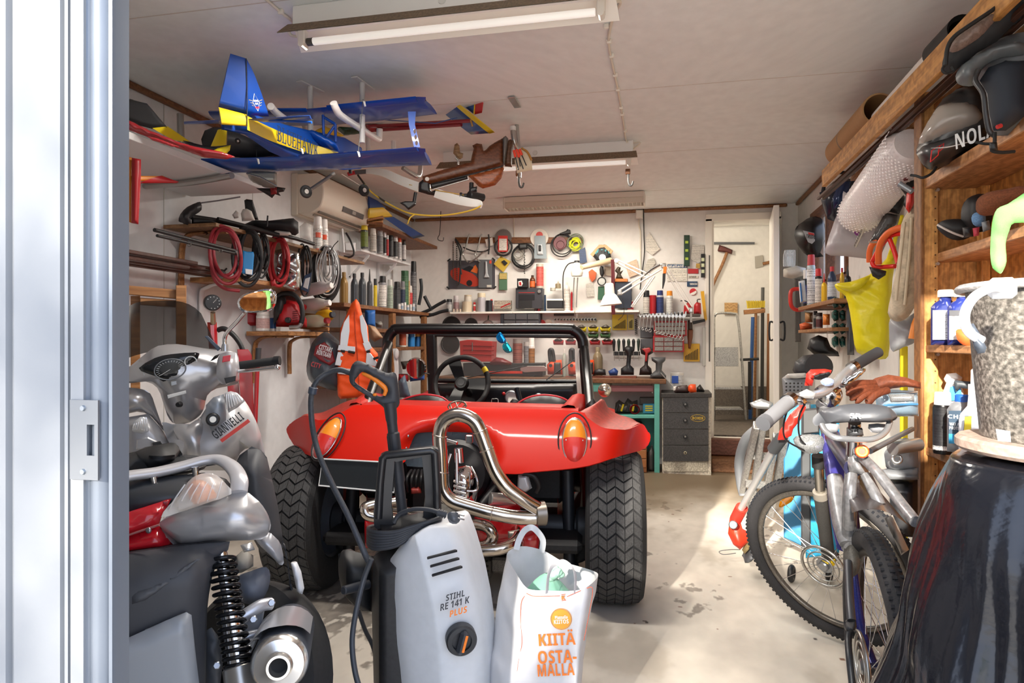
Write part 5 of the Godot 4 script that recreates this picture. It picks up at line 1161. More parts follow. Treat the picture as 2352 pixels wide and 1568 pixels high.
func shelving():
	var pine:=wood("e0a561",1.2);var pine2:=wood("dc9a52",1.2);var lip:=wood("c08a5c",1.2);var xf:=.98;var d1:=2.985
	thing("shelf_unit","tall open pine shelf unit on the right with bottles, helmets and cloths on it","shelf",v3(1.1,0,-2.3))
	var k:=B();k.box(v3(1.105,1.08,-d1),v3(.25,2.16,.025),.002);put(k,"side_panel",pine)
	k=B();k.box(v3(xf+.03,1.085,-d1+.03),v3(.055,2.17,.035),.003);put(k,"front_stile",pine)
	k=B();k.box(v3(xf+.001,1.085,-d1+.012),v3(.014,2.17,.075),.003);put(k,"edge_strip",wood("8f5f33",1.2))
	for i in 34:
		var y:=.5+i*.045;if absf(y - 1.83)<.05: continue
		k=B();k.cyl(v3(xf+.046,y,-d1+.0475),v3(xf+.046,y,-d1+.0482),.003,.003,8);put(k,"peg_hole",m("4a3018",.9))
	k=B();k.box(v3(1.217,1.08,-2.3),v3(.012,2.1,1.35));put(k,"back_panel",pine2)
	k=B();k.box(v3(1.195,1.085,-d1+.04),v3(.03,2.17,.05),.003);put(k,"rear_stile",pine2)
	for s in [[xf+.01,1.815,.045],[xf+.055,1.525,.035],[xf+.012,1.172,.028],[xf+.014,.775,.03],[xf+.014,.3,.03]]:
		k=B();k.box(v3((s[0]+1.21)/2,s[1],-2.3),v3(1.21 - s[0],s[2],1.33),.003);put(k,"shelf_board",lip)
		k=B();k.cyl(v3(xf+.05,s[1] - s[2]/2 - .008,-d1+.05),v3(xf+.05,s[1] - s[2]/2 - .008,-d1+.065),.006,.006,10);put(k,"shelf_pin",m("b9b9b9",.3,.8))
	# rack under the ceiling
	thing("ceiling_rack","long pine plank rack hung under the ceiling above the shelves on the right","rack",v3(.98,2.1,-3.1))
	k=B();k.box(v3(.9,2.137,-3.05),v3(.024,.095,2.36),.002);put(k,"front_plank",wood("cf9552",1.));k=B();k.box(v3(1.12,2.11,-3.),v3(.2,.022,2.3),.002);put(k,"plank",wood("b57a40",1.))
	for y in [0,1]:
		k=B();k.box(v3(.945+y*.03,2.095,-3.25),v3(.018,.016,2.7),.002);put(k,"rail",m("4b2f22",.4,.0))
	k=B();k.bar(P(1988,316,3.5),P(2072,314,3.3),.025,.012,.003);put(k,"cross_arm",m("e6e2dc",.5));k=B();k.tube(cr([P(1996,318,3.5),P(1996,325,3.5),P(1997,333,3.5)],3),.004,6);put(k,"hook",m("3b3b3b",.5))
	thing("cardboard_tube","brown cardboard tube lying on the ceiling rack, open end towards the doorway","tube",v3(.99,2.26,-3.9))
	k=B();var a:=v3(.985,2.292,-3.5);var b:=v3(.985,2.292,-4.25);var ax:=MB.along(a,b - a);var l:=a.distance_to(b)
	k.lathe([v2(.0,.5),v2(.066,.5),v2(.066,.0),v2(.073,.0),v2(.075,.004),v2(.075,l),v2(.0,l)],ax,36);put(k,"tube",m("b48a5d",.75,.0,"mottle",1.5));k=B();k.lathe([v2(.0756,.47),v2(.0756,.485)],ax,36);put(k,"tape_band",m("7a6a58",.6))
	thing("paper_roll","thin white roll with a black sleeve on the ceiling rack near the helmets","roll",v3(.97,2.24,-3.))
	k=B();k.cyl(v3(.975,2.25,-2.76),v3(.985,2.25,-3.5),.035,.035,24,.002);put(k,"roll",m("ece8e1",.6));k=B();k.lathe([v2(.034,-.2),v2(.046,-.22),v2(.048,.0),v2(.035,.01)],MB.along(v3(.975,2.25,-2.78),v3(0,0,-1)),24);put(k,"sleeve",m("1c1b1b",.6))
	helmets()
	# shelf two: pouch,case,cloths
	thing("pouch","small black zip pouch with a white edge on the second shelf","pouch",W(2195,545,2.5));sl("pouch_body",[[2152,524],[2156,512],[2175,504],[2210,503],[2232,512],[2240,530],[2225,546],[2200,552],[2175,545]],2.5,.09,.03,m("19191b",.6),null,2);tb("zip",[[2153,516,2.455],[2175,528,2.45],[2195,537,2.45],[2212,543,2.455]],.004,m("d9d9d6",.5),null,4,6)
	thing("round_case","round black case standing behind the small pouch on the second shelf","case",W(2245,500,2.42));sl("case",[[2207,490],[2214,465],[2232,450],[2262,445],[2280,470],[2275,520],[2240,535],[2212,520]],2.45,.1,.03,m("161618",.55),null,2)
	thing("duster","fluffy light blue duster ball beside the black pouch","duster",W(2246,520,2.3));sl("fluff",[[2231,500],[2238,489],[2254,487],[2264,497],[2262,514],[2248,521],[2235,515]],2.3,.05,.02,m("6d98c8",.95,.0,"grime",6.),null,2,.004,.006)
	thing("strap_clip","grey and red strap with black clips lying on the second shelf's edge","strap",W(2240,540,2.3));sl("strap_piece",[[2234,524],[2250,521],[2248,541],[2236,543]],2.3,.02,.006,m("b53a4a",.6));sl("clip",[[2210,522],[2234,520],[2236,543],[2214,546]],2.33,.04,.01,m("1d1d1f",.5));sl("buckle",[[2254,510],[2272,506],[2276,526],[2258,533]],2.26,.04,.01,m("6f7478",.5))
	thing("brown_towel","rolled brown terry towel on the second shelf above the green cloth","towel",W(2310,490,2.1));sl("towel",[[2241,472],[2246,456],[2270,441],[2310,434],[2365,428],[2380,470],[2330,475],[2295,490],[2262,496],[2244,488]],2.12,.1,.035,m("8f5536",.95,.0,"grime",6.,.5),null,2,.004,.01)
	thing("green_cloth","light green microfibre cloth draped over the second shelf's front edge","cloth",W(2310,620,2.));sl("cloth",[[2275,560],[2279,510],[2290,480],[2315,468],[2335,455],[2375,436],[2385,505],[2330,512],[2318,530],[2310,560],[2312,600],[2302,625],[2294,627],[2280,615],[2275,590]],2.03,.03,.014,m("72b866",.9,.0,"mottle",4.,.2),null,3,.006,.012)
	# shelf three: two blue flasks
	for q in [[2138,2200,665,.0,"flat blue bottle with white cap and plain white label, third shelf, on the left"],[2176,2240,660,-.11,"flat blue bottle with white cap and dark-topped label, third shelf, on the right"]]:
		var t: float=2.5+q[3];var w: float=(q[1] - q[0]);var u0: float=q[0]
		thing("flat_bottle",q[4],"bottle",W((q[0]+q[1])/2.,790,t),"blue bottles on the third shelf");var bl:=m("2b3a8c",.25)
		sl("bottle_body",[[u0,792],[u0,705],[u0+w*.15,695],[u0+w*.3,690],[u0+w*.36,680],[u0+w*.74,680],[u0+w*.78,690],[u0+w*.95,700],[u0+w,708],[u0+w,792]],t,.07,.016,bl)
		k=B();k.lathe([v2(.026,0),v2(.026,.022),v2(.023,.026),v2(0,.026)],Transform3D(Basis(),W(u0+w*.55,682,t)),24);put(k,"cap",m("eceae6",.45))
		pr("label_sheet",[[u0+4,780],[u0+4,712],[u0+w - 4,712],[u0+w - 4,780]],t - .038,.002,m("dcdde2",.5,.0,"print",9.),null,.0005)
		if q[3]<0: pr("label_head",[[u0+4,725],[u0+4,712],[u0+w - 4,712],[u0+w - 4,725]],t - .0395,.002,m("3a3d46",.5),null,.0005)
	thing("spray_bottle","white bottle with a pale cap half hidden behind the blue bottles","bottle",W(2244,790,2.55));sl("bottle_body",[[2230,790],[2230,700],[2236,690],[2262,690],[2268,700],[2268,790]],2.55,.06,.02,m("b9b9b0",.4));sl("cap",[[2232,690],[2234,668],[2260,666],[2262,690]],2.55,.05,.01,m("e3e3dc",.5))
	thing("orange_cloth","crumpled orange rubber glove on the third shelf beside the blue bottles","glove",W(2215,790,2.3));sl("glove",[[2195,760],[2205,755],[2225,757],[2235,752],[2242,775],[2232,792],[2212,792],[2199,780]],2.3,.05,.018,m("d8622a",.7,.0,"mottle",3.),null,2,.004)
	# shelf four
	can("spray","spray_can","black spray can with white printing on the fourth shelf, nearest the shelf's side panel","spray can",W(2165,1020,2.5)*v3(1,0,1)+v3(0,.79,0),.031,.225,"1c1c1e","e9e9e9","f0f0f0");k=L();k.lathe([v2(.0315,.03),v2(.0315,.17)],Transform3D(),20);put(k,"printed_band",m("26262a",.45,.0,"print",1.))
	thing("flat_bottle","grey flat polish bottle with a blue cap, fourth shelf, between black can and white sprayer","bottle",W(2200,1038,2.35));sl("bottle_body",[[2175,1036],[2175,940],[2184,926],[2200,918],[2225,920],[2232,940],[2232,1036],[2205,1040]],2.36,.06,.018,m("8a8d92",.3));k=B();k.lathe([v2(.021,0),v2(.021,.024),v2(.018,.027),v2(0,.027)],Transform3D(Basis(),W(2209,924,2.36)),20);put(k,"cap",m("2463c4",.4));pr("label_sheet",[[2179,1018],[2179,943],[2228,943],[2228,1020]],2.328,.002,m("2f4a62",.4),null,.0005);pr("label_foot",[[2179,1018],[2179,996],[2228,996],[2228,1020]],2.3265,.002,m("2c9ad0",.4),null,.0005)
	for w in [["CHEM",2203,957,44,9],["WAX AND",2197,974,28,7],["PROTECT",2197,983,28,7]]: txt(w[0],w[4]*2.32/F,facing(W(w[1],w[2],2.325)),m("e8edf2",.5),w[3]*2.32/F)
	thing("spray_bottle","tall translucent white trigger spray bottle at the front of the fourth shelf","bottle",W(2240,1050,2.2));k=B();k.lathe([v2(0,0),v2(.046,0),v2(.05,.008),v2(.05,.12),v2(.045,.14),v2(.026,.165),v2(.021,.22),v2(0,.22)],Transform3D(Basis.from_scale(v3(1,1,.75)),W(2243,1050,2.2)),28);put(k,"bottle_body",m("c8ccd8",.35));k=B();k.lathe([v2(.023,.2),v2(.023,.235),v2(0,.235)],Transform3D(Basis(),W(2243,1050,2.2)),20);put(k,"collar",m("eff0f1",.45));sl("trigger_head",[[2229,888],[2230,850],[2238,843],[2258,848],[2263,870],[2258,888]],2.2,.045,.015,m("eceded",.4),null,0)
	pr("label_sheet",[[2208,1040],[2216,955],[2232,955],[2228,1048]],2.145,.002,m("233a66",.4,.0,"print",9.),null,.0005);pr("label_flash",[[2214,990],[2216,957],[2232,955],[2230,992]],2.143,.002,m("e3d028",.4),null,.0005)
	thing("spray_bottle","white jug with a blue label and a grey trigger behind the grey polish bottle","bottle",W(2190,1015,2.55));sl("bottle_body",[[2168,1010],[2166,900],[2175,875],[2190,868],[2205,875],[2214,900],[2214,1010]],2.55,.07,.025,m("e7e7e6",.4));pr("label_sheet",[[2180,920],[2182,888],[2205,884],[2212,920]],2.51,.002,m("2f8fd2",.4),null,.0005);sl("trigger",[[2190,880],[2192,873],[2232,876],[2232,895],[2206,890],[2196,900]],2.48,.03,.008,m("3b4147",.5));sl("jar_cap",[[2168,870],[2174,858],[2196,856],[2210,866],[2208,876],[2172,878]],2.58,.05,.012,m("f0efec",.45))

func helmets():
	var black:=m("1a1a1c",.3);black.clearcoat_enabled=true;var white:=m("e9e9e9",.45)
	thing("motorcycle_helmet","glossy black full-face helmet with clear visor and white lettering on the top shelf","helmet",v3(1.08,1.84,-2.4))
	sl("shell",[[2105,350],[2108,335],[2118,310],[2140,265],[2160,235],[2190,212],[2230,200],[2270,205],[2300,240],[2305,300],[2290,335],[2240,350],[2190,372],[2150,388],[2130,388],[2115,372]],2.42,.26,.11,black,null,2,.0,.02)
	sl("visor",[[2110,330],[2120,300],[2140,265],[2160,242],[2200,235],[2240,240],[2256,262],[2248,285],[2190,305],[2140,322]],2.335,.1,.05,film("b9aea4",.62,.12),null,2,.0,.014)
	sl("eye_port",[[2150,300],[2160,268],[2190,250],[2235,252],[2242,270],[2230,285],[2180,298]],2.335,.05,.02,m("3a3231",.6),null,2)
	sl("chin_bar",[[2104,352],[2120,335],[2180,312],[2250,290],[2275,290],[2272,318],[2215,345],[2170,370],[2140,386],[2122,380]],2.36,.12,.05,black,null,1,.0,.014)
	var fx:=facing(W(2237,313,2.29));fx.basis=fx.basis*Basis(Vector3.BACK,.26);txt("NOLAN",34*2.29/F,Transform3D(fx.basis,W(2252,305,2.235)),white,100*2.235/F,true,null,"lettering",false,.2)
	for s in [[[2137,372],[2140,346],[2158,334],[2155,356],[2137,372]],[[2155,350],[2158,336],[2168,329],[2166,340],[2155,350]]]: tb("red_line",s.map(func(p): return [p[0],p[1],2.29]),.0018,m("d22a2a",.5),null,1,6)
	tb("white_line",[[2138,340,2.29],[2175,338,2.285],[2210,330,2.28],[2240,322,2.28]],[.0005,.0012,.0018,.002,.002,.002,.0018,.0015,.001,.0004],white,null,3,6);tb("white_line",[[2225,218,2.34],[2245,208,2.33],[2262,203,2.33]],.003,white,null,3,6)
	var k:=B();var pv:=W(2241,266,2.285);k.cyl(pv,pv+(EYE - pv).normalized()*.01,.014,.012,18,.002);put(k,"visor_pivot",black);tb("chin_strap",[[2150,384,2.38],[2140,398,2.36],[2120,408,2.36],[2105,404,2.38],[2092,402,2.4]],.005,m("141414",.7),null,4,6)
	thing("motorcycle_helmet","matt grey open-face helmet with a peak and dangling black straps on the top shelf","helmet",v3(1.05,1.84,-2.05))
	sl("shell",[[2195,180],[2205,155],[2240,125],[2300,92],[2350,78],[2420,80],[2440,200],[2420,290],[2330,310],[2280,312],[2268,290],[2262,240],[2252,190]],2.02,.24,.1,m("5b5d60",.45),null,1,.0,.025);sl("lining",[[2250,185],[2270,155],[2310,140],[2360,140],[2360,262],[2310,300],[2282,300],[2272,260],[2268,215]],1.93,.1,.05,m("1b222c",.75),null,1,.0,.015);sl("peak",[[2196,186],[2200,160],[2240,128],[2300,105],[2352,98],[2352,125],[2300,132],[2262,150],[2248,172],[2240,196],[2210,197]],1.94,.1,.04,m("565a5c",.4),null,2,.0,.015)
	k=B();var sn:=W(2330,105,1.885);k.cyl(sn,sn+(EYE - sn).normalized()*.006,.01,.009,18,.002);put(k,"press_stud",m("d9d4c6",.3,.3));tb("trim_edge",[[2248,160,1.9],[2240,185,1.9],[2258,215,1.88],[2264,260,1.88],[2272,300,1.88],[2285,312,1.88]],.007,m("232325",.4),null,4,8);tb("strap",[[2285,305,1.87],[2284,330,1.86],[2278,345,1.86],[2300,350,1.86],[2330,348,1.86]],.005,m("111111",.8),null,4,6);tb("strap",[[2284,330,1.86],[2262,330,1.87],[2240,326,1.88]],.004,m("111111",.8),null,4,6);sl("buckle",[[2270,328],[2290,326],[2292,346],[2274,348]],1.86,.02,.005,m("161616",.5));tb("red_tag",[[2290,292,1.88],[2300,288,1.88]],.006,m("b02a2a",.5),null,1,6)
	thing("mesh_bag","black zipped bag with a mesh window hanging from the ceiling rack above the helmets","bag",W(2260,150,1.95));sl("bag_body",[[2166,165],[2164,145],[2175,110],[2190,82],[2230,55],[2290,10],[2330,-30],[2400,-30],[2400,10],[2330,55],[2290,95],[2245,120],[2215,145],[2190,166],[2175,170]],1.95,.08,.03,m("1b1a1b",.75),null,2,.004,.018);sl("mesh_window",[[2180,118],[2192,90],[2230,62],[2280,30],[2295,32],[2262,75],[2230,100],[2200,118]],1.925,.06,.025,m("7d685f",.5,.1,"grime",5.),null,2,.006,.015);tb("piping",[[2172,150,1.9],[2176,112,1.9],[2192,84,1.9],[2232,55,1.89],[2290,15,1.88],[2320,-20,1.88]],.006,m("0f0f10",.6),null,4,8);tb("loop",[[2170,150,1.92],[2164,160,1.92],[2172,168,1.92],[2190,164,1.92],[2186,152,1.92]],.004,m("141414",.7),null,4,6)

func barrel():
	var c:=W(2470,1000,1.15);c.y=0
	thing("covered_barrel","tall barrel wrapped in a loose sheet of shiny black plastic, front right","barrel",c)
	var k:=L();var rows:=[]
	for q in [[.0,.42],[.12,.4],[.3,.36],[.5,.315],[.62,.28],[.68,.265],[.75,.248],[.81,.235],[.86,.225],[.91,.212],[.95,.2],[.985,.185],[1.,.165],[1.004,.05]]:
		var row:=[];var fold:=clampf((1.0 - q[0])*1.3,.05,1.)
		for i in 300:
			var w:=TAU*i/300.0
			var r: float=q[1]*(1.0+fold*(.035*sin(9.0*w+2.0*q[0])+.05*(.5 - absf(sin(8.5*w - 1.6*q[0]+1.)))+.028*(.5 - absf(sin(19.5*w+3.0*q[0])))+.012*sin(47.0*w+9.0*q[0])))+.006*sin(23.0*q[0]+5.0*w)
			row.push_back(v3(r*cos(w),q[0]+.008*sin(6.0*w)*fold,-r*sin(w)))
		rows.push_back(row)
	var rr:=[]
	for i in 300: rr.push_back(cr(rows.map(func(r): return r[i]),4))
	var tr:=[]
	for j in rr[0].size(): tr.push_back(rr.map(func(r): return r[j]))
	k.grid(tr,true);put(k,"plastic_sheet",m("101218",.2,.0,"",1.6,1.6,"mottle"))
	thing("round_board","weathered round wooden board lying on the plastic covered barrel","board",c+v3(0,1.,0));k=L();k.lathe([v2(0,0),v2(.165,0),v2(.172,.006),v2(.172,.018),v2(.166,.024),v2(0,.024)],Transform3D(Basis(Vector3.FORWARD,.03),v3(.0,.006,0)),48);put(k,"board",m("b8a296",.7,.0,"grime",2.))
	thing("bucket","scuffed grey metal bucket with a white handle standing on the covered barrel","bucket",c+v3(0,1.03,0));var zinc:=m("b0b3b7",.42,.3,"dirt",1.2)
	k=L();k.lathe([v2(0,.0),v2(.128,.0),v2(.134,.008),v2(.155,.255),v2(.156,.262),v2(.152,.262),v2(.13,.01),v2(0,.008)],Transform3D(),56);put(k,"bucket_body",zinc)
	k=L();k.torus(v3(0,.262,0),Vector3.UP,.165,.007,64,10);k.lathe([v2(.152,.255),v2(.166,.27),v2(.172,.262)],Transform3D(),56);put(k,"rim",m("c9cccf",.4,.4,"grime",4.))
	k=B();k.box(W(2302,662,.99),v3(.035,.03,.03),.006,facing(W(2302,662,.99)).basis);put(k,"handle_lug",m("d9dadb",.45));tb("handle",[[2300,662,.98],[2275,662,.97],[2240,680,.95],[2219,710,.94],[2216,740,.94],[2228,765,.94],[2255,782,.94]],.0065,m("c4c6c9",.4),null,6,12);sl("handle_grip",[[2222,745],[2236,742],[2256,775],[2266,798],[2262,810],[2246,812],[2238,800]],.945,.03,.008,m("3d444e",.5),null,0)
	pr("sticker",[[2287,985],[2320,990],[2322,1015],[2292,1012]],.985,.002,m("e6e5e2",.6),null,.0005)

func hanging():
	# things hung along the right wall,far to near
	thing("grey_pillow_bag","big crumpled grey plastic bag hanging below the bubble wrap roll","bag",W(1980,590,3.75));sl("bag_body",[[1893,580],[1905,540],[1918,503],[1940,460],[1962,423],[1980,385],[2000,378],[2030,400],[2060,430],[2058,500],[2035,560],[2022,590],[1990,594],[1940,588],[1908,587]],3.75,.16,.06,m("a8a0a4",.4,.0,"",1.3,1.2,"mottle"),null,1,.012,.03);pr("purple_print",[[1958,497],[1975,500],[1984,507],[1982,525],[1972,541],[1962,535],[1957,515]],3.66,.004,m("7a2a78",.5),null,.001,3)
	thing("bubble_wrap_roll","thick roll of white bubble wrap slung under the ceiling rack","roll",W(2030,420,3.2));var a:=W(1970,495,3.5);var b:=W(2095,330,2.85);var l:=a.distance_to(b);var ax:=MB.along(a,b - a)
	var k:=B();k.lathe([v2(0,.03),v2(.03,.02),v2(.085,.0),v2(.098,.015),v2(.104,.06),v2(.106,l*.5),v2(.1,l*.9),v2(.07,l),v2(0,l)],ax,40);var bw:=put(k,"roll",m("e6dfdf",.3,.0,"mottle",3.,.3,"mottle"))
	k=B()
	for j in int(l/.017):
		for i in 36:
			var w:=TAU*(i+.5*(j % 2))/36;k.lathe([v2(.0055,-.001),v2(.004,.0012),v2(0,.0018)],MB.along(ax*v3(.1045*cos(w),.02+j*.017,.1045*sin(w)),ax.basis*v3(cos(w),0,sin(w))),6)
	tag(put(k,"bubbles",m("efe9e9",.2),bw),"","","","stuff")
	thing("toothed_rail","long toothed steel strip leaning across the grey plastic bag","rail",W(1967,568,3.5));k=B();k.bar(W(1967,566,3.55),W(2036,414,3.1),.018,.006,.001,v3(.3,.3,1));put(k,"strip",m("c5bfb8",.3,.7))
	for i in 26:
		k=B();var c:=W(1967,566,3.55).lerp(W(2036,414,3.1),(i+.5)/26.);k.box(c+v3(-.012,0,0),v3(.008,.01,.008),.001);put(k,"tooth",m("aaa49d",.3,.7))
	thing("tool_case","dark clear-lidded tool case hanging beside the bubble wrap","case",W(2030,556,3.3));sl("lid",[[2033,488],[2064,494],[2058,515],[2024,553],[1996,558],[2006,535]],3.3,.06,.015,m("4c4a4a",.25,.1));sl("body",[[2057,434],[2078,450],[2080,462],[2065,492],[2034,484],[2040,462]],3.28,.07,.015,m("232425",.5));tb("catch",[[1996,556,3.26],[2018,556,3.25]],.005,m("c7c4bf",.3,.8),null,1,8)
	thing("power_drill","red and black power tool hanging beside the shelf's side panel","power tool",W(2085,470,3.));sl("tool_body",[[2062,425],[2078,412],[2102,398],[2108,430],[2100,465],[2085,485],[2075,470],[2080,448]],3.,.09,.025,m("1f1f20",.5),null,0);sl("red_shell",[[2082,445],[2098,428],[2105,445],[2098,470],[2088,490],[2080,478]],2.95,.06,.015,m("c62a22",.4),null,1);tb("tube_arm",[[2066,422,2.94],[2095,440,2.9]],.012,m("8d959c",.4,.4),null,1,12);sl("badge",[[2073,410],[2080,404],[2088,406],[2085,414],[2076,416]],2.93,.02,.005,m("6f2a2a",.4))
	thing("sack_trolley_frame","orange and red tubular hoops hanging over the yellow plastic bag","hoops",W(2035,620,3.2));tb("orange_hoop",[[1997,602,3.35],[1997,580,3.34],[2003,562,3.32],[2016,552,3.3]],.014,m("e0662a",.5),null,5,12);tb("orange_hoop",[[2018,606,3.22],[2018,580,3.2],[2024,555,3.17],[2040,535,3.12],[2060,525,3.08],[2078,522,3.05]],.015,m("e0662a",.5),null,5,12)
	tb("red_tube",[[2003,602,3.25],[2010,613,3.24],[2030,613,3.22],[2056,611,3.15]],.0105,m("d8261e",.4),null,4,10);tb("red_tube",[[2043,548,3.14],[2055,580,3.12],[2062,604,3.1]],.0105,m("d8261e",.4),null,3,10);tb("red_tube",[[2004,600,3.25],[2020,570,3.2],[2045,542,3.14],[2076,536,3.06]],.0105,m("d8261e",.4),null,4,10);sl("black_boot",[[1996,612],[2012,616],[2036,622],[2034,632],[2018,642],[2004,634]],3.2,.05,.015,m("222223",.6),null,1)
	thing("yellow_bag","bright yellow plastic carrier bag hanging on the right wall","bag",W(2000,820,3.4));sl("bag_body",[[1917,656],[1924,650],[1952,647],[1985,636],[2005,625],[2030,600],[2046,580],[2055,560],[2060,580],[2050,640],[2046,717],[2043,800],[2034,824],[2003,822],[1968,808],[1959,765],[1952,717],[1942,680],[1925,668]],3.4,.12,.05,m("e8d81c",.38,.0,"",1.4,1.6,"mottle"),null,2,.012,.02);sl("mouth_fold",[[1920,656],[1955,648],[2000,632],[1985,655],[1965,668],[1945,668]],3.36,.06,.02,m("d9c81a",.4,.0,"",1.4,1.6,"mottle"),null,2,.006,.015);tb("handle",[[2040,610,3.36],[2050,570,3.3],[2062,530,3.25],[2072,495,3.2]],[.02,.018,.016,.014,.012,.011,.01,.01,.009,.009,.008,.008,.008],m("e8d81c",.38),null,4,8)
	thing("canvas_trousers","stained beige canvas trousers hanging between the yellow bag and the shelf unit","trousers",W(2075,735,3.));sl("leg",[[2070,515],[2082,490],[2095,470],[2104,430],[2112,440],[2112,640],[2108,690],[2099,708],[2086,728],[2068,738],[2050,735],[2039,718],[2046,680],[2058,620],[2066,560]],3.,.1,.04,m("d6c9b2",.9,.0,"grime",.8),null,2,.008,.02)
	for s in [[[2078,510,2.945],[2070,580,2.94],[2058,690,2.945]],[[2094,500,2.945],[2088,590,2.94],[2078,700,2.945]]]: tb("fold",s,.006,m("c8b99f",.9),null,4,8)
	thing("grey_sack","grey plastic refuse sack hanging below the beige trousers","bag",W(2070,800,3.1));sl("bag_body",[[2045,730],[2075,735],[2100,718],[2110,740],[2110,775],[2095,790],[2075,797],[2052,808],[2044,795],[2042,760]],3.1,.12,.04,m("9b9da2",.35,.0,"",1.5,1.6,"mottle"),null,2,.01,.018)
	thing("orange_cone","orange plastic funnel tip poking out of the hanging grey sack","funnel",W(2098,775,2.95));k=B();k.lathe([v2(0,0),v2(.02,0),v2(.016,.06),v2(.01,.09),v2(.008,.09)],Transform3D(Basis(Vector3.FORWARD,.12),W(2098,778,2.95)),20);put(k,"cone",m("e8872a",.45))
	thing("spirit_level","long yellow spirit level standing against the right wall behind the gloves","level",W(2076,870,3.2));k=B();k.bar(W(2076,795,3.2)*v3(1,0,1)+v3(0,.01,0),W(2076,795,3.2),.03,.02,.003,Vector3.BACK);put(k,"level_body",m("e6cf20",.4));k=B();k.bar(W(2066,880,3.22),W(2068,795,3.22),.008,.008,.001,Vector3.BACK);put(k,"rod",m("b9b9b9",.3,.8))
	# masks by the window
	thing("welding_mask","dark blue welding mask with raised visor hanging highest, above the window shelf","welding mask",W(1920,505,4.5),"welding masks by the window");sl("shell",[[1882,442],[1892,438],[1914,417],[1930,410],[1971,410],[1958,427],[1952,455],[1933,477],[1917,509],[1901,503],[1888,468]],4.5,.16,.06,m("1a2234",.25),null,1);sl("visor_glass",[[1912,455],[1925,420],[1955,415],[1948,448],[1930,474],[1915,480]],4.4,.08,.03,m("22355c",.1,.2),null,1);sl("sticker",[[1936,438],[1952,448],[1940,466],[1934,460]],4.36,.02,.005,m("d9dbe0",.5));tb("headband",[[1890,440,4.5],[1900,408,4.5],[1930,396,4.5],[1962,402,4.5]],.012,m("24282a",.6),null,5,8)
	thing("welding_mask","black welding mask with a grey sticker hanging in front of the window","welding mask",W(1860,590,5.1),"welding masks by the window");sl("shell",[[1825,533],[1830,520],[1844,509],[1863,498],[1885,500],[1894,516],[1894,554],[1884,580],[1892,589],[1857,589],[1836,568],[1826,548]],5.1,.24,.08,m("161618",.35),null,2);pr("sticker",[[1844,529],[1870,535],[1872,553],[1865,560],[1856,556]],4.97,.004,m("a4a6aa",.4),null,.001);var tf:=facing(W(1862,543,4.96));tf.basis=tf.basis*Basis(Vector3.BACK,-.15);txt("TRIDE",.028,tf,m("26262a",.5),.062);pr("red_flash",[[1856,533],[1870,536],[1870,541],[1857,538]],4.965,.004,m("c42a26",.5),null,.001)

# ---------------------------------------------------------------- model planes and crossbow under the ceiling
func flat(nm: String,a: Array,th: float,mat: Material,par: Node=null,n:=3):      # a thin plate through [u,v,t] corners given as two edges of equal count
	var k:=B();var h:=a.size()/2;var e0:=Ws(a.slice(0,h));var e1:=Ws(a.slice(h));e1.reverse()
	if n>1: e0=cr(e0,n);e1=cr(e1,n)
	var up: Vector3=(e0[-1] - e0[0]).cross(e1[0] - e0[0]).normalized()*th/2
	var rows:=[]
	for j in 9:
		var w:=TAU*j/8.0;var f:=.5 - .5*cos(w);var row:=[]
		for i in e0.size(): row.push_back(e0[i].lerp(e1[i],f)+up*sin(w)*(1.0 if f<.6 else .8))
		rows.push_back(row)
	k.grid(rows);k.fan(rows.map(func(r): return r[0]));k.fan(rows.map(func(r): return r[-1]),true);return put(k,nm,mat,par)

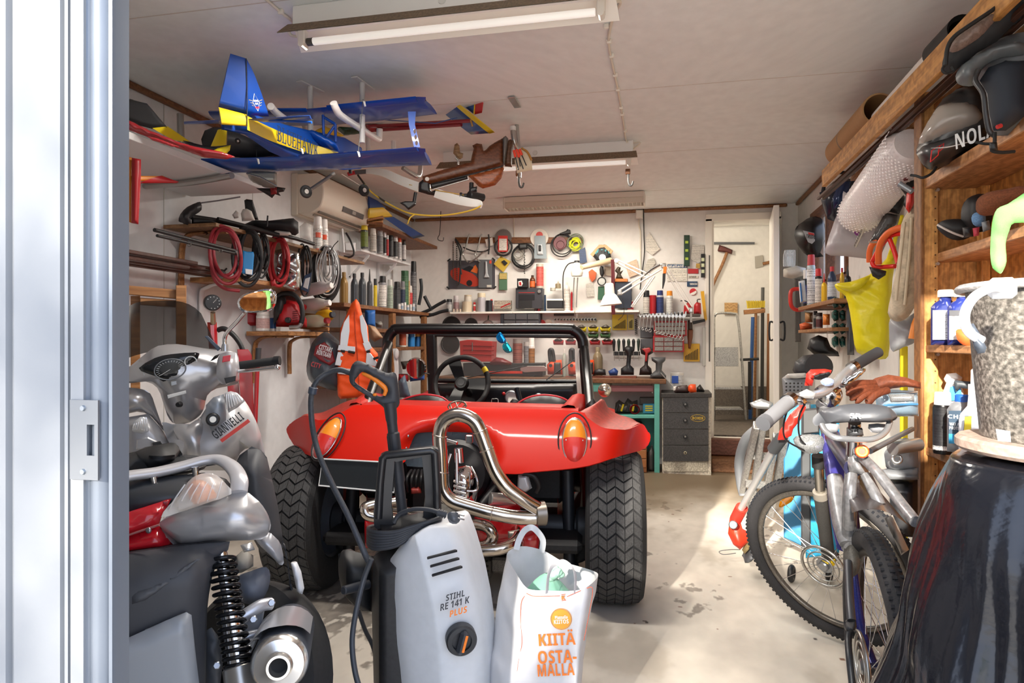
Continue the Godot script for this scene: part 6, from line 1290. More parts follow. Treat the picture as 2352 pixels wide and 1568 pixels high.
func blue_plane():
	var blue:=paint("0c4aa6",.4,.35);var yel:=paint("e8c814",.35);var dk:=m("23272e",.5)
	thing("model_biplane","large blue and yellow model biplane with lettered side hanging under the ceiling","model plane",W(700,340,3.2))
	flat("lower_wing",[[463,366,3.26],[700,356,3.2],[950,339,3.08],[975,350,3.12],[992,379,3.37],[720,390,3.45],[512,398,3.53],[490,386,3.4]],.03,blue);
	for q in [[[461,364,3.25],[689,360,3.2],[689,372,3.23],[466,374,3.3]],[[737,357,3.16],[956,337,3.05],[962,348,3.1],[742,368,3.2]]]: flat("aileron",q,.01,blue,null,1)
	flat("upper_wing",[[478,256,3.36],[700,251,3.3],[952,222,3.2],[975,232,3.26],[1004,262,3.46],[780,286,3.6],[560,288,3.64],[500,275,3.5]],.03,blue)
	for q in [[[620,248,3.3],[702,248,3.28],[706,258,3.3],[622,258,3.34]],[[749,242,3.26],[954,221,3.19],[960,236,3.24],[756,256,3.32]]]: flat("aileron",q,.01,blue,null,1)
	# fuselage of square sections,tail to nose
	var k:=B();var rows:=[]
	for q in [[512,281,2.79,.006,.03],[570,285,2.92,.022,.046],[640,318,3.13,.045,.065],[700,338,3.33,.055,.08],[770,352,3.53,.055,.085],[812,362,3.68,.045,.06]]:
		var c:=W(q[0],q[1],q[2]);var r:=[]
		for s in rrect(q[3]*2,q[4]*2,.012,2): r.push_back(c+v3(.92*s.x,s.y,-.38*s.x))
		rows.push_back(r)
	k.loft(rows);var fu:=put(k,"fuselage",blue)
	var e:=[[568,266,2.81],[618,291,2.96],[690,321,3.17],[778,350,3.42]];var g:=[[568,298,2.82],[618,322,2.97],[690,347,3.18],[742,362,3.33]]
	k=B();k.grid([cr(Ws(e),4),cr(Ws(g),4)]);put(k,"side_panel",yel,fu)
	var o:=W(686,327,3.135);var ft:=frame(o,W(740,348,3.30) - W(632,300,2.99),Vector3.UP)
	txt("BLUEHAWK",.068,Transform3D(ft.basis,o),m("16335f",.5),.29,false,fu,"lettering",true)
	# cockpit,nose,tail
	sl("cockpit",[[690,305],[716,298],[745,312],[775,330],[780,348],[740,335]],3.35,.1,.02,blue);sl("engine",[[778,344],[812,352],[818,366],[790,368]],3.55,.08,.02,m("b9b4aa",.4,.3));tb("propeller",[[799,330,3.66],[805,398,3.66]],[.005,.009],m("3a3a3a",.5),null,1)
	flat("rudder",[[529,123,2.72],[565,134,2.76],[567,263,2.8],[502,246,2.74]],.012,blue,null,1);flat("rudder_base",[[502,246,2.738],[567,263,2.798],[567,290,2.8],[509,286,2.74]],.014,yel,null,1);flat("fin",[[566,134,2.765],[578,157,2.79],[618,268,2.92],[568,264,2.805]],.012,blue,null,1)
	tb("hinge_line",[[565.5,134,2.755],[567,200,2.775],[567.5,290,2.795]],.002,dk,null,1,6)
	flat("tailplane",[[422,280,2.85],[502,276,2.76],[504,283,2.85],[424,285,2.95]],.01,blue,null,1);flat("tailplane",[[570,273,2.82],[711,265,2.76],[716,274,2.9],[640,282,2.95]],.01,blue,null,1);tb("brace",[[618,276,2.85],[716,281,2.8]],.005,blue,null,1)
	# emblem on the fin: diamond with wings
	var fx:=frame(W(583,236,2.8),W(613,236,2.91) - W(567,236,2.8),Vector3.UP);k=B();k.tube([v2(0,.034),v2(.02,0),v2(0,-.034),v2(-.02,0)].map(func(p): return fx*v3(p.x,p.y,.012)),.0014,5,true);put(k,"emblem",m("e9e9ea",.5))
	for i in 3:
		for s in [-1,1]:
			k=B();k.tube([fx*v3(s*.02,.006 - i*.01,.012),fx*v3(s*(.04 - i*.006),.01 - i*.01,.012)],.0013,5);put(k,"emblem_feather",m("c9b27a",.5))
	txt("ULTIMATE",.008,Transform3D(fx.basis,fx*v3(0,.006,.013)),m("e9e9ea",.5),.026);txt("BLUE",.008,Transform3D(fx.basis,fx*v3(0,-.005,.013)),m("e9e9ea",.5),.018);txt("HAWK",.008,Transform3D(fx.basis,fx*v3(0,-.02,.013)),m("c8242c",.5),.026)
	# struts
	for q in [[[946,256],[958,338],3.22,7.],[[545,300],[549,360],3.42,6.]]:
		var x0: float=q[0][0];var x1: float=q[1][0];var w: float=q[3];var v0: float=q[0][1];var v1: float=q[1][1]
		var xf:=facing(W((x0+x1)/2,(v0+v1)/2,q[2]));var holes:=[]
		for f in [.55,.72,.88]:
			var hc:=PL(lerpf(x0,x1,f),lerpf(v0,v1,f),xf);holes.push_back(oval(.006,.012,10).map(func(p): return p+v2(hc.x,hc.y)))
		k=B();k.patch(px(xf,[[x0 - w*1.3,v0],[x0+w*1.3,v0],[x0+w,v0+30],[x1+w,v1],[x1 - w,v1],[x0 - w,v0+30]]),.02,func(p): return xf*v3(p.x,p.y,0),.006,holes);put(k,"interplane_strut",blue)
	for q in [[742,264,744,330],[742,268,770,285],[770,285,771,326],[768,290,745,322]]: tb("cabane_strut",[[q[0],q[1],3.36],[q[2],q[3],3.36]],.007,blue,null,1,8)
	# wheels
	tb("gear_leg",[[768,398,3.5],[712,436,3.42]],.009,m("8b8884",.4,.4),null,1);tb("gear_wire",[[785,400,3.5],[834,430,3.6]],.002,m("c9c6c0",.3,.6),null,1,6)
	for q in [[703,440,3.4,15.],[836,437,3.6,14.],[546,324,3.,7.]]:
		var c:=W(q[0],q[1],q[2]);var ax:=v3(1,0,.55).normalized();var r: float=q[3]*q[2]/F
		k=B();k.torus(c,ax,r*.66,r*.34,24,12);var wt:=put(k,"wheel",m("232323",.7));k=B();k.cyl(c - ax*r*.2,c+ax*r*.25,r*.4,r*.36,18,.001);put(k,"wheel_hub",m("dcd9d2",.4),wt)
	for q in [[[834,228,3.2],[823,352,3.12]],[[588,330,3.3],[590,370,3.25]]]: tb("wire",q,.0017,m("6d6d6b",.4,.4),null,1,5)
	for q in [[823,352],[592,368],[634,322],[693,345],[836,236]]: sl("clip",[[q[0] - 3,q[1] - 5],[q[0]+3,q[1] - 3],[q[0]+5,q[1]+8],[q[0]+1,q[1]+9]],3.08 if q[0] != 836 else 3.17,.008,.003,m("d9d9d6",.5))

func ceiling_hooks():
	var white:=m("e5e2dd",.4)
	thing("ceiling_hook","white pipe cradle screwed to the ceiling, holding the blue biplane","hook",W(713,220,3.9),"pipe cradles on the ceiling")
	for q in [[[686,186],[740,212],713,199,255,3.55],[[813,176],[854,206],832,190,240,3.6]]:
		var k:=B();k.bar(PY(q[0][0],q[0][1],2.492),PY(q[1][0],q[1][1],2.492),.035,.008,.002);put(k,"ceiling_plate",white)
		var top:=PY(q[2],q[3],2.49);k=B();k.tube([top,top+v3(0,-.3,0)],.014,12);put(k,"post",white)
	tb("arm",[[766,236,3.05],[772,250,3.08],[784,266,3.15],[825,293,3.4],[866,319,3.6],[871,312,3.62],[872,296,3.62]],.0165,white,null,5,14);tb("arm",[[622,244,3.1],[634,258,3.18],[655,274,3.3]],.0165,white,null,4,14)
	thing("ceiling_hook","bare steel pipe hook hanging from the ceiling behind the crossbow's stock","hook",W(1190,300,4.),"pipe cradles on the ceiling");var st:=m("b5b5b2",.25,.8)
	var p:=PY(1182,235,2.49);var k:=B();k.bar(p+v3(0,0,-.08),p+v3(0,0,.08),.04,.008,.002);put(k,"ceiling_plate",st);tb("post",[[1183,232,4.1],[1190,330,4.1],[1193,408,4.1]],.013,st,null,1,12);tb("hook_end",[[1178,296,4.],[1180,320,4.],[1186,338,4.02],[1192,344,4.06]],.016,st,null,4,12);k=B();k.cyl(W(1178,290,4.),W(1178,300,4.),.019,.019,14,.003);put(k,"plastic_cap",white)
	for q in [[904,330,4.],[845,320,4.2]]: tb("short_post",[[q[0],q[1] - 6,q[2]],[q[0]+1,q[1]+28,q[2]]],.015,white,null,1,12)
	tb("cradle",[[925,385,4.],[945,398,4.05],[962,404,4.1],[966,380,4.15]],.014,st,null,4,12)
	for q in [[1191,398,4.1],[1442,394,4.6]]:
		thing("hook","iron hook on a wooden block, %s" % ["hanging below the orange-fletched arrows" if q[0]<1300 else "hanging from the second batten light's far right end"],"hook",W(q[0],q[1],q[2]));var u: float=q[0];var v: float=q[1]
		k=B();k.box(W(u,v,q[2]),v3(.032,.035,.02),.003);put(k,"block",wood("8b5a35"));tb("iron_hook",[[u+1,v+6,q[2]],[u+1,v+22,q[2]],[u+4,v+31,q[2]],[u+9,v+31,q[2]],[u+12,v+22,q[2]]],.0065,m("5d5c5a",.5,.4),null,4,10)

func red_tail_plane():
	var blue:=paint("0d4f96",.35);var red:=paint("8e1420",.35);var yel:=paint("e8c814",.35)
	thing("model_plane","smaller model plane with red twin-tube tail and blue, yellow and red fins","model plane",W(1000,280,3.9))
	for q in [[[856,290,4.1],[1084,277,3.75]],[[858,299,4.1],[1060,286,3.8]]]: tb("tail_boom",q,.011,red,null,1,10)
	sl("boom_root",[[838,286],[866,284],[880,292],[866,303],[845,303]],4.1,.06,.015,red)
	flat("tailplane",[[997,241,3.95],[1040,238,3.8],[1126,306,3.7],[1082,309,3.85]],.008,blue,null,1);flat("elevator",[[1040,237,3.79],[1050,236,3.76],[1137,304,3.67],[1124,307,3.7]],.009,yel,null,1)
	flat("fin",[[1070,194,3.8],[1094,191,3.76],[1088,262,3.75],[1053,234,3.84]],.008,blue,null,1);flat("rudder",[[1095,191,3.758],[1114,190,3.72],[1107,259,3.71],[1090,263,3.745]],.009,paint("c01a22",.35),null,1);tb("stripe",[[1094.5,191,3.75],[1088.5,262,3.745]],.004,yel,null,1,6)
	tb("control_horn",[[1081,275,3.72],[1085,290,3.72]],.005,m("b58a4a",.5),null,1,6);tb("push_rod",[[880,275,4.],[1000,283,3.8],[1050,270,3.78]],.003,blue,null,1,6)
	sl("wing_root",[[770,292],[840,285],[850,302],[790,309]],4.2,.1,.01,m("12402c",.35));sl("yellow_float",[[724,300],[745,290],[770,300],[792,312],[760,316],[730,312]],4.1,.07,.015,yel,null,1);sl("pontoon",[[690,280],[700,272],[712,300],[708,318],[698,305]],3.9,.05,.012,m("c9c6c2",.4),null,1)

func crossbow():
	var wd:=wood("7a4426",2.5,.35);var bl:=m("19191a",.45);var wh:=m("ece9e2",.4)
	thing("crossbow","wooden target crossbow with white limbs and black sights hanging upside down","crossbow",W(1050,400,3.9))
	var k: MB
	sl("stock",[[970,405],[1010,392],[1050,380],[1072,373],[1081,372],[1084,356],[1088,341],[1085,334],[1095,329],[1107,331],[1111,347],[1117,343],[1124,335],[1140,325],[1155,317],[1157,350],[1157,380],[1115,392],[1075,402],[1030,413],[988,423],[972,420]],3.9,.055,.02,wd,null,0,.0,.012)
	sl("fore_end",[[1075,404],[1156,383],[1159,391],[1152,409],[1138,425],[1109,433],[1098,427],[1090,418]],3.88,.06,.015,wood("a8582c",2.5,.35));tb("joint_line",[[990,423,3.87],[1074,402,3.86],[1156,381,3.86]],.004,bl,null,1,6)
	sl("butt_plate",[[1154,318],[1162,312],[1168,320],[1160,376],[1155,379]],3.9,.06,.008,m("7d7b77",.4,.4));sl("butt_pad",[[1164,325],[1172,320],[1180,324],[1176,350],[1176,384],[1160,382],[1158,374]],3.92,.06,.012,wood("6b4a33",2.5))
	sl("rail",[[988,423],[1074,404],[1075,412],[991,434]],3.87,.03,.006,bl);tb("rail_rod",[[991,436,3.85],[1076,412,3.84]],.004,m("bdbab5",.3,.8),null,1,8);sl("riser",[[962,420],[980,404],[988,405],[990,440],[1002,436],[1001,450],[985,447],[961,440]],3.9,.05,.012,bl);k=B();var d0:=W(981,411,3.86);k.cyl(d0,d0+(EYE - d0).normalized()*.008,.012,.012,18,.001);put(k,"disc",m("d8d5cd",.4))
	for q in [[[1001,443,3.88],[1040,456,3.82],[1080,465,3.75],[1100,467,3.72],[1106,474,3.7]],[[962,430,3.92],[920,414,4.],[885,398,4.08],[858,393,4.15],[840,394,4.2]]]:
		k=B();var c:=cr(Ws(q),5);var sc:=[]
		for i in c.size(): sc.push_back(1.0 - .55*pow(i/(c.size() - 1.),2))
		k.sweep(c,[v2(.026,.008),v2(-.026,.008),v2(-.026,-.008),v2(.026,-.008)],sc,Vector3.UP);put(k,"limb",wh)
	tb("nock_sleeve",[[842,394,4.2],[815,396,4.22]],.014,m("5c5c5c",.5),null,1,10);tb("nock",[[815,396,4.2],[799,400,4.2]],.012,m("b01f28",.5),null,1,10)
	tb("string",[[822,402,4.18],[850,438,4.1],[886,464,4.05],[930,486,3.95],[961,493,3.9],[1005,495,3.85],[1046,491,3.8],[1085,482,3.74],[1106,472,3.7]],.0045,m("dcb83a",.5),null,6,8);tb("string_wrap",[[822,402,4.18],[838,424,4.13]],.006,m("38332c",.6),null,1,8);tb("string_wrap",[[868,452,4.08],[884,463,4.05]],.006,m("38332c",.6),null,1,8);tb("string_loop",[[953,492,3.9],[942,500,3.9],[936,514,3.9]],.004,m("dcb83a",.5),null,4,8);tb("cable",[[940,424,3.95],[1010,438,3.85],[1065,448,3.78]],.0025,m("c9a24a",.5),null,1,6)
	tb("sight_post",[[1083,420,3.85],[1082,445,3.84],[1081,466,3.83]],.013,bl,null,1,8);k=B();var s0:=W(1095,452,3.8);k.cyl(s0+v3(.03,0,-.03),s0+v3(-.03,0,.05),.022,.025,20,.003);put(k,"scope",bl);k=B();k.cyl(W(1058,450,3.8),W(1080,448,3.8),.012,.01,14,.002);k.cyl(W(1056,450,3.8),W(1062,450,3.8),.02,.02,16,.002);put(k,"sight_knob",bl);sl("sight_block",[[1078,432],[1096,428],[1096,440],[1078,446]],3.84,.04,.006,bl);k=B();k.cyl(W(1083,464,3.82),W(1083,471,3.82),.013,.014,16,.002);put(k,"sight_wheel",bl)
	tb("front_sight_post",[[955,442,3.9],[951,466,3.9]],.011,bl,null,1,8);sl("front_sight",[[918,466],[930,462],[952,462],[956,470],[945,478],[938,482],[930,474]],3.9,.03,.006,bl)
	tb("cocking_arm",[[1052,378,3.92],[1052,368,3.92],[1046,362,3.92]],.006,m("b4b2ad",.3,.7),null,3,8);sl("cocking_grip",[[1041,352],[1044,332],[1050,328],[1055,334],[1057,350],[1064,352],[1063,362],[1056,366],[1048,360]],3.92,.035,.012,wood("a88560",3.))
	thing("arrow_quiver","cream quiver of arrows with orange fletchings hanging beside the crossbow's butt","quiver",W(1200,375,3.85));sl("quiver",[[1187,398],[1182,370],[1186,345],[1198,338],[1212,345],[1221,366],[1223,390]],3.9,.04,.015,m("ddd0b4",.6,.0,"mottle",3.),null,1);tb("strap",[[1198,340,3.86],[1212,350,3.86],[1221,368,3.86]],.006,m("a8762e",.6),null,4,6)
	for q in [[1180,345,1191,390],[1186,343,1202,388],[1190,350,1195,382],[1193,343,1209,380]]:
		var ar:=tb("arrow",[[q[0],q[1],3.85],[q[2],q[3],3.85]],.003,m("1f2126",.5),null,1,6);tb("fletching",[[q[0],q[1],3.84],[lerpf(q[0],q[2],.35),lerpf(q[1],q[3],.35),3.84]],.008,m("e8452a",.6),ar,1,5)

# ---------------------------------------------------------------- left wall: shelves and what lies on or hangs from them
func coil(nm: String,label: String,cat: String,cu: float,cv: float,t: float,ru: float,rv: float,n: int,r: float,mat: Material,group:="",tilt:=.0):
	thing(nm,label,cat,W(cu,cv - rv,t),group)
	for i in n:
		var p:=[];var a:=1.0 - .13*i*(1.0 if i % 2 else .6);var du:=6.0*sin(i*2.4);var dv:=5.0*cos(i*1.7)
		for j in 10:
			var w:=TAU*j/10.0;p.push_back(W(cu+du+ru*a*cos(w)+tilt*sin(w)*ru,cv+dv+rv*(a if sin(w)>0 else 1.)*sin(w)*-1.0*-1.,t+.02*sin(w*2+i)+.006*i))
		var b:=B();b.tube(cr(p,4,true),r,7,true);put(b,"loop",mat)
func bracket(nm: String,mat: Material,at: Vector3,d: float,h: float):
	var b:=B();b.strap(cr([at+v3(-.03,-h,0),at+v3(-.03,-h*.25,0),at+v3(.0,-.02,0),at+v3(d*.3,0,0),at+v3(d,0,0)],5),.035,.014,Vector3.RIGHT);put(b,nm,mat)
func board(nm: String,label: String,x0: float,x1: float,y: float,d0: float,d1: float,th: float,mat: Material) -> Node3D:
	var o:=thing(nm,label,"shelf",v3((x0+x1)/2,y,-(d0+d1)/2));var b:=B();b.box(v3((x0+x1)/2,y - th/2,-(d0+d1)/2),v3(x1 - x0,th,d1 - d0),.002);put(b,"board",mat);return o

func left_wall():
	var pine:=wood("b98352",1.4);var ply:=wood("9a744f",1.4);var white:=m("dedfe0",.5);var steel:=m("b3b1ad",.25,.8);var black:=m("1a1a1c",.5)
	var k: MB
	board("wall_shelf","wide white board shelf on steel pipes high on the left wall, carrying model gliders",-2.6,-2.1,2.045,1.85,3.36,.03,white)
	for d in [2.05,3.]:
		k=B();k.tube(cr([v3(-2.6,2.,-d - .02),v3(-2.56,1.995,-d),v3(-2.3,1.995,-d+.02),v3(-2.02,1.995,-d+.1)],4),.016,12);put(k,"pipe_bracket",steel)
	k=B();k.cyl(W(414,262,3.6),W(416,330,3.6),.018,.018,14);put(k,"upright_pipe",steel)
	thing("model_glider","red, black and yellow model glider lying on the white left shelf, black fin at left","model plane",v3(-2.25,2.05,-2.4));var gr:=paint("96141c",.3)
	sl("fin",[[280,228],[300,228],[338,238],[384,292],[350,296],[320,288],[280,272]],2.75,.04,.012,m("202023",.7),null,0);flat("fin_stripe",[[350,294,2.74],[385,290,2.8],[442,329,3.],[400,322,2.9]],.012,m("dcc81a",.5),null,1);sl("fuselage",[[280,268],[300,278],[345,300],[420,330],[520,352],[540,360],[520,366],[470,362],[380,330],[300,300],[280,290]],2.72,.07,.018,gr);sl("canopy_edge",[[335,312],[360,317],[412,337],[395,337],[350,322]],2.66,.02,.006,paint("b3242c",.2));sl("wing_fairing",[[420,322],[470,335],[520,342],[508,350],[470,352],[430,338]],2.9,.05,.012,black);sl("tail_block",[[478,352],[500,340],[530,333],[528,345],[515,358],[492,361]],2.9,.03,.006,m("dcc81a",.5));flat("yellow_fin",[[484,336,3.],[500,298,3.],[522,294,3.05],[521,333,3.05]],.012,m("dcc81a",.5),null,1)
	thing("black_case","rounded black case behind the yellow glider fin on the white left shelf","case",W(505,350,3.3));sl("case_body",[[462,320],[470,300],[490,292],[520,293],[545,305],[600,330],[640,345],[645,358],[560,362],[470,358]],3.3,.2,.06,m("2b2b2d",.6),null,1)
	thing("clear_case","flat grey case with steel edges at the far end of the white left shelf","case",W(605,400,3.4));sl("case_body",[[566,398],[636,398],[636,428],[610,428],[575,412]],3.45,.16,.012,m("8f918b",.3,.3));tb("edge",[[566,398,3.36],[600,408,3.36],[636,428,3.36]],.004,steel,null,1,6)
	thing("clamp_tail","black and red model tail with sharp points sticking out under the white shelf's far end","model part",W(630,440,3.5));sl("tail_cone",[[588,432],[620,432],[632,428],[656,432],[652,440],[640,442],[645,450],[632,446],[625,455],[615,448]],3.6,.04,.012,m("28211f",.6));sl("red_band",[[620,431],[636,430],[636,445],[622,447]],3.58,.05,.014,m("8c1a1c",.5))
	thing("model_plane","red and orange model plane part hanging nose down against the left wall","model plane",W(310,440,2.7));sl("wing_panel",[[286,358],[303,362],[302,512],[286,505]],2.7,.02,.006,m("c27318",.5));sl("red_edge",[[303,362],[324,366],[324,400],[323,425],[318,515],[302,512]],2.7,.03,.01,m("96121a",.4));flat("tail_orange",[[300,404,2.7],[372,404,2.8],[384,414,2.82],[320,416,2.72]],.012,m("c2731f",.5),null,1);flat("tail_red",[[372,403,2.8],[410,418,2.85],[404,420,2.85],[318,421,2.7]],.014,m("96121a",.4),null,1)
	# air conditioner
	thing("air_conditioner","cream wall-mounted air conditioner above the left shelves","air conditioner",v3(-2.5,2.12,-4.87));k=B();var pf:=[[-2.62,2.12],[-2.47,2.12],[-2.40,2.16],[-2.375,2.22],[-2.37,2.3],[-2.39,2.38],[-2.42,2.405],[-2.62,2.405]].map(func(q): return v2(q[0],q[1]));pf=cr(pf.slice(1,7),4);pf.push_back(v2(-2.62,2.405));pf.push_front(v2(-2.62,2.12))
	k.prism(pf,.82,Transform3D(Basis(),v3(0,0,-4.87)),.006);put(k,"casing",m("e3ddcf",.4));k=B();k.box(v3(-2.595,2.26,-4.87),v3(.05,.3,.84),.004);put(k,"back_plate",m("dad4c6",.45))
	for q in [[-2.43,2.135,.012,"6f6a62"],[-2.47,2.117,.008,"8a857b"]]:
		k=B();k.box(v3(q[0],q[1],-4.87),v3(.02,q[2],.74),.002,Basis(Vector3.BACK,.8));put(k,"louvre",m(q[3],.6))
	k=B();k.box(v3(-2.374,2.205,-4.95),v3(.006,.04,.36),.001,Basis(Vector3.BACK,-.2));var dp:=put(k,"display_panel",m("5d5c5c",.3));k=B();k.box(v3(-2.370,2.205,-4.95),v3(.006,.025,.06),.001,Basis(Vector3.BACK,-.2));put(k,"display",m("a5a49e",.3),dp)
	thing("drain_hose","white condensate hose and socket box under the air conditioner","hose",PX(790,560,-2.6));tb("tube",[[786,525,5.2],[789,560,5.2],[790,580,5.2]],.008,white,null,1,8);sl("box",[[790,557],[817,557],[817,578],[792,578]],5.3,.06,.008,white)
	tb("cable",[[795,535,5.1],[806,555,5.05],[813,580,5.05],[805,590,5.05],[790,588,5.05]],.007,black,null,5,8)
	# plywood shelf with black bundle,rods,cans
	board("wall_shelf","upper plywood shelf on the left wall holding black bundles and two white cans",-2.6,-2.28,1.82,3.14,4.95,.02,ply)
	bracket("bentwood_bracket",pine,v3(-2.56,1.79,-3.27),.26,.5);bracket("bentwood_bracket",pine,v3(-2.56,1.79,-4.5),.26,.3)
	thing("outboard_motor","black curved motor part with a thin rod at the plywood shelf's near end","motor",W(440,500,3.62));sl("motor_head",[[410,508],[414,492],[430,475],[455,464],[462,466],[463,482],[450,492],[438,502],[440,515],[430,522],[420,512]],3.62,.1,.028,m("2c2c2f",.45),null,2);tb("rod",[[462,466,3.62],[505,460,3.66],[552,452,3.7]],.004,m("77777a",.4,.4),null,1,6);tb("shaft",[[440,498,3.64],[500,507,3.75],[560,520,3.85],[640,540,4.]],.014,black,null,4,10);sl("skeg",[[440,500],[480,503],[500,512],[440,515]],3.66,.03,.008,black)
	thing("paddle_fins","black fin and white fin standing on the plywood shelf","fins",W(575,510,3.7));sl("black_fin",[[561,460],[566,457],[580,459],[594,505],[568,505],[563,480]],3.95,.03,.01,black);sl("white_fin",[[553,490],[558,480],[567,479],[578,485],[586,506],[556,508]],3.9,.04,.014,m("dcd8d0",.5),null,1);sl("white_clip",[[533,493],[542,483],[551,490],[548,500],[538,502]],3.85,.04,.006,m("d9d7d2",.5));sl("foil",[[622,533],[635,529],[665,532],[670,538],[660,541],[630,540]],4.02,.03,.01,m("dcd9d2",.5),null,1)
	thing("black_bag","long black padded bag lying on the plywood shelf","bag",W(640,530,3.9));sl("bag_body",[[555,518],[580,506],[615,507],[650,503],[675,502],[685,510],[686,535],[678,541],[640,532],[600,528]],4.05,.16,.03,m("222326",.6),null,1,.004);tb("pole",[[500,503,3.7],[600,528,3.95],[680,548,4.1],[720,560,4.3]],.012,black,null,1,8);tb("strap",[[615,495,3.85],[613,520,3.85]],.005,black,null,1,6)
	thing("clear_bag","crinkled clear plastic bag on the plywood shelf between black bag and white cans","bag",W(700,540,4.3));sl("bag_body",[[688,520],[700,510],[715,515],[716,555],[690,552]],4.3,.1,.03,film("d9d6d0",.45,.3),null,1,.008,.02)
	for q in [[730,498,21,"white glue can with orange square, front one of two on the plywood shelf"],[745,504,17,"white glue can with orange square, rear one of two on the plywood shelf"]]:
		var p:=PX(q[0],575,-2.36);p.y=1.775;var t:=dist(p);var h: float=1.2+(784 - q[1])/F*t - p.y
		can("spray","glue_can",q[3],"spray can",p,q[2]*.5*t/F,h,"ece9e4","e9e6e1","f2f0ec","white glue cans")
		for f in [.12,.5]:
			k=L();var r: float=q[2]*.5*t/F*1.02;var rr:=[]
			for y in [h*f,h*(f+.12)]: rr.push_back([-.3,.0,.3,.6,.9].map(func(w): return v3(r*sin(w - cur.rotation.y+.3),y,r*cos(w - cur.rotation.y+.3))))
			k.grid(rr);put(k,"orange_patch",m("e8542a",.5))
	# coils hanging from the shelf edge
	coil("cable_coil","dark red air hose hanging in wide loops at the near end of the plywood shelf","hose",518,585,3.6,36,62,3,.009,m("8f2530",.5),"coils along the shelf edge",.15)
	tb("tail",[[484,600,3.6],[492,640,3.62],[515,662,3.65],[550,668,3.7]],.009,m("8f2530",.5),null,5,8)
	coil("cable_coil","black hose coil with a blue tape tag hanging beside the red hose","hose",568,590,3.82,33,62,4,.01,m("232426",.6),"coils along the shelf edge");sl("blue_tag",[[558,575],[568,578],[582,578],[584,585],[580,632],[556,628],[556,600]],3.77,.02,.006,m("1f7fc0",.5));sl("paper",[[563,617],[580,619],[579,631],[564,629]],3.755,.006,.002,m("dfe3e6",.6))
	coil("cable_coil","thin black cable loops hanging between the blue-tagged coil and the red jump leads","cable",600,585,3.95,16,48,4,.006,m("2a2a2b",.6),"coils along the shelf edge");coil("cable_coil","red jump leads coiled and hung in front of the silver bag","cable",640,600,4.12,22,52,3,.01,m("b3262c",.5),"coils along the shelf edge");sl("red_clamp",[[620,645],[632,640],[634,655],[624,658]],4.08,.03,.008,m("a31a22",.5));coil("cable_coil","black jump lead coil hung with the red jump leads","cable",634,595,4.15,26,55,2,.009,m("202022",.6),"coils along the shelf edge");coil("cable_coil","thin dark cables hanging between the silver bag and the grey wire coil","cable",700,620,4.42,13,55,4,.006,m("222223",.6),"coils along the shelf edge")
	coil("cable_coil","corrugated black hose hanging behind the bright grey wire coil","hose",746,628,4.7,32,58,2,.019,m("29292a",.7),"coils along the shelf edge");coil("cable_coil","coil of pale grey wire rope, the brightest coil on the shelf edge","cable",752,620,4.62,25,52,9,.0045,m("bfc1c2",.35,.4),"coils along the shelf edge");tb("cable_tie",[[755,582,4.5],[768,562,4.5],[777,553,4.5]],.003,black,null,1,6)
	thing("silver_bag","crinkled silver foil bag hanging below the plywood shelf","bag",W(665,570,4.25));sl("bag_body",[[632,575],[650,570],[686,580],[690,610],[688,660],[680,668],[640,658],[628,650]],4.25,.05,.02,m("c9c9c6",.18,.9,"",1.6,1.5,"mottle"),null,1,.01,.012);thing("price_tag","blue and white cardboard tag hanging between silver bag and grey wire coil","tag",W(703,630,4.1));pr("card",[[700,632],[716,625],[708,672],[690,664]],4.4,.004,m("1d3558",.5));pr("label_sheet",[[701,640],[712,636],[707,664],[696,659]],4.39,.004,m("d9dde0",.5))
	thing("fishing_rods","two black fishing rods lying along the wall below the plywood shelf","fishing rods",W(430,550,3.));tb("rod",[[355,528,2.9],[540,576,3.5]],.009,black,null,1,8);tb("rod",[[361,541,2.9],[540,582,3.5]],.007,black,null,1,8);sl("handle",[[530,572],[545,574],[545,586],[530,586]],3.5,.03,.008,black)
	for q in [[421,551],[435,562],[507,576]]: k=B();k.torus(W(q[0],q[1],3.1),v3(.5,0,1),.007,.002,16,6);put(k,"line_guide",m("55534f",.3,.6))
	# middle shelf with brown battens and a reel
	board("wall_shelf","middle pine shelf on the left wall carrying brown battens",-2.6,-2.3,1.56,3.35,4.5,.028,pine);bracket("bentwood_bracket",white,v3(-2.57,1.53,-3.45),.25,.2)
	for i in 7:
		thing("wood_batten","long dark brown wooden batten lying in a bundle on the middle left shelf","batten",v3(-2.5+i*.03,1.57,-2.9),"brown battens");k=B();k.bar(v3(-2.55+i*.032,1.575+(i % 3)*.02,-1.9),v3(-2.52+i*.03,1.573+(i % 3)*.016,-3.6+.1*i),.028,.016,.002);put(k,"batten",wood("5b3226",2.,.4))
	thing("fishing_reel","small metal fishing reel lying on the middle left shelf below the red hose","reel",W(508,628,3.4));sl("reel_body",[[490,630],[494,622],[505,618],[515,620],[520,632],[510,640],[496,638]],3.75,.06,.012,m("6a6763",.35,.6),null,2);tb("crank",[[515,622,3.7],[521,616,3.7]],.005,black,null,1,6)
	# pine frame at far left
	thing("pine_frame","pine rack frame at the left edge behind the scooter's windscreen","rack",v3(-2.3,.6,-2.5))
	for q in [[[280,655],[427,668],3.,20.],[[322,684],[404,690],3.02,16.]]: pr("rail",[[q[0][0],q[0][1]],[q[1][0],q[1][1]],[q[1][0],q[1][1]+q[3]],[q[0][0],q[0][1]+q[3]]],q[2],.05,pine)
	for q in [[404,428,656,900],[300,322,680,900]]: pr("post",[[q[0],q[2]],[q[1],q[2]],[q[1],q[3]],[q[0],q[3]]],3.02,.05,pine)
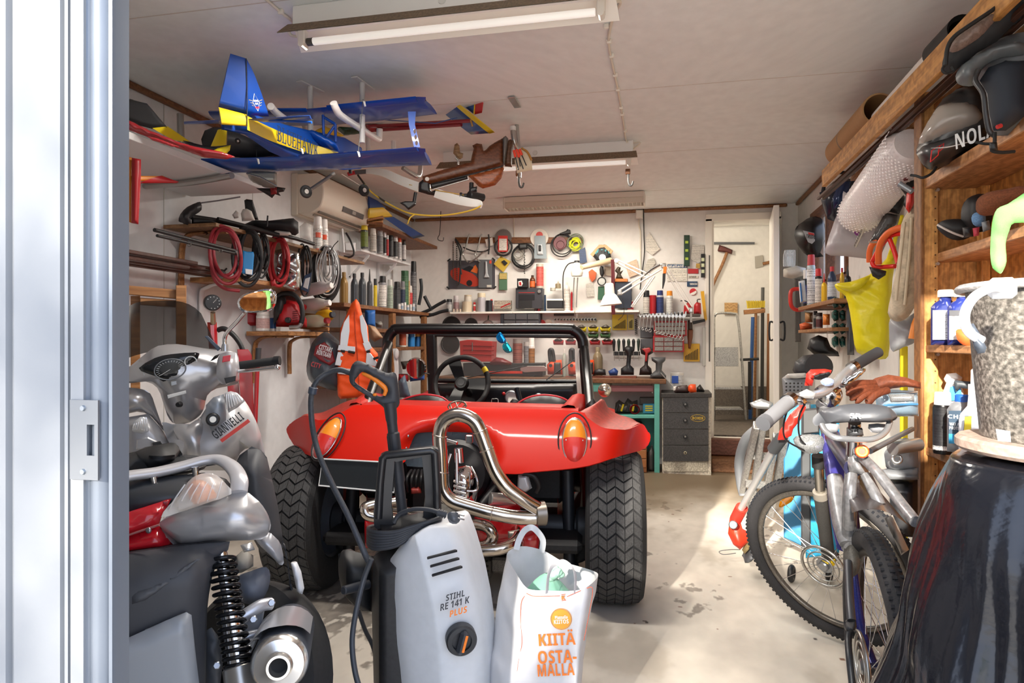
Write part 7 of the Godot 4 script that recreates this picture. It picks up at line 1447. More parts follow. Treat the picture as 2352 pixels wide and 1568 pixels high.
	# chainsaw shelf
	board("wall_shelf","short low pine shelf on bent brackets carrying the red chainsaw",-2.6,-2.3,1.265,3.88,4.42,.028,pine);bracket("bentwood_bracket",pine,v3(-2.56,1.23,-3.96),.24,.3);bracket("bentwood_bracket",pine,v3(-2.56,1.23,-4.38),.24,.26)
	thing("chainsaw","red chainsaw with black handle on the low left shelf","chainsaw",W(670,752,4.45));var rd:=m("a9161e",.4);sl("body",[[634,750],[634,720],[645,695],[660,688],[680,692],[690,705],[705,735],[705,752]],4.45,.2,.03,rd,null,0);sl("air_cover",[[628,745],[630,690],[640,675],[655,680],[660,700],[655,722],[640,730]],4.38,.1,.03,m("202022",.45),null,1);tb("front_handle",[[635,683,4.36],[650,674,4.36],[675,677,4.36],[691,697,4.36],[695,725,4.36],[692,742,4.36]],.016,black,null,5,10);tb("handle_foot",[[692,742,4.36],[686,750,4.36],[665,752,4.36]],.014,m("b9b9b9",.3,.7),null,3,10);k=B();var cn:=W(661,735,4.34);k.cyl(cn+v3(-.01,0,-.03),cn+v3(.01,0,.02),.02,.018,18,.003);put(k,"fuel_cap",black)
	for i in 6: k=B();k.bar(W(672,716+i*5,4.34),W(684,714+i*5,4.34),.004,.005,.001,Vector3.BACK);put(k,"vent_slot",m("5c0a10",.5))
	sl("bar_cover",[[519,722],[524,711],[540,708],[590,718],[592,748],[530,746],[520,738]],4.4,.05,.016,m("a31620",.45),null,1)
	for q in [[604,712,30,"white oil tin with a red label band behind the scooter mirror"],[627,710,14,"small white bottle with blue label beside the red chainsaw"]]:
		var p:=PX(q[0],750,-2.5);p.y=1.268;var t:=dist(p);can("jar","oil_bottle",q[3],"bottle",p,q[2]*.5*t/F,1.2+(784 - q[1])/F*t - p.y,"e7e5e0","d9b5b0" if q[2]>20 else "3d6aa8","e9e6e1")
	# garbage bag and hi-vis vest
	thing("black_sack","full black plastic bag with white and red lettering hanging under the low shelf","bag",W(745,900,4.4));sl("bag_body",[[738,766],[750,762],[770,775],[785,800],[785,880],[770,897],[740,888],[715,878],[706,862],[704,840],[712,800],[722,780]],4.45,.28,.07,m("3d444c",.3,.0,"",1.2,2.,"mottle"),null,2,.012,.025);sl("red_print",[[725,795],[745,785],[762,800],[770,830],[758,840],[735,828],[720,815]],4.32,.02,.008,m("7d1a20",.5),null,1)
	for w in [["CITTARI",748,800,30],["HINTAAN",744,812,32],["CITY",726,838,22]]: var fx:=facing(W(w[1],w[2],4.29));fx.basis=fx.basis*Basis(Vector3.BACK,-.3);txt(w[0],11*4.29/F,fx,m("d9d9dc" if w[0] != "CITY" else "b3383c",.5),w[3]*4.29/F)
	thing("safety_vest","orange high-visibility vest with silver stripes hanging from the bottle shelf","vest",W(818,690,4.4));var og:=m("ff5a14",.65,.0,"mottle",2.);var sv:=m("cfd3d6",.3,.2)
	sl("vest_body",[[818,686],[825,695],[832,722],[845,750],[848,790],[868,812],[868,828],[860,840],[862,900],[830,912],[782,916],[776,908],[773,860],[776,830],[768,838],[780,790],[782,755],[795,725],[808,695]],4.4,.1,.03,og,null,1,.006,.014)
	for q in [[[790,740],[802,722],[803,760],[798,795],[780,802],[783,765]],[[826,726],[832,722],[842,745],[846,785],[836,790],[829,760]],[[778,792],[816,796],[816,808],[775,804]],[[833,788],[848,784],[855,800],[840,806]],[[776,808],[792,808],[782,840],[769,838]],[[842,808],[852,812],[866,832],[864,842],[840,836]],[[775,844],[815,848],[815,862],[776,858]]]: pr("reflective_stripe",q,4.335,.012,sv)
	for q in [[783,805,792,807],[800,807,815,810],[842,808,850,806],[858,824,870,820]]: tb("hem_trim",[[q[0],q[1],4.325],[q[2],q[3],4.325]],.008,black,null,1,6)
	tb("zip",[[815,715,4.33],[816,760,4.33],[822,830,4.33],[825,900,4.33]],.003,m("b83a0c",.5),null,4,6)
	# bottle shelf,racked bottles,white can shelf,top shelf
	board("bottle_shelf","long brown shelf along the left wall crowded with cans and bottles",-2.6,-2.28,1.485,4.6,6.6,.03,wood("8a5c3a",1.4))
	for q in [[-2.3,6.35,.75],[-2.3,5.55,.75],[-2.3,4.75,.7]]: k=B();k.box(v3(q[0],.72,-q[1]),v3(.045,1.45,.06),.003);put(k,"post",wood("9a6a40",1.4))
	for q in [[1.29,.03],[1.135,.03],[.86,.03],[.6,.03]]: k=B();k.box(v3(-2.44,q[0],-5.6),v3(.32,q[1],1.8),.002);put(k,"lower_board",wood("7f5638",1.4))
	var at:=func(u): return PX(u,700,-2.38)
	row_of([["bottle",790,625,19,"8a6a36","","8a6a36","bronze coloured bottle at the near end of the bottle shelf","bottle","bottle"],["bottle",814,628,17,"3f4349","","2a2c30","dark grey ribbed bottle behind the orange vest","bottle","bottle"],["bottle",832,626,18,"3f4349","","2a2c30","dark grey ribbed bottle just right of the vest's collar","bottle","bottle"],["cone",849,618,13,"4a4b4e","","222222","slim dark bottle with a spout next to the grey ribbed bottles","bottle","bottle"],["jar",862,640,8,"d9bc22","","222222","yellow flask squeezed between slim dark bottle and black-capped can","bottle","bottle"],["spray",879,634,17,"8d8f92","e4e2dc","1c1c1e","black-capped spray can with a white printed label on the bottle shelf"],["spray",896,642,13,"a9b8a8","9fae9e","cfd4cf","pale green spray can right of the white labelled can"],["spray",912,647,16,"26272a","3a3c40","1a1a1b","black spray can near the end of the bottle shelf"],["spray",925,646,12,"8c8c8a","2b3752","77777a","grey-capped can with navy label right of the black spray can"],["spray",940,656,15,"b7b3ae","c23a3c","cfcac4","silver can with a red label near the corner"],["spray",951,654,10,"7fae96","5d9a7c","bdbdb8","thin green can beside the red labelled can"],["spray",950,600,14,"4b4d50","6e7072","161617","tall black-capped can standing behind at the far end of the bottle shelf"],["tin",930,622,17,"2f5a3a","456f4d","","green tin on a cardboard tin in the corner","tin"],["tin",934,645,15,"b89a6a","c5a878","","cardboard-brown tin below the green tin","tin"]],1.487,at,"spray_can","spray can","cans on the bottle shelf")
	for i in 6: can("jar","small_pot","tiny white hobby paint pot in a row at the front of the bottle shelf","pot",PX(917+i*6.5,710,-2.31)*v3(1,0,1)+v3(0,1.487,0),.013,.05+.01*(i % 3),"e0dedb","9fb3c9" if i % 2 else "d9d6d0","d9d9d9","hobby paint pots")
	board("can_shelf","small white shelf on triangular brackets full of spray cans",-2.6,-2.4,1.955,5.15,6.25,.02,white)
	for d in [5.35,5.95]:
		var o:=v3(-2.6,1.93,-d)
		for q in [[v3(0,0,0),v3(0,-.2,0)],[v3(0,0,0),v3(.18,0,0)],[v3(0,-.19,0),v3(.17,-.01,0)]]: k=B();k.bar(o+q[0],o+q[1],.022,.01,.002,Vector3.BACK);put(k,"bracket_arm",white)
	row_of([["spray",837,518,17,"3a3c3e","6a7a2a","d8bf20","tall spray can with a yellow top on the white can shelf"],["spray",857,525,15,"c9c5bc","bdb9b0","cfcac2","plain silver can second on the white can shelf"],["spray",873,527,14,"8f8f90","77787a","9a9a9c","grey-capped grey can on the white can shelf"],["spray",884,530,7,"e2e2e0","2a2a2c","eeeeee","thin white-capped can on the white can shelf"],["spray",890,540,6,"b3262a","c8393c","d9d9d9","thin red can on the white can shelf"],["spray",898,541,12,"202124","3b3d40","1a1a1b","black can in the middle of the white can shelf"],["spray",909,540,10,"dddcd8","3b3d40","efefef","white-capped can right of the black can on the white shelf"],["spray",918,546,9,"d9d8d4","bfc0c2","d8502a","orange-capped white can on the white can shelf"],["spray",928,549,9,"2a2b2d","d9d9d9","3a2a24","dark-capped can at the far end of the white can shelf"]],1.957,at,"spray_can","spray can","cans on the white can shelf")
	board("top_shelf","brown top shelf under the ceiling carrying a blue and yellow wing",-2.6,-2.28,2.18,5.3,6.7,.03,wood("8a5c3a",1.4))
	thing("model_wing","blue and yellow striped model wing lying on the brown top shelf","model wing",W(900,490,5.9));flat("blue_root",[[846,450,5.6],[862,458,5.7],[888,480,5.8],[848,486,5.6]],.02,m("123f82",.4),null,1);flat("yellow_band",[[848,478,5.55],[880,476,5.7],[902,498,5.85],[846,502,5.55]],.02,m("d9b61a",.4),null,1);flat("blue_tip",[[882,500,5.75],[904,498,5.85],[976,542,6.4],[950,548,6.3]],.02,m("123f82",.4),null,1)
	thing("wood_offcut","light brown wooden offcuts stacked on the near end of the top shelf","offcut",W(860,500,5.6));sl("block",[[842,505],[880,496],[882,504],[842,512]],5.5,.1,.006,pine);sl("block",[[842,512],[880,506],[880,514],[842,514]],5.5,.1,.006,pine)
	var lie:=[[700,706,650,690,"8a5a5e","b3262c","red-capped bottle lying highest in the stack below the grey wire coil"],[762,655,700,668,"cfc6c6","e6e3de","clear bottle with white cap lying in the stack of bottles"],[758,695,690,702,"c9c3ba","eceae6","clear labelled bottle with white cap lying in the middle of the stack"],[766,722,735,728,"d9a81c","33373d","yellow bottle with a dark cap lying in the stack"],[755,736,705,738,"c9c6a8","a82a30","cream bottle with red cap lying at the bottom of the stack"]]
	for q in lie:
		var a:=W(q[2],q[3],4.6);var b:=W(q[0],q[1],4.5)
		thing("lying_bottle",q[6],"bottle",a,"bottles lying in the left rack");k=B();var l:=a.distance_to(b);k.lathe([v2(0,0),v2(.038,0),v2(.042,.006),v2(.042,l*.6),v2(.03,l*.78),v2(.018,l*.88),v2(0,l*.88)],MB.along(a,b - a),20);put(k,"bottle_body",m(q[4],.35));k=B();k.cyl(a.lerp(b,.86),b,.021,.02,16,.002);put(k,"cap",m(q[5],.4))
	for v in [[690,706],[708,724],[722,740],[745,752]]: thing("rack_peg","wooden peg of the bottle rack at height row %s from the top" % ["one","two","three","four"][[690,708,722,745].find(v[0])],"peg",W(720,v[1],4.62));k=B();k.cyl(W(690,v[1] - 2,4.66),W(755,v[1]+4,4.62),.014,.014,12);put(k,"peg",pine)
	# clutter on the lower boards
	row_of([["tin",925,762,16,"d0cbc0","b85a3a","","pale tin with a brown label on the corner rack's lower board","tin","tin"],["jar",945,765,16,"2c7fc4","","2c7fc4","left of two blue jars on the corner rack","jar","jar"],["jar",960,766,14,"2f6fb0","","d9b24a","right of two blue jars on the corner rack","jar","jar"]],1.151,func(u): return PX(u,780,-2.36),"tin","tin","tins on the corner rack")
	for q in [["blue_box","flat blue plastic box on the corner rack behind the vest",[[838,712],[862,712],[862,752],[838,752]],5.4,"1f5fa8"],["blue_crate","blue crate low on the corner rack behind the round mirror",[[940,855],[975,850],[975,872],[942,876]],5.6,"1c5aa6"],["red_packet","red and white packet low on the corner rack",[[914,858],[938,860],[938,876],[914,874]],5.6,"9c2028"],["work_lamp","small grey caged work lamp on the corner rack",[[862,740],[875,737],[880,745],[876,752],[864,751]],5.3,"77746e"],["paper_wad","crumpled brown paper and white sheets beside the vest",[[845,745],[862,750],[880,775],[860,785],[848,775]],4.9,"9b7a5c"],["denim_cloth","faded blue cloth hanging behind the buggy's roll bar stay",[[915,875],[930,860],[940,900],[945,915],[918,912]],4.7,"51606f"],["dark_box","dark box on the corner rack under the blue jars",[[920,830],[960,826],[968,845],[925,848]],5.6,"3c3834"]]: thing(q[0],q[1],q[0].split("_")[-1],W(q[2][0][0],q[2][0][1]+15,q[3]));sl(q[0]+"_body",q[2],q[3],.12,.02,m(q[4],.5,.0,"mottle",3.),null,1)
	# hydraulic press behind the scooter
	thing("shop_press","red hydraulic press with a round black gauge behind the scooter","press",W(540,1000,3.1));var pr_:=paint("a3121e",.35);pr("ram",[[476,740],[498,740],[500,800],[480,800]],3.1,.06,pr_,null,.012);pr("frame_plate",[[545,802],[570,802],[578,815],[585,990],[560,990],[548,870]],3.1,.03,pr_);pr("frame_post",[[520,850],[545,850],[560,1000],[530,1000]],3.12,.06,pr_);tb("lever",[[594,802,3.05],[590,870,3.05],[586,980,3.05]],.0095,pr_,null,1,10);tb("lever_grip",[[594,799,3.05],[592,832,3.05]],.0125,m("2c2d30",.6),null,1,12);k=B();var gc:=W(488,695,3.02);var gd:=(EYE - gc+v3(.8,0,0)).normalized();k.cyl(gc - gd*.025,gc+gd*.015,.036,.036,28,.004);var gg:=put(k,"gauge",m("1b1c1e",.4));k=B();k.bar(gc+gd*.0165,gc+gd*.0165+v3(.016,.014,.0),.003,.001,.0);put(k,"needle",m("e3e3e3",.4),gg)
	for i in 9: var w:=.6+i*.55;k=B();var bx:=gd.cross(Vector3.UP).normalized();var c2:=gc+gd*.0162+(bx*cos(w)+Vector3.UP*sin(w))*.026;k.ball(c2,Vector3.ONE*.0022,6);put(k,"gauge_mark",m("cfd2d4",.4),gg)
	k=B();k.cyl(W(489,717,3.05),W(490,742,3.08),.011,.013,6);put(k,"fitting",m("b5a88e",.3,.8));tb("hose",[[500,758,3.1],[515,755,3.1],[535,768,3.1],[552,790,3.1],[560,810,3.1]],.012,black,null,5,10);pr("sticker",[[546,810],[554,810],[556,826],[548,828]],3.08,.003,m("d9c9c4",.5))

# ---------------------------------------------------------------- back wall,its shelf and the workbench
func bk(nm: String,a: Array,d: float,th: float,r: float,mat: Material,par: Node=null,k:=0,lump:=.0) -> MeshInstance3D:
	var xf:=Transform3D(Basis(),v3(0,0,-d));var o:=px(xf,a);if k: o=cr(o,k,true)
	var b:=B();b.slab(o,th,xf,r,.0,lump);return put(b,nm,mat,par)
func bp(nm: String,a: Array,d: float,th: float,mat: Material,par: Node=null,bev:=.001,k:=0) -> MeshInstance3D:
	var xf:=Transform3D(Basis(),v3(0,0,-d));var o:=px(xf,a);if k: o=cr(o,k,true)
	var b:=B();b.prism(o,th,xf,bev);return put(b,nm,mat,par)
func br(nm: String,u0: float,v0: float,u1: float,v1: float,d: float,th: float,mat: Material,par: Node=null,bev:=.002) -> MeshInstance3D:
	return bp(nm,[[u0,v0],[u1,v0],[u1,v1],[u0,v1]],d,th,mat,par,bev)
func bt(nm: String,a: Array,d: float,r,mat: Material,par: Node=null,k:=4,sides:=7,closed:=false) -> MeshInstance3D:
	var b:=B();var p:=Ps(a,d);b.tube(cr(p,k,closed) if k>1 else p,r,sides,closed);return put(b,nm,mat,par)
func it(nm: String,label: String,cat: String,u: float,v: float,d: float,group:=""): thing(nm,label,cat,P(u,v,d),group)
func bring(nm: String,u: float,v: float,ru: float,d: float,r: float,mat: Material,par: Node=null): var c:=P(u,v,d);var b:=B();b.torus(c,Vector3.BACK,ru*dist(c)/F,r,28,6);return put(b,nm,mat,par)
func bdisc(nm: String,u: float,v: float,ru: float,d: float,th: float,mat: Material,par: Node=null): var c:=P(u,v,d);var b:=B();b.cyl(c,c+v3(0,0,th),ru*dist(c)/F,ru*dist(c)/F,28,minf(.002,th*.3));return put(b,nm,mat,par)

func tool_wall():
	var bl:=m("1d1d1e",.5);var wh:=m("e5e1d8",.5);var st:=m("b9b7b2",.25,.8);var yl:=m("d9bd22",.5);var rd:=m("a81d20",.45);var gn:=m("23452f",.5);var gy:=m("6f6f70",.5);var cr_:=m("d8cfbd",.6)
	var k: MB
	# rail and what hangs on it
	it("tool_rail","brown wooden rail on the back wall with tools hanging from it","rail",1180,552,6.83);br("rail",1046,545,1338,558,6.83,.03,wood("8c5a34"))
	it("saw_chain","loop of chainsaw chain hanging at the left end of the tool rail","chain",1049,665,6.8);
	for q in [[1041,556,1041,640],[1049,556,1050,660]]:
		for i in 22: k=B();k.box(P(lerpf(q[0],q[2],i/21.),lerpf(q[1],q[3],i/21.),6.8),v3(.012,.014,.005),.001);put(k,"link",m("55504b",.4,.6))
	it("black_straps","black leather straps hanging in front of the car poster","straps",1055,620,6.79)
	for q in [[[1046,550],[1056,575],[1058,600],[1056,640],[1053,655]],[[1046,548],[1060,572],[1056,600],[1060,630]]]: bt("strap",q,6.79,.008,bl)
	for q in [["silver brake lever hanging left of its twin on the tool rail",1072],["silver brake lever hanging right of its twin, nearer the saw blade",1100]]: var u: float=q[1];it("brake_lever",q[0],"brake lever",u,580,6.8,"brake levers on the rail");bt("lever",[[u+7,537],[u+3,546],[u,560],[u - 4,574],[u - 9,583],[u - 4,595],[u+3,602]],6.8,.008,st)
	it("brake_parts","dark bicycle brake arms hanging below the tool rail","brake",1110,580,6.8);bt("arm",[[1064,568],[1085,576],[1108,578],[1125,572]],6.8,.007,bl);bt("arm",[[1078,603],[1095,592],[1110,578],[1118,575]],6.8,.007,m("8b8680",.3,.6));bt("spring",[[1122,538],[1124,560],[1122,584]],6.79,.008,bl);bp("price_card",[[1114,550],[1131,545],[1133,563],[1118,567]],6.81,.003,wh)
	it("circular_disc","round circular saw blade with teeth hanging on the tool rail","saw blade",1156,545,6.79);var sb:=[];var sc:=P(1156,546,6.79);var sr:=20.5*dist(sc)/F
	for i in 36: var w:=TAU*i/36;sb.push_back(v2(sc.x,sc.y)+Vector2.from_angle(w)*sr*.9);sb.push_back(v2(sc.x,sc.y)+Vector2.from_angle(w+.13)*sr*1.05)
	k=B();k.prism(sb,.003,Transform3D(Basis(),v3(0,0,-6.785)));put(k,"blade",m("8d8987",.3,.7));it("price_card","white ruled card with red edges hanging over the saw blade","card",1155,560,6.77);br("card",1144,541,1166,578,6.77,.003,m("c8362e",.5));br("sheet",1146.5,548,1164,575,6.768,.003,m("e8e2da",.5,.0,"print",6.))
	it("chainring","black toothed bicycle chainring hanging below the saw blade","chainring",1156,575,6.79);bring("ring",1156,567,20,6.79,.01,bl);bring("inner_ring",1156,567,13,6.79,.006,bl)
	for q in [["black cable coil hanging right of the saw blade",1202,587,27,3,"1e1e1f",.007],["black cable loops hanging around the dark red disc",1290,562,25,2,"1e1e1f",.006],["bright yellow coil of strimmer line on the tool rail",1321,560,14,5,"d8e01c",.006],["grey-green wire coil hung around the yellow line",1321,556,19,3,"76806a",.004],["small thin wire coil inside the black cable coil",1190,583,12,3,"8d8a80",.004]]:
		it("cable_coil",q[0],"coil",q[1],q[2],6.8,"coils on the tool rail")
		for i in q[4]: bring("loop",q[1]+2*sin(i*2.),q[2]+2*cos(i*3.),q[3] - 1.6*i,6.8 - .006*i,q[6],m(q[5],.5))
	it("bicycle_chain","bicycle chain and pump parts hanging in front of the black cable coil","chain",1203,600,6.78);sl("block",[[1190,560],[1210,558],[1212,572],[1192,574]],dist(P(1200,565,6.78)),.05,.012,bl)
	for i in 14: k=B();k.box(P(1204+(i % 2),575+i*4,6.78),v3(.012,.012,.008),.002);put(k,"link",m("3b3835",.4,.6))
	it("white_disc","white round disc with a red centre behind a blister pack on the rail","disc",1239,545,6.81);bdisc("disc",1239,546,21,6.815,.01,m("ded8cc",.5));bdisc("red_centre",1239,540,8,6.8,.006,m("c83a32",.4))
	it("blister_pack","clear grey blister pack hanging in front of the white disc","pack",1240,570,6.78);bp("card",[[1228,541],[1252,541],[1256,594],[1227,594]],6.785,.006,m("8b979d",.35));bk("blister",[[1233,560],[1246,560],[1248,585],[1234,585]],6.775,.03,.01,m("b9bfc2",.15));bk("bulb",[[1237,563],[1243,563],[1243,577],[1237,577]],6.76,.03,.008,bl)
	it("dark_red_disc","dark red flat reel hanging inside black cable loops","reel",1287,560,6.81);bdisc("reel",1287,559,15,6.81,.03,m("6b3238",.45));bring("groove",1287,562,9,6.778,.003,m("4e2228",.5))
	it("toy_motor","small black bracket sitting on top of the tool rail","bracket",1297,535,6.82);sl("bracket_body",[[1285,536],[1300,530],[1303,526],[1310,528],[1311,537],[1288,540]],dist(P(1297,535,6.8)),.04,.006,bl)
	it("blue_pack","blue and yellow hanging pack below the yellow line coil","pack",1338,590,6.8);bp("card",[[1330,575],[1344,568],[1348,602],[1332,605]],6.8,.01,m("2f4468",.45,.0,"print",8.))
	# poster,packs
	it("car_poster","dark taped-up poster of an orange-red sports car on the back wall","poster",1083,630,6.84);var ps:=br("sheet",1030,598,1137,663,6.842,.003,m("4b4a50",.5));bp("car_body",[[1035,622],[1050,614],[1065,620],[1085,628],[1098,640],[1100,655],[1075,657],[1040,640]],6.839,.002,m("b53a28",.45),ps,.0,2);bp("car_door",[[1078,622],[1092,608],[1098,618],[1096,628]],6.838,.002,m("d86a2a",.45),ps,.0);bp("car_window",[[1062,618],[1078,610],[1088,614],[1080,624]],6.8375,.002,m("23262b",.3),ps,.0);bdisc("car_wheel",1078,650,7,6.839,.002,m("1b1b1d",.5),ps)
	for q in [[1031,597,.6],[1134,595,-.7],[1029,661,-.7],[1136,660,.6]]: k=B();k.box(P(q[0],q[1],6.836),v3(.04,.014,.002),0,Basis(Vector3.BACK,q[2]));put(k,"tape",bl,ps)
	it("adhesive_pack","tall grey blister pack with a white tube hanging over the poster's right half","pack",1115,630,6.81);br("card",1099,596,1130,661,6.815,.005,m("63666a",.4));bp("tube",[[1115,600],[1118,600],[1120,628],[1124,637],[1112,637],[1115,628]],6.8,.02,m("c9cdd1",.25,.3),null,.004);br("red_flash",1124,598,1129,605,6.81,.003,m("e0503a",.5));br("barcode",1118,654,1129,660,6.81,.003,m("d3d0c6",.5,.0,"print",10.))
	it("yellow_pack","yellow diamond-hung card with a black part below the saw blade","pack",1155,606,6.82);bp("card",[[1134,606],[1150,588],[1173,600],[1156,625]],6.82,.006,m("c7a83c",.5));bp("part",[[1152,601],[1158,597],[1166,604],[1160,610]],6.81,.02,bl,null,.003);it("green_pack","narrow green and yellow pack hanging below the yellow diamond card","pack",1155,645,6.82);br("card",1146,626,1165,666,6.82,.008,m("4f7458",.45));br("head",1147,627,1164,641,6.812,.006,m("c9b26a",.45,.0,"print",10.))
	# shelf boards
	for q in [[1033,1177,"left of the three white boards of the back wall shelf"],[1177.5,1319,"middle of the three white boards of the back wall shelf"],[1321,1468,"right of the three white boards of the back wall shelf"]]: it("wall_shelf",q[2],"shelf",q[0],712,6.76);var a:=P(q[0],712,6.68);var b:=P(q[1],712,6.68);k=B();k.box(v3((a.x+b.x)/2,1.492,-6.765),v3(b.x - a.x,.02,.17),.002);put(k,"board",m("e8e4da",.5))
	var at:=func(u): return P(u,700,6.76)
	row_of([["jar",1032,687,14,"8b8b8c","c5c5c3","2a2a2c","black-lidded jar at the left end of the back wall shelf","jar","jar"],["jar",1048,679,13,"b3adad","9d7f80","cbc5c5","clear jar with a pinkish label near the left end of the shelf","jar","jar"],["tin",1073,693,23,"d5c6ac","","","wide cream tub, lower of two stacked on the back shelf","tub","tub"],["jar",1090,694,6,"dedad2","c83a3a","c02a2a","tiny white tube with red foot beside the cream tubs","tube","tube"],["jar",1106,673,20,"b6b3b8","","d9ccb0","big clear jar of screws with a cream lid","jar","jar"],["tin",1124,690,16,"2a2b30","","","short black pot right of the big clear jar","pot","pot"],["spray",1129,687,6,"9db0c9","a83036","b8282a","thin can with red cap in front of the black pot","can","can"],["cone",1238,689,7,"8c1c24","","ece6df","small red bottle with white pointed cap in front of the radio","bottle","bottle"],["tin",1231,650,6,"4a2d2d","","","dark slender tube standing in front of the radio","tube","tube"],["jar",1252,677,5,"34465c","","2b3a4c","slim blue marker right of the radio","marker","marker"],["nozzle",1302,648,14,"ece8e0","e2d9d0","e9e5dc","white sealant cartridge with red print on the shelf's middle board","cartridge","cartridge"],["nozzle",1313,665,5,"a8242a","","cfc8be","thin red pen beside the sealant cartridge","pen","pen"],["tin",1448,690,14,"d9cfc0","b03038","","cream and red tin half hidden by the white lamp shade","tin","tin"]],1.503,at,"jar","jar","jars on the back wall shelf")
	var pt:=P(1075,693,6.76);can("tin","tub","narrow cream tub stacked on the wide one on the back shelf","tub",v3(pt.x,1.503+.079,pt.z),.038,.095,"cdbd9f","e0d8c8","")
	for i in 3: can("tin","small_pot","little pale pot standing in front of the left jars on the back shelf","pot",P(1042+i*7.5,707,6.7)*v3(1,0,1)+v3(0,1.503,0),.011,.03,"cbb9a6","","","little pale pots")
	it("ruled_box","flat beige box with red trinkets lying on it, left board of the back shelf","box",1155,700,6.76);br("box_body",1136,690,1175,709,6.79,.04,m("b3a595",.6,.0,"print",4.));bt("red_tool",[[1150,706],[1163,700],[1172,697]],6.73,.007,rd);bt("silver_tool",[[1154,709],[1165,704],[1176,700]],6.7,.006,st)
	it("radio","black workshop radio with a silver knob on the back wall shelf","radio",1218,708,6.77);br("cabinet",1187,662,1248,709,6.77,.12,m("333338",.45),null,.006);bdisc("knob",1239,669,4,6.708,.015,st);for i in 9: bt("grille_slot",[[1191,676+i*1.6],[1228,676+i*1.6]],6.708,.0014,bl,null,1,4)
	br("cassette_door",1191,690,1222,706,6.708,.004,bl);br("red_line",1191,671,1228,672.5,6.708,.002,m("a83838",.4))
	for q in [["black_box","black box with red and white label lying on top of the radio",1189,640,1213,661,"17171a",.07],["socket_box","black lidded socket box on the middle board, white tray on top",1258,691,1294,708,"1e2023",.1],["white_carton","small white carton in front of the radio",1205,702,1218,709,"dad6cf",.03],["white_tag","white curved tag standing before the radio",1217,690,1227,709,"d9d3c9",.02]]: it(q[0],q[1],q[0].split("_")[1],q[2],q[5],6.74);br(q[0]+"_body",q[2],q[3],q[4],q[5],6.74 - q[7]*.3,q[7],m(q[6],.45),null,.004)
	br("lid",1257,687,1295,691,6.71,.11,wh);it("label_badge","red and white label shapes on the black box above the radio","label",1195,650,6.68);bp("red_label",[[1190,646],[1198,644],[1201,651],[1198,657],[1191,657]],6.682,.002,m("d8d2cc",.5));bp("red_patch",[[1192,648],[1197,647],[1198,655],[1193,655]],6.68,.002,rd)
	row_of([["bottle",1223,632,13,"5a3018","d8652c","3a2010","brown bottle with an orange label on top of the radio","bottle","bottle"],["tin",1240,606,17,"b9b2a4","c9584e","","clear cup stack with a red band on top of the radio","cups","cups"],["tin",1270,666,12,"b9b4a8","","","small glass beaker on the socket box","beaker","beaker"],["cone",1282,645,13,"8b7f66","","9c9484","oil can with a long spout on the socket box","oil can","oil can"]],1.73,at,"bottle","bottle","things on the radio")
	# cap,lamps,papers
	it("baseball_cap","teal patterned cap with a head torch hanging on the back wall","cap",1383,600,6.78);bk("crown",[[1360,586],[1372,568],[1388,561],[1400,572],[1404,590],[1392,601],[1375,604]],6.77,.1,.03,m("2c2f31",.6),null,1);bp("brim",[[1356,584],[1376,562],[1392,562],[1408,576],[1404,584],[1388,568],[1376,570],[1362,590]],6.73,.02,m("b8946a",.6),null,.003)
	for i in 4: bp("teal_stripe",[[1366+i*10,583 - i*2],[1371+i*10,572],[1376+i*9,572],[1372+i*9,584]],6.722,.004,m("3a8a90",.5))
	bdisc("torch",1384,592,8,6.70,.02,m("cfd2d2",.15,.6));it("rolled_stick","thick cream cardboard roll sticking out below the teal cap","roll",1370,608,6.6);k=B();k.cyl(P(1402,598,6.75),P(1336,614,6.45),.03,.024,20,.002);put(k,"roll",m("cdb896",.6));it("red_bundle","bundle of dark red cords hanging through the shelf gap","cords",1407,650,6.7)
	for i in 4: bt("cord",[[1404+i*2,596],[1405+i*2,640],[1404+i*2,680],[1406+i*2,722]],6.66+.008*(i % 2),.0055,m("5e2126",.5))
	it("gooseneck_lamp","small desk lamp with a white bowl shade and black neck above the cartridge","lamp",1325,635,6.65);k=B();var lc:=P(1325,634,6.62);k.lathe([v2(.028,.13),v2(.04,.10),v2(.04,.08),v2(.057,.06),v2(.06,.03),v2(.053,.0),v2(.05,.0),v2(.054,.03)],Transform3D(Basis(),lc),28);put(k,"shade",m("ddd8cc",.4));k=B();k.lathe([v2(.029,.075),v2(.032,.1),v2(.026,.15),v2(0,.155)],Transform3D(Basis(),lc),20);put(k,"socket",bl);bt("gooseneck",[[1322,602],[1306,606],[1296,622],[1293,645],[1294,705]],6.66,.006,bl,null,5);for s in [0,8]: bt("arm",[[1319+s,637],[1317+s,670],[1316+s,706]],6.7,.006,st,null,1)
	var at2:=func(a,nm,par=null): bt(nm,a,6.35,.0075,m("e6e2da",.4),par,1,8)
	it("anglepoise_lamp","white anglepoise lamp with a big conical shade over the workbench","lamp",1405,705,6.35)
	k=B();var ac:=P(1403,700,6.35);k.lathe([v2(.102,.0),v2(.098,.015),v2(.06,.085),v2(.045,.1),v2(.042,.19),v2(.03,.2),v2(0,.2)],Transform3D(Basis(Vector3.BACK,.09),ac),36);k.lathe([v2(.1,.0),v2(.05,.085),v2(0,.1)],Transform3D(Basis(Vector3.BACK,.09),ac),36);put(k,"shade",m("e9e4da",.4))
	for a in [[[1420,668],[1523,605]],[[1427,675],[1520,618]],[[1528,606],[1590,704]],[[1522,612],[1583,712]]]: at2.call(a,"arm")
	for a in [[1423,672],[1524,610],[1587,712]]: bk("joint",[[a[0] - 5,a[1] - 6],[a[0]+5,a[1] - 6],[a[0]+6,a[1]+6],[a[0] - 5,a[1]+6]],6.35,.03,.006,st)
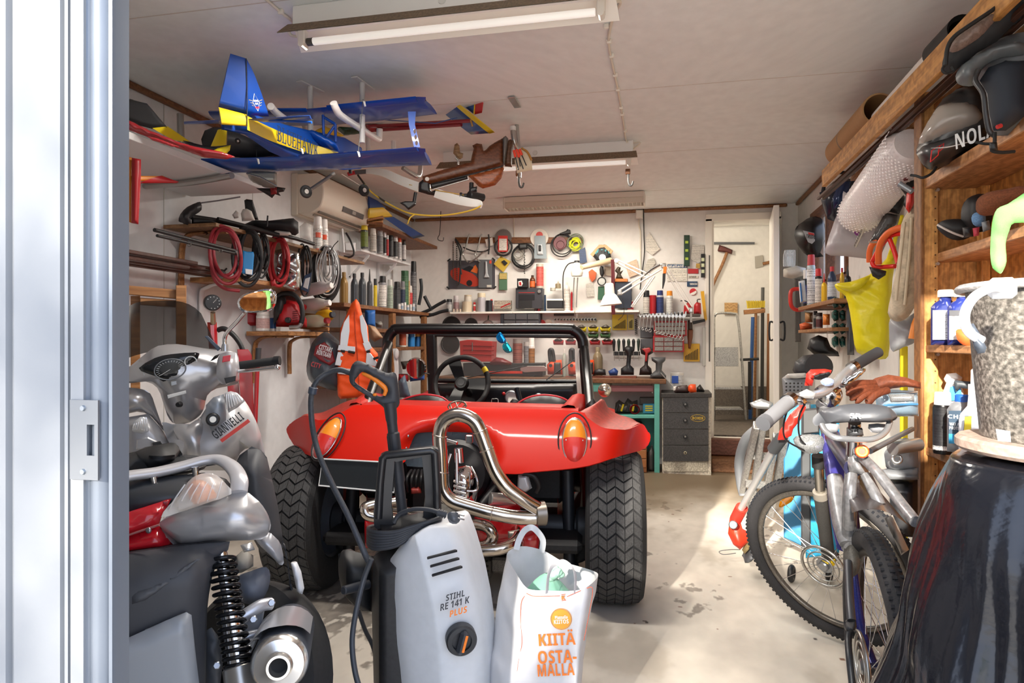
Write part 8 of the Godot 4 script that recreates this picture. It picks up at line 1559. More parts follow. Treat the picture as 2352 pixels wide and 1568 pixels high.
	bt("spring",[[1480,632],[1496,618],[1516,607]],6.34,.009,m("5e5c5a",.4,.4));bt("clamp_post",[[1587,712],[1587,740]],6.35,.01,st,null,1);bt("flex",[[1425,680],[1433,700],[1432,722],[1420,735]],6.33,.003,bl);it("lamp_stand","second white lamp arm clamped beside the dark picture box","lamp arm",1452,705,6.45);for a in [[[1418,597],[1496,632]],[[1414,602],[1490,640]],[[1504,634],[1456,702]],[[1496,638],[1450,704]]]: bt("arm",a,6.45,.0075,m("e6e2da",.4),null,1,8)
	bdisc("joint",1416,599,5,6.44,.02,wh);bdisc("joint",1454,702,4,6.44,.02,wh);it("orange_knife","black and orange knife hanging point down from the lamp's elbow","knife",1524,660,6.32);bp("blade",[[1522,628],[1529,628],[1528,645],[1523,664],[1521,662]],6.32,.016,bl,null,.003);bp("grip",[[1524,612],[1532,613],[1530,628],[1523,628]],6.32,.018,m("e8761e",.5),null,.003)
	it("picture_box","dark blue box with an orange top edge standing on the right shelf board","box",1432,704,6.75);br("box_body",1412,648,1451,708,6.76,.1,m("1b2433",.4),null,.004);br("orange_top",1412,641,1442,648,6.75,.12,m("b8682c",.5));it("brass_figure","little dark brass figure standing on the dark blue box","figure",1422,640,6.72);sl("figure_body",[[1414,640],[1418,628],[1412,622],[1419,612],[1426,614],[1424,624],[1432,620],[1426,630],[1432,640]],dist(P(1422,630,6.72)),.04,.01,m("3f372a",.4,.4),null,1)
	for q in [["orange_shears","orange-handled scissors in a clear pouch on the back wall",[[1352,624],[1360,618],[1370,626],[1368,640],[1360,648],[1354,638]],"c65a2a"],["green_box","small green plastic box hanging below the magnifier",[[1374,658],[1388,657],[1388,688],[1373,688]],"2c5a40"],["white_cards","white cards of small parts pinned below the orange scissors",[[1346,652],[1362,648],[1366,680],[1348,682]],"d9d6cc"],["grey_shelf_pack","clear parts bag pinned behind the red cords",[[1388,612],[1404,612],[1404,634],[1388,632]],"a99c88"],["pink_note","pink handwritten sheet pinned on the wall behind the lamp arms",[[1435,606],[1462,595],[1470,628],[1446,637]],"d9b79c"],["grey_note","grey striped leaflet pinned beside the cable",[[1478,620],[1488,596],[1502,592],[1506,604],[1490,626]],"c3bdb0"],["faint_note","very pale sheet of paper pinned high beside the cable",[[1484,545],[1492,533],[1516,572],[1498,586],[1484,575]],"dcd5c8"],["white_bag","clear bag with a paper sheet pinned right of the green level",[[1590,562],[1618,562],[1616,598],[1604,604],[1586,595]],"cfcac0"],["yellow_sticker","small yellow sticker with a black mark beside the short level",[[1599,605],[1608,605],[1608,616],[1598,615]],"c9a24c"]]: it(q[0],q[1],q[0].split("_")[-1],q[2][0][0],q[2][0][1],6.83);bp(q[0]+"_sheet",q[2],6.83,.02 if q[0] in ["green_box","orange_shears"] else .003,m(q[3],.55,.0,"print" if q[3][0] in ["d","c"] and q[0] != "orange_shears" else "",8.))
	it("magnifier","round magnifying glass with a black handle hanging on the back wall","magnifier",1382,645,6.8);bring("ring",1382,646,9,6.8,.006,bl);bdisc("lens",1382,646,8.6,6.803,.004,glass("e9f2ec",.3));bk("handle",[[1377,618],[1380,610],[1386,612],[1388,628],[1383,638],[1378,630]],6.8,.03,.01,bl)
	it("info_sheet","white printed sheet with a blue heading on the back wall","poster",1555,625,6.84);br("sheet",1532,605,1578,646,6.842,.002,m("e2ddd0",.6,.0,"print",5.));br("heading",1533,607,1579,615,6.84,.002,m("3b587c",.5));txt("Mallard I",.026,Transform3D(Basis(),P(1556,611,6.837)),m("e9e6dd",.5),.17)
	for q in [["red and black rectangular sticker, topmost of the stickers by the door",1580,617,1604,628,"b3262a","",.0],["small white sticker with grey capitals under the red one",1580,633,1603,638.5,"dcd6c8","OUTWEAR",.018],["blue sticker with a white tick by the door",1578,646,1602,658,"24405f","VARAOSA",.02]]: it("sticker",q[0],"sticker",q[1],q[3],6.84,"stickers by the door");br("sticker_face",q[1],q[2],q[3],q[4],6.843,.002,m(q[5],.5));if q[6] != "": txt(q[6],q[7],Transform3D(Basis(),P((q[1]+q[3])/2+(3 if q[5][0]=="2" else 0),(q[2]+q[4])/2,6.84)),m("e9e6dd" if q[5][0]=="2" else "77736a",.5),.07)
	it("round_sticker","round red and white sticker above the red oil can","sticker",1592,670,6.84);bdisc("red_disc",1592,670,8,6.845,.003,m("c8242c",.5));bp("white_half",[[1585,674],[1599,667],[1600,672],[1594,677],[1587,677]],6.84,.002,wh,null,.0)
	it("spirit_level","dark green spirit level with three vials hanging by the door","level",1578,610,6.82);br("body",1571,540,1584,611,6.82,.025,m("1f3d2c",.45),null,.003);for v in [556,575,594]: br("vial",1574,v - 3,1581,v+3,6.806,.004,m("a9c24a",.3))
	it("spirit_level","short black and white torpedo level beside the door frame","level",1614,637,6.82);br("body",1610,583,1619,637,6.82,.02,bl,null,.003);for v in [596,609,623]: br("vial",1611,v - 4,1618,v+4,6.808,.004,m("cfd6b0",.3))
	it("try_square","yellow carpenter's square with a black stock by the door frame","square",1616,735,6.8);bp("blade",[[1609,669],[1617,668],[1624,733],[1618,738]],6.8,.004,m("d9a41c",.4));bp("stock",[[1590,738],[1619,732],[1620,738],[1592,745]],6.79,.02,bl,null,.003);it("steel_strip","narrow toothed steel strip screwed to the door frame","strip",1630,700,6.79);br("strip",1628,586,1631,830,6.8,.006,m("4b4946",.5,.4));it("steel_rule","pale steel rule hanging below the yellow square","rule",1616,800,6.82);br("rule",1613,752,1621,840,6.82,.003,m("b9b5aa",.4,.4))
	row_of([["spray",1485,667,15,"1d1d1f","cfcac0","161618","black and white spray can left of the red mug on the spanner shelf"],["spray",1516,667,16,"b9bcc0","2b3a6c","22306a","steel can with a blue top on the spanner shelf"],["spray",1538,668,15,"dcdcd6","d0cfc9","e08a1c","white can with an orange shoulder on the spanner shelf"],["tin",1500,678,15,"a81d24","","","red mug between the spray cans on the spanner shelf","mug","mug"]],1.46,at,"spray_can","spray can","cans on the spanner shelf")
	it("spanner_shelf","narrow dark shelf above the row of spanners","shelf",1540,722,6.76);br("board",1464,721,1608,727,6.74,.16,m("514a44",.6));it("oil_can","two-lobed red oil can with black spout at the right end of the spanner shelf","oil can",1597,722,6.7);bk("can_lobe",[[1570,722],[1571,702],[1580,694],[1590,700],[1591,722]],6.72,.07,.02,rd);bk("can_lobe",[[1593,722],[1594,700],[1600,693],[1610,696],[1611,722]],6.72,.07,.02,rd);bt("spout",[[1580,694],[1572,690],[1563,691]],6.7,.005,bl);bt("spout",[[1602,694],[1602,688],[1609,687]],6.7,.005,bl)
	for i in 13: # spanners,growing to the right
		var u:=1471.0+i*8.3;var h:=27.0+i*2.2;var s:=2.1+i*.17;var tl:=-3.0 if i<4 else 5.0*(i - 6)/6.0*-1.0
		it("spanner","%s steel combination spanner in the hanging row" % ["first and smallest","second","third","fourth","fifth","sixth","seventh","eighth","ninth","tenth","eleventh","twelfth","last and largest"][i],"spanner",u,730,6.66,"combination spanners");var v0:=724.0 - i*.3;bt("shank",[[u,v0+s*2],[u+tl,v0+h]],6.66,.0012*s+.002,st,null,1,6);bp("jaw",[[u - s*1.5,v0 - s*1.6],[u - s*.5,v0 - s*.8],[u - s*.4,v0+s*.1],[u+s*.5,v0],[u+s*.6,v0 - s],[u+s*1.5,v0 - s*1.7],[u+s*1.6,v0+s*.6],[u+s*.5,v0+s*2.4],[u - s*.7,v0+s*2.4],[u - s*1.6,v0+s*.6]],6.66,.008,st,null,.002);bring("ring_end",u+tl,v0+h+s,s*1.1,6.66,.0035,st)
	# under the shelf: drawers,pans,sockets,bins
	it("parts_cabinet","dark cabinet of six clear drawers under the shelf's middle board","cabinet",1198,748,6.76);br("frame",1153,718,1243,752,6.76,.14,m("2c2f36",.5),null,.004)
	for i in 6: var u:=1158.0+(i % 3)*27;var v:=721.0+(i/3)*15;br("drawer",u,v,u+25,v+13,6.685,.015,m("77787c",.25,.1,"mud",6.),null,.003)
	for q in [["black pan lid hanging left under the shelf",1038,748,22,"1f1f20"],["small black pan hanging in the middle under the shelf",1083,745,15,"262627"],["large dark gauge disc hanging below the pans, seen through the windscreen",1035,790,22,"2b2a29"]]: it("pan",q[0],"pan",q[1],q[2],6.8,"round dark things under the shelf");bdisc("plate",q[1],q[2],q[3],6.82,.03,m(q[4],.45));bring("rim",q[1],q[2],q[3] - 1,6.79,.004,m("3c3b3a",.4));bt("handle",[[q[1],q[2] - q[3]],[q[1],q[2] - q[3] - 9]],6.8,.005,st,null,1)
	it("sieve","small round wire sieve with a handle hanging left of the parts cabinet","sieve",1121,745,6.8);bring("ring",1121,749,13,6.8,.008,m("8d8f8a",.4,.4));bt("handle",[[1121,737],[1122,724]],6.8,.006,gn,null,1)
	it("socket_rail","rail of steel sockets under the shelf's right board","sockets",1322,733,6.8);br("rail",1272,720,1319,725,6.82,.012,m("4c4b49",.4,.3))
	for i in 14: bdisc("socket",1275+i*7.1,733.5,2.6+i*.13,6.82,.03,st);bdisc("socket_hole",1275+i*7.1,733.5,1.5+i*.09,6.787,.003,bl)
	it("funnel","red cone funnel hanging beside the sockets","funnel",1247,742,6.8);bdisc("red_mouth",1245,743,9,6.8,.03,rd);bdisc("white_mouth",1260,742,9,6.8,.02,m("c9bcab",.5))
	var bn:=0
	for r in [[1322,748,"d3c01c",3,"yellow"],[1322,762,"3d6a3a",3,"green"],[1270,778,"a8232a",5,"red"]]:
		for i in r[3]:
			var u: float=r[0]+i*28;it("parts_bin","%s parts bin of hardware, %s in its row beside the windscreen" % [r[4],["first","second","third","fourth","fifth"][i]],"bin",u,r[1]+12,6.75,"parts bins");bk("bin_body",[[u,r[1]+3],[u+25,r[1]+3],[u+24,r[1]+14],[u+2,r[1]+14]],6.72,.1,.012,m(r[2],.4));bk("hardware",[[u+2,r[1]+3],[u+8,r[1] - 1],[u+15,r[1] - 3],[u+23,r[1]+3],[u+20,r[1]+6],[u+4,r[1]+6]],6.69,.08,.012,m("7b7670",.35,.5,"mud",8.),null,0,.003)
	for q in [["wide yellow card of drill bits left of the spanners",1406,722,1440,758,"d9bd2c",9],["narrow pale yellow bit card beside the wide one",1442,722,1456,757,"cdbf62",3],["yellow drill card low by the door frame",1570,789,1607,830,"d3a226",9]]:
		it("bit_card",q[0],"card",q[1],q[4],6.82,"cards of drill bits");br("card",q[1],q[2],q[3],q[4],6.825,.006,m(q[5],.5));for i in q[6]: var u: float=lerpf(q[1]+3,q[3] - 3,(i+.5)/q[6]);bt("bit",[[u,q[4] - 4],[u,q[2]+10+2*(q[6] - i)]],6.815,.0035,m("4a4034",.4,.4),null,1,6)
	it("coil_spring","black coiled lead hanging beside the bit cards","spring",1461,750,6.8);var hp:=[];for i in 60: hp.push_back([1461+3*cos(i*.9),732+i*.6]);
	bt("coil",hp,6.8,.004,bl,null,1,6);it("grey_pockets","grey hanging pockets below the smallest spanners","pockets",1485,800,6.8);for v in [752,778]: br("pocket",1471,v,1500,v+24,6.8,.03,m("494a4e",.7),null,.006)
	for q in [["upper red metal drawer cabinet behind the spanners",1502,737,1577,771],["lower red metal drawer cabinet below the spanners",1500,771,1571,808]]:
		it("drawer_cabinet",q[0],"cabinet",q[1],q[4],6.76,"red drawer cabinets");br("frame",q[1],q[2],q[3],q[4],6.78,.12,rd,null,.003)
		for i in 9: var w: float=(q[3] - q[1] - 6)/3.0;var u: float=q[1]+3+(i % 3)*w;var hh: float=(q[4] - q[2] - 5)/3.0;var v: float=q[2]+3+(i/3)*hh;br("drawer",u+.6,v+.6,u+w - .6,v+hh - .8,6.716,.012,m("918b83",.3,.3,"grime",4.),null,.002)
	it("knife_sheath","brown leather knife sheath hanging right of the red cabinets","sheath",1585,800,6.78);bk("sheath",[[1579,757],[1592,757],[1591,775],[1586,801],[1581,800],[1579,775]],6.78,.04,.012,m("6b3d22",.6));bk("grip",[[1580,735],[1590,735],[1591,758],[1580,758]],6.78,.035,.01,m("33261e",.6))
	it("screwdriver_rack","black magnetic rack of six screwdrivers on the back wall","rack",1440,813,6.8);br("bar",1409,807,1470,816,6.8,.03,bl)
	for i in 6: var u:=1410.0+i*11.3;it("screwdriver","%s of six dark-handled screwdrivers from the left in the magnetic rack" % ["first","second","third","fourth","fifth","sixth"][i],"screwdriver",u,800,6.74,"screwdrivers");bk("handle",[[u - 4,783],[u - 2,778],[u+2,778],[u+4,784],[u+2.5,800],[u+2,806],[u - 2,806],[u - 2.5,800]],6.75,.03,.01,m("27332b" if i % 2 else "202124",.4));bt("shaft",[[u,806],[u+1,828]],6.75,.003,st,null,1,6)
	# wiring
	it("wall_conduit","cream cable conduit with a junction box running down the back wall","conduit",1470,600,6.84);bt("pipe",[[1467,498],[1468,520],[1471,535],[1471,580],[1471,640]],6.835,.008,cr_);bk("junction_box",[[1460,482],[1477,482],[1477,502],[1460,502]],6.82,.05,.008,wh);bt("black_lead",[[1478,480],[1479,540],[1480,580],[1475,625],[1470,665]],6.82,.006,bl,null,5);it("wall_cable","thin cable clipped along the top of the back wall","cable",1200,496,6.84);bt("cord",[[960,506],[1100,500],[1230,496],[1350,490],[1460,487]],6.84,.004,cr_);bt("drop",[[1180,500],[1181,545]],6.84,.005,cr_,null,1);it("wire_hook","bent wire hook hanging from the ceiling in the far left corner","hook",1011,550,6.5);bt("wire",[[1013,455],[1012,500],[1010,535],[1006,545],[1007,551],[1017,553],[1019,545]],6.5,.004,m("2e2d2c",.5));it("grip_clamp","black spring clamps bundled at the left end of the back shelf","clamps",985,720,6.5)
	for q in [[[960,722],[985,712],[1005,700],[1024,690]],[[965,728],[995,722],[1012,716],[1030,712]],[[962,700],[968,665],[966,640]],[[975,680],[985,700],[992,712]]]: bt("clamp_arm",q,6.45,.017,m("20262a",.5),null,4,8)

func bench():
	var oak:=wood("7d5433",1.3);var tq:=m("62b3a4",.5,.0,"mottle",2.);var bl:=m("1c1c1e",.5);var or_:=m("d8471c",.4);var st:=m("b5b3ae",.3,.8);var rd:=m("a2201f",.4);var k: MB
	thing("workbench","long wooden workbench with turquoise legs along the back wall","workbench",v3(-.9,0,-6.6));k=B();k.box(v3(-1.08,.835,-6.61),v3(2.2,.045,.46),.004);put(k,"bench_top",oak)
	br("leg",1503,877,1515,1086,6.42,.06,tq);br("shelf",1395,948,1504,955,6.6,.4,tq);br("back_panel",1380,950,1504,1070,6.8,.02,tq);br("drawer_front",1401,885,1500,899,6.45,.02,m("8c5a5c",.5));br("drawer_front",1352,876,1386,899,6.42,.02,tq);for u in [1352,1401,1498]: br("drawer_side",u,877,u+2,900,6.6,.3,m("b9b2a6",.6))
	k=B();k.box(v3(-2.1,.42,-6.6),v3(.06,.8,.06),.003);put(k,"leg",tq);it("plank","brown plank lying along the front of the workbench top","plank",1400,866,6.5);br("board",1300,863,1462,868,6.5,.12,wood("8f4f38"))
	it("drawer_unit","scuffed black four-drawer cabinet by the doorway","cabinet",1575,1085,6.6);br("carcass",1521,906,1630,1085,6.58,.42,m("cfc8ba",.6,.0,"grime",1.5),null,.003);br("top",1519,899,1631,908,6.57,.46,m("3c3a38",.5,.0,"grime",2.),null,.003)
	for i in 4: var v:=911.0+i*37.2;var dr:=br("drawer",1523,v,1627,v+36,6.36,.022,m("4c4c4d",.45,.0,"grime",2.5),null,.002);bdisc("knob",1574,v+17,5 if i<3 else 3.4,6.35,.03 if i<3 else .008,bl if i<3 else m("c9bc9a",.4,.3),dr);bdisc("knob_face",1574,v+17,2.,6.318 if i<3 else 6.341,.003,m("8a8781",.3,.6) if i<3 else bl,dr)
	var c:=P(1603,960,6.345);k=B();k.tube(oval(.062,.03,28).map(func(p): return c+v3(p.x,p.y,0)),.0018,5,true);put(k,"sticker_oval",m("d2b23a",.5));txt("BOXER",.024,Transform3D(Basis(),c),m("d2b23a",.5),.095);br("plinth_edge",1524,1062,1626,1083,6.362,.01,m("bdb7a8",.7,.0,"grime",2.))
	for q in [["red_toolbox","red cantilever toolbox on the bench seen through the windscreen",[[1062,783],[1080,780],[1136,784],[1134,830],[1064,830]],6.6,.2,"a52620"],["black_case","black flat case under the red toolbox with red trim",[[1070,833],[1250,833],[1250,862],[1070,862]],6.62,.2,"1d1c1d"],["red_bag","dark cap and red cloth lying beside the red toolbox",[[1125,832],[1140,820],[1155,822],[1175,832],[1175,838],[1125,838]],6.5,.1,"6a1d20"],["battery_drill","black cordless drill standing on its battery below the screwdrivers",[[1432,800],[1440,794],[1452,796],[1456,806],[1450,818],[1448,838],[1456,846],[1456,861],[1426,861],[1426,846],[1438,838],[1440,818]],6.5,.07,"222427"],["battery_drill","red and black cordless drill standing right of the black one",[[1470,800],[1480,795],[1496,797],[1500,810],[1490,816],[1488,838],[1496,846],[1498,861],[1468,861],[1470,846],[1480,838],[1482,816],[1472,812]],6.5,.07,"2a2020"],["vise","dark steel bench vice standing at the bench's right end",[[1496,820],[1529,820],[1528,828],[1522,834],[1520,850],[1530,862],[1530,870],[1492,870],[1494,860],[1506,850],[1506,834],[1497,828]],6.45,.1,"4a4c4e"],["tape_measure","black tape measure lying on the bench left of the blue cup",[[1365,850],[1376,846],[1390,848],[1392,861],[1364,861]],6.45,.06,"26272a"],["blue_cup","small crumpled blue cup lying on the bench",[[1397,852],[1412,844],[1420,852],[1418,862],[1400,862]],6.45,.06,"22407c"],["blue_carton","blue carton with yellow bars on the turquoise bench shelf",[[1477,927],[1504,927],[1504,948],[1477,948]],6.55,.12,"3b8fae"],["grey_toolbox","grey box behind the blue carton on the bench shelf",[[1470,912],[1504,912],[1504,927],[1470,927]],6.65,.12,"5a5650"],["tool_heap","heap of dark tools with yellow grips on the bench shelf",[[1411,948],[1414,925],[1422,918],[1434,926],[1442,914],[1452,922],[1464,918],[1466,948]],6.55,.14,"33312f"],["angle_grinder","red and black grinder lying on top of the drawer unit",[[1548,897],[1556,886],[1578,884],[1584,892],[1582,902],[1550,902]],6.4,.06,"3a2a28"],["angle_tool","bright orange tool head lying on the drawer unit",[[1581,886],[1586,882],[1598,882],[1600,900],[1586,902],[1580,896]],6.38,.07,"e4501c"],["work_gloves","dark work gloves at the right edge of the drawer unit",[[1600,890],[1608,882],[1618,896],[1618,900],[1600,900]],6.45,.08,"1f1d1d"],["wood_chest","small brown wooden chest of drawers under the bench",[[1440,1008],[1486,1008],[1486,1078],[1440,1078]],6.5,.3,"9a6238"],["pump_motor","greasy motor and hoses on the floor under the bench",[[1486,1040],[1498,1020],[1503,1040],[1504,1080],[1486,1082]],6.5,.15,"4f4b48"],["welder","dark welding set with a looped lead below the bench shelf",[[1410,972],[1440,958],[1474,968],[1484,985],[1484,1000],[1410,1000]],6.6,.2,"2d302f"]]:
		it(q[0],q[1],q[0].replace("_"," "),q[2][0][0],q[2][-1][1],q[3]);var big: bool=q[0] in ["red_toolbox","black_case","blue_carton","grey_toolbox","wood_chest"]
		if big: bp(q[0]+"_body",q[2],q[3],q[4],m(q[5],.5,.0,"mottle",2.),null,.005)
		else: bk(q[0]+"_body",q[2],q[3],q[4],minf(.025,q[4]*.35),m(q[5],.4,.0,"mottle",2.),null,0,.002)
		var d: float=q[3] - q[4]/2 - .004
		match q[1].substr(0,8):
			"red cant": for i in 3: bt("tray_line",[[1064,793+i*10],[1135,795+i*10]],d,.004,m("7d1a18",.4),null,1,4);bt("linkage",[[1085,786],[1085,806]],d,.005,st,null,1)
			"black fl": br("red_trim",1120,852,1200,858,d,.004,m("c2301c",.4))
			"red and ": if q[0]=="battery_drill": bk("red_shell",[[1474,801],[1492,798],[1496,806],[1488,812],[1486,830],[1482,830],[1482,810]],d,.02,.006,rd)
			"blue car": for i in 3: br("yellow_bar",1482,931+i*5,1499,934+i*5,d,.003,m("d9c83a",.5))
			"small br": for i in 3: br("drawer",1458,1013+i*21,1484,1031+i*21,d,.01,m("a86c3e",.5))
			"heap of ": for i in 4: bt("grip",[[1414+i*13,944],[1420+i*12,928]],d,.01,m("d0b41e" if i % 2 else "26272b",.5),null,1);bring("pink_ring",1458,940,10,d - .01,.006,m("e2404a",.4))
	for q in [[1258,1282,"orange chainsaw with its bar pointing left on the bench"],[1306,1356,"second orange and black chainsaw half hidden by the roll bar"]]:
		it("chainsaw",q[2],"chainsaw",q[0],862,6.5,"chainsaws on the bench");var u: float=q[0];var w: float=q[1] - q[0]+8
		bk("housing",[[u,860],[u - 2,838],[u+6,828],[u+w,826],[u+w+2,860]],6.5,.18,.03,or_);bk("engine_cover",[[u+w*.45,858],[u+w*.45,832],[u+w - 2,832],[u+w - 2,858]],6.41,.03,.012,m("2c2a29",.45));bt("handle",[[u+6,830],[u+4,806],[u+10,803],[u+13,815],[u+15,832]],6.45,.018,bl);bdisc("cap",u+7,839,4,6.4,.02,bl)
	bp("guide_bar",[[1195,846],[1200,840],[1250,840],[1256,846],[1256,852],[1205,855],[1196,851]],6.45,.012,st,null,.003)
	row_of([["tin",1189,778,22,"8d8580","8a5248","","rusty paint tin with a red label beside the sunglasses","paint_tin","tin"],["tin",1210,785,14,"b5b1ac","7c7d80","","grey tin right of the rusty paint tin","paint_tin","tin"],["spray",1221,775,15,"e3e0d9","9a6a3c","eeece6","white-capped spray can with a brown label on the bench"],["bottle",1373,797,23,"84765c","","8f8468","brownish translucent bottle at the bench's middle","bottle","bottle"],["bottle",1296,802,10,"a9b2a6","","d6d6d0","small pale bottle behind the first orange chainsaw","bottle","bottle"],["bottle",1312,806,12,"3c5a58","","2f4a4c","dark teal bottle behind the second chainsaw","bottle","bottle"]],.86,func(u): return P(u,860,6.6),"spray_can","spray can","cans on the bench")
	var p:=P(1555,898,6.7);p.y=.74;can("tin","white_tub","white plastic tub with a blue label on the drawer unit","tub",p,.06,.16,"e3e0da","dfe0e0","");br("blue_label",1543,863,1558,880,6.632,.004,m("2950a8",.45));it("pry_bar","steel bar with a white head leaning on the drawer unit","bar",1535,880,6.4);bt("rod",[[1517,856],[1546,888]],6.4,.005,st,null,1);bk("head",[[1546,888],[1553,886],[1554,897],[1547,898]],6.4,.03,.008,m("d9d6d0",.4))

# ---------------------------------------------------------------- far right corner,the room behind,and what leans behind the bicycle
func corner():
	var bl:=m("1c1c1e",.5);var wd:=wood("a9764a",1.4);var st:=m("b9b9b8",.3,.8);var rd:=m("c22a20",.4);var al:=m("bfc0c0",.35,.7,"grime",3.);var gy:=m("55575a",.5);var k: MB
	board("corner_shelf","upper small pine shelf of cans in the far right corner",.98,1.22,1.455,4.35,5.45,.025,wd);board("corner_shelf","lower small pine shelf of jars in the far right corner",.98,1.22,1.285,4.4,5.45,.022,wd)
	for y in [1.43,1.263]: for d in [4.6,5.3]: k=B();k.strap(cr([v3(1.215,y - .14,-d),v3(1.21,y - .02,-d),v3(1.19,y - .004,-d),v3(1.,y - .004,-d)],4),.03,.006,Vector3.RIGHT);put(k,"bracket",m("dcdad4",.5))
	row_of([["spray",1863,585,18,"b4c4cc","e2e4e6","c03038","tall pale spray can, highest on the corner shelf"],["jar",1850,620,10,"1e1f22","2c3a78","e9e6e0","black can with white cap left of the tall pale can"],["spray",1880,617,15,"1d1d20","e0dcd6","c8262c","black can with red cap and white hazard diamonds"],["cone",1893,627,12,"e6b81c","","c8301c","yellow tube with red tip right of the black hazard can","tube","tube"],["bottle",1911,612,19,"2a3a58","cfd6de","c83038","dark bottle with a red cap at the right of the corner shelf","bottle","bottle"],["bottle",1934,615,10,"c8a022","","b8262a","small yellow and red bottle behind the yellow bag's mouth","bottle","bottle"],["cone",1947,610,15,"1d1d1f","","1d1d1f","black pump bottle beside the yellow bag's mouth","bottle","bottle"]],1.457,func(u): return PX(u,690,1.06),"spray_can","spray can","cans on the corner shelf")
	it("carton","white and blue carton at the left end of the corner shelf","carton",1843,695,5.3);sl("carton_body",[[1834,646],[1848,643],[1853,692],[1838,696]],5.1,.06,.006,m("dfe3e6",.5));sl("blue_stripe",[[1836,650],[1840,649],[1844,692],[1840,694]],5.06,.02,.003,m("2f6aa8",.5))
	row_of([["jar",1873,714,9,"8d8a86","2a2a2c","222224","small dark-topped jar on the lower corner shelf","jar","jar"],["jar",1882,718,14,"9b9590","5c2a2c","3a2c2c","brown-lidded jar on the lower corner shelf","jar","jar"]],1.287,func(u): return PX(u,750,1.06),"jar","jar","jars on the lower corner shelf")
	for q in [["small_carton","brown cardboard box on the lower corner shelf",[[1849,717],[1867,717],[1867,740],[1849,740]],5.,"a87a4a"],["orange_carton","orange and white carton on the lower corner shelf",[[1890,721],[1906,721],[1906,746],[1890,746]],4.6,"e88a3c"],["tape_roll","white tape roll and orange tools at the shelf's left end",[[1836,744],[1848,740],[1866,744],[1866,757],[1838,757]],5.,"d8673c"],["newspapers","stack of folded newspapers beside the open door",[[1799,618],[1830,610],[1852,616],[1848,632],[1820,640],[1799,636]],5.4,"c3beb4"],["black_funnel","big black funnel lying on its side below the corner shelves",[[1854,800],[1860,778],[1880,769],[1900,776],[1908,796],[1925,808],[1928,818],[1905,818],[1870,814]],4.7,"1d1d1f"],["cut_off_saw","dark guard of a cut-off machine below the black funnel",[[1820,850],[1826,830],[1845,816],[1880,812],[1905,824],[1912,848],[1900,862],[1830,864]],4.6,"3a3b3e"],["dark_board","dark grey upright panel beside the green bins",[[1944,690],[1960,692],[1962,815],[1946,815]],4.1,"4a4c50"],["laundry_basket","grey perforated basket with a white cloth on top, by the open door",[[1796,868],[1862,862],[1858,905],[1800,912]],4.5,"85898f"],["white_rag","white rag on top of the grey basket",[[1796,868],[1810,858],[1850,856],[1860,866],[1830,870]],4.45,"d9d7d2"],["circular_saw","red handled power saw behind the bicycle's handlebar",[[1848,885],[1852,858],[1862,848],[1895,847],[1910,850],[1908,858],[1880,860],[1870,868],[1866,886]],3.,"c92a20"],["clear_organizer","clear plastic organizer box lying under the brown gloves",[[2010,905],[2030,893],[2108,898],[2110,955],[2030,958],[2014,940]],2.6,"a9c4d8"],["mitre_saw","silver grey machine with a chrome cylinder behind the saddle",[[2030,1040],[2050,1012],[2080,1005],[2108,1015],[2110,1075],[2060,1082],[2035,1075]],2.6,"8f9296"],["machine_table","grey steel machine table under the shelf unit's near side",[[2022,1078],[2110,1074],[2110,1100],[2028,1102]],2.55,"6f7276"],["black_stand","black machine stand on the floor behind the rear wheel",[[2040,1100],[2108,1098],[2108,1230],[2050,1230]],2.6,"26272a"],["grey_plank","scuffed grey wooden plank leaning low beside the rear wheel",[[2032,1190],[2050,1182],[2088,1262],[2070,1275]],1.9,"a29a90"]]:
		thing(q[0],q[1],q[0].split("_")[-1],W(q[2][0][0],q[2][-1][1],q[3]));sl(q[0]+"_body",q[2],q[3],.16 if q[0] != "white_rag" else .1,.025,m(q[4],.45,.0,"mottle",3.) if q[0] != "clear_organizer" else m(q[4],.15,.1,"mottle",3.),null,0,.003 if q[0] in ["white_rag","newspapers"] else .0)
		match q[0]:
			"mitre_saw": tb("cylinder",[[2050,1030,2.45],[2110,1020,2.5]],.024,st,null,1,16);k=B();var c:=W(2060,1054,2.48);k.torus(c,(EYE - c),.014,.006,20,8);put(k,"bolt_ring",st)
			"cut_off_saw": k=B();var c:=W(1882,842,4.48);k.cyl(c,c+v3(-.01,0,.02),.085,.085,28);put(k,"disc",m("2b2b2d",.6))
			"laundry_basket": for i in 18: k=B();var c:=W(1806+(i % 6)*9,880+(i/6)*8,4.415);k.ball(c,v3(.006,.006,.003),8);put(k,"hole",bl)
			"circular_saw": sl("grip",[[1868,862],[1905,853],[1908,858],[1885,862],[1872,870]],2.9,.04,.006,bl);
			"clear_organizer": tb("lid_edge",[[2012,935,2.5],[2040,930,2.5],[2108,928,2.5]],.004,m("5aa0d8",.3),null,1,6);sl("contents",[[2040,905],[2100,905],[2100,922],[2045,925]],2.52,.03,.008,m("d9dcde",.3,.0,"mud",5.))
	thing("red_clamp","red C-shaped clamp hanging on the corner's dark rail","clamp",W(1826,690,5.2));tb("clamp_frame",[[1845,664,5.15],[1825,664,5.15],[1816,672,5.15],[1817,700,5.15],[1828,711,5.15],[1845,710,5.15]],.015,rd,null,5,10);thing("wall_rail","perforated dark rail standing upright on the corner wall","rail",W(1834,785,5.3));sl("rail_body",[[1825,640],[1840,640],[1840,785],[1826,785]],5.35,.03,.005,m("6b655e",.6,.2,"mud",6.))
	for i in 7: tb("wire_loop",[[1800+i*3.5,612,5.5],[1800+i*3.2,590,5.5],[1804+i*3.5,574,5.5],[1808+i*3,592,5.5],[1810+i*2.5,612,5.5]],.004,m("d8dcdc",.4),null,4,6)
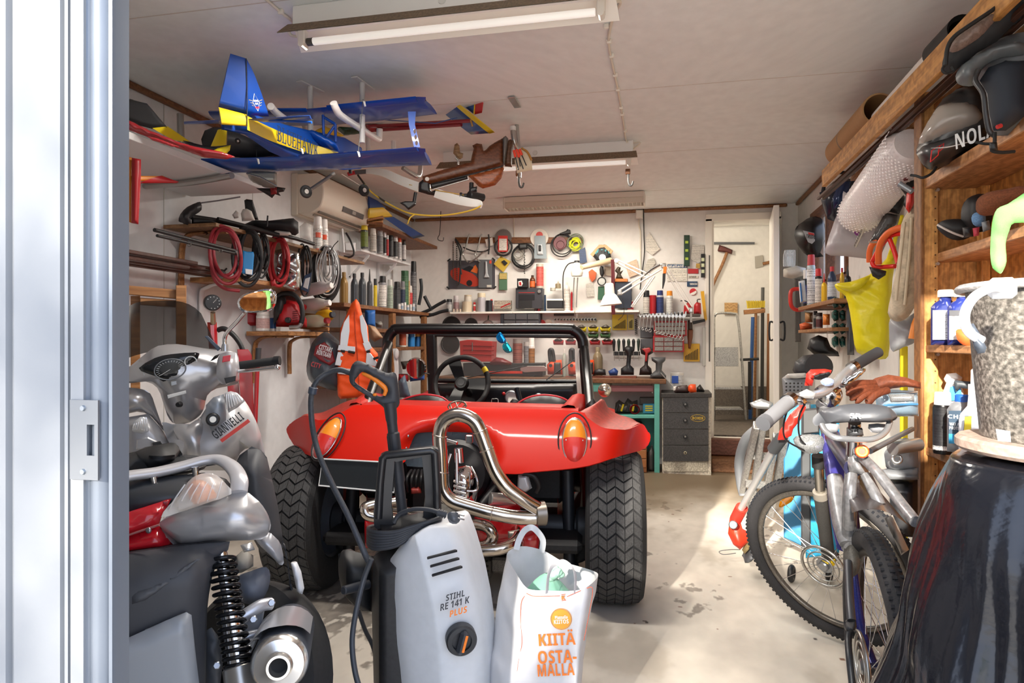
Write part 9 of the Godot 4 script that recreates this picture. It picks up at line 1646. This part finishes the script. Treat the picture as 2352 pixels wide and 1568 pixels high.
	for i in 8: var u:=1910.0+(i % 2)*17;var v:=681.0+(i/2)*30;thing("parts_bin","green parts bin beside the yellow bag, %s row, %s of the pair" % [["top","second","third","bottom"][i/2],["left","right"][i % 2]],"bin",W(u+8,v+26,4.2),"green wall bins");sl("bin_body",[[u,v+6],[u+8,v],[u+16,v+3],[u+16,v+24],[u+6,v+27],[u,v+18]],4.2,.09,.014,m("24504a",.2));sl("bin_mouth",[[u+3,v+6],[u+13,v+5],[u+12,v+12],[u+4,v+12]],4.15,.02,.004,m("14302c",.5))
	# gloves
	thing("leather_gloves","pair of brown leather work gloves lying on the clear box behind the saddle","gloves",W(2040,900,2.5));var lg:=m("8a4a30",.6,.0,"grime",3.)
	sl("palm",[[1992,880],[2010,868],[2040,860],[2080,866],[2115,878],[2115,892],[2080,888],[2050,892],[2020,900],[2000,896]],2.5,.09,.03,lg,null,1,.004,.012)
	for f in [[2000,880,1944,890,.013],[2002,886,1946,902,.014],[2005,892,1954,913,.014],[2012,897,1966,920,.013],[2030,896,1990,924,.014]]: tb("finger",[[f[0]+8,f[1],2.47],[(f[0]+f[2])/2,(f[1]+f[3])/2 - 4,2.45],[f[2]+4,f[3] - 1,2.44],[f[2],f[3],2.44]],[f[4],f[4],f[4],f[4]*1.05,f[4]*1.05,f[4]*1.05,f[4],f[4],f[4]*.95,f[4]*.9,f[4]*.85,f[4]*.7,f[4]*.4],lg,null,4,10)
	# strimmer,folded ladder,trolley
	thing("grass_trimmer","red grass trimmer with a silver shaft leaning head down beside the bicycle","trimmer",W(1700,1285,3.5));sl("motor_grip",[[1842,925],[1852,935],[1838,965],[1822,985],[1818,1000],[1800,1010],[1786,1010],[1790,990],[1800,975],[1815,950]],2.75,.07,.022,rd,null,1);tb("collar",[[1796,1005,2.82],[1776,1032,2.88]],.026,m("3a3c3f",.5),null,1,14);tb("shaft",[[1778,1030,2.88],[1700,1172,3.4]],.0165,m("c9cacb",.25,.6),null,1,14);tb("neck",[[1704,1165,3.38],[1690,1192,3.45]],.03,rd,null,1,14);sl("head",[[1676,1188],[1690,1182],[1700,1196],[1706,1215],[1722,1222],[1718,1245],[1700,1262],[1684,1250],[1672,1225]],3.45,.14,.04,m("c8331c",.45),null,1);sl("guard",[[1704,1275],[1722,1252],[1748,1240],[1754,1250],[1730,1280],[1712,1288]],3.5,.22,.02,gy);sl("grass_clump",[[1704,1262],[1722,1232],[1740,1220],[1748,1240],[1724,1256],[1710,1272]],3.45,.12,.025,m("8a7a52",.9,.0,"grime",8.),null,0,.006);k=B();var pv:=W(1684,1205,3.37);k.cyl(pv,pv+(EYE - pv).normalized()*.02,.022,.02,18,.003);put(k,"pivot",m("4b4e52",.4));tb("line",[[1700,1262,3.45],[1675,1262,3.4],[1652,1266,3.4],[1662,1273,3.38],[1690,1270,3.4]],.002,gy,null,5,5)
	thing("folding_ladder","folded aluminium ladder leaning behind the grass trimmer","ladder",W(1715,1240,3.7));for q in [[1738,975,1704,1125],[1752,975,1722,1190],[1784,1000,1736,1240],[1804,1000,1770,1180]]: var a:=W(q[0],q[1],3.45);var b:=W(q[2],q[3],3.8);k=B();k.bar(a,b,.03,.055,.004,Vector3.BACK);put(k,"ladder_rail",al)
	for q in [[1722,1045,1790,1050],[1712,1110,1775,1115]]: k=B();k.bar(W(q[0],q[1],3.6),W(q[2],q[3],3.6),.03,.04,.004);put(k,"rung",al)
	sl("ladder_foot",[[1722,925],[1748,915],[1776,925],[1772,940],[1740,938],[1726,934]],3.4,.05,.01,m("8d8f90",.35,.6));tb("suction_hose",[[1738,985,3.7],[1712,1010,3.75],[1698,1060,3.8],[1702,1110,3.8],[1708,1135,3.8]],.026,m("6b6e72",.5),null,5,12)
	thing("tool_trolley","turquoise tool trolley with black corner posts behind the front wheel","trolley",W(1862,1260,3.3));var cy:=m("1688b0",.4);var c0:=v2(1850,3.25);
	for q in [["side_panel",[[1800,940],[1848,925],[1848,1255],[1800,1232]],3.5,.04,m("3a7fa6",.4)],["front_panel",[[1852,935],[1926,930],[1926,1250],[1852,1262]],3.35,.3,cy],["corner_post",[[1840,925],[1862,925],[1862,1255],[1840,1255]],3.25,.06,m("3a3d40",.5)],["control_box",[[1843,940],[1882,936],[1882,992],[1843,996]],3.18,.05,m("2b2c2e",.5)]]: pr(q[0],q[1],q[2],q[3],q[4],null,.006)
	for q in [[1818,1216],[1905,1258]]: k=B();var c:=W(q[0],q[1],3.4);c.y=.045;k.torus(c,v3(1,0,.4),.03,.014,20,10);put(k,"castor",bl)
	thing("steel_pole","grey steel pole slanting from the saddle towards the shelf unit","pole",W(2000,1033,2.1));tb("pole",[[1998,1036,2.1],[2095,985,2.5]],.009,m("7d7f82",.3,.6),null,1,10)
	# the room behind the doorway
	thing("step_ladder","small aluminium step ladder standing in the room behind the doorway","ladder",P(1672,948,8.3));for q in [[[1640,964],[1640,741],[1642,726],[1650,719],[1686,720],[1694,730],[1702,800],[1713,964]]]: bt("hoop",q,8.3,.014,al,null,4,10)
	for v in [797,887,934]: bp("tread",[[1643,v],[1700 if v>800 else 1695,v],[1706 if v>800 else 1696,v+(6 if v>800 else 44)],[1641,v+(6 if v>800 else 44)]],8.26,.03 if v<800 else .18,al,null,.003)
	thing("axe","axe with a wooden handle hanging on the back room's wall","axe",P(1660,640,8.9));bk("axe_head",[[1648,575],[1652,562],[1664,566],[1683,574],[1681,584],[1668,580],[1650,578]],8.92,.06,.015,m("5b2f2a",.5,.3));bt("handle",[[1670,578],[1660,605],[1640,648],[1632,670]],8.92,.02,wd);thing("iron_bar","dark iron bar fixed across the top of the back room's wall","bar",P(1685,558,8.95));br("bar",1638,556,1733,561,8.95,.03,gy)
	thing("plywood_board","small square of bare plywood on the back room's wall","board",P(1679,722,8.97));br("board",1664,695,1694,722,8.97,.02,wood("d8ad74"));thing("scraper","grey scraper with a wooden handle hanging in the back room","scraper",P(1745,615,8.9));bp("blade",[[1734,589],[1752,586],[1754,612],[1735,616]],8.985,.01,m("a9a49a",.4,.4));bt("handle",[[1752,606],[1768,602]],8.975,.02,wd)
	thing("push_broom","push broom with yellow bristles standing head up in the back room","broom",P(1735,930,8.6));bp("broom_head",[[1708,712],[1757,708],[1757,718],[1709,722]],8.6,.06,wood("a9764a"),null,.004);bt("handle",[[1736,718],[1733,958]],8.6,.016,wd,null,1,10)
	for i in 26: bt("bristles",[[1717+i*1.55,708 - i*.08],[1715+i*1.65,690+(i % 3)]],8.6 - .015*(i % 2),.006,m("d9be3a",.8),null,1,5)
	for q in [["grey mop resting head up beside the push broom",[[1740,725],[1737,958]],"b9b5ae",8.65],["blue pole standing left of the push broom",[[1729,728],[1723,962]],"24508c",8.5],["dark grey pole standing right of the brooms",[[1752,660],[1750,956]],"4c4b49",8.7],["brown pole leaning against the door's edge",[[1766,720],[1764,960]],"8a5a34",8.6]]: thing("pole",q[0],"pole",P(q[1][1][0],q[1][1][1],q[3]),"poles in the back room");bt("shaft",q[1],q[3],.02,m(q[2],.5),null,1,10)
	bt("floor_pump",[[1722,830],[1722,940]],8.4,.02,bl,null,1,10);bt("pump_handle",[[1700,826],[1743,824]],8.4,.016,bl,null,1,10)
	thing("added_back_room_lamp","added round ceiling lamp brightening the back room, unseen above the doorway","lamp",v3(.1,2.6,-7.6));k=L();k.ball(v3(0,-.05,0),v3(.12,.05,.12),24);put(k,"added_lamp_globe",glow("fff4e4",1.));var ol:=OmniLight3D.new();ol.name="added_lamp_light";ol.position=v3(0,-.14,0);ol.light_energy=.95;ol.light_size=.1;ol.omni_range=10.0;ol.omni_attenuation=2.0;ol.light_color=Color(1,.95,.87);ol.shadow_enabled=true;cur.add_child(ol)  # globe and light added out of view to brighten the back room

# ---------------------------------------------------------------- the tree on the drive,whose leaves break up the sunlight
func tree():
	thing("tree","leafy tree on the drive facing the open garage doorway, dappling the sunlight","tree",v3(-2.2,0,6.2));var k:=L();k.tube(cr([v3(0,0,0),v3(.05,1.2,.05),v3(-.05,2.4,0),v3(.1,3.6,.1)],5),.09,10);put(k,"trunk",m("5b4a3a",.9))
	var g:=RandomNumberGenerator.new();g.seed=4;var xf: Array[Transform3D]=[]
	for i in 178:
		var low:=i<125;var c:=v3(g.randf_range(-1.3,1.6),g.randf_range(2.2,3.72) if low else g.randf_range(3.75,5.2),g.randf_range(-.7,.7))
		for j in 42:
			var p:=c+v3(g.randfn(0,.13),g.randfn(0,.09),g.randfn(0,.13));xf.push_back(Transform3D(Basis.from_euler(v3(g.randf()*TAU,g.randf()*TAU,g.randf()*TAU)),p))
	k=L();k.patch([v2(-.05,0),v2(0,.028),v2(.06,0),v2(0,-.028)],.06,func(p): return v3(p.x,.15*p.x*p.x,p.y));var mm:=MultiMesh.new();mm.transform_format=MultiMesh.TRANSFORM_3D;mm.mesh=k.mesh();mm.instance_count=xf.size()
	for i in xf.size(): mm.set_instance_transform(i,xf[i])
	var o:=MultiMeshInstance3D.new();o.name="foliage";o.multimesh=mm;var lm:=m("4f7a30",.6);lm.backlight_enabled=true;lm.backlight=Color(.3,.45,.12);o.material_override=lm;o.set_meta("kind","stuff");cur.add_child(o)

func build_all():
	cur=self
	room()
	ceiling_lights()
	buggy()
	scooter()
	washer()
	shopping_bag()
	bicycle()
	shelving()
	barrel()
	hanging()
	blue_plane()
	ceiling_hooks()
	red_tail_plane()
	crossbow()
	left_wall()
	tool_wall()
	bench()
	corner()
	tree()
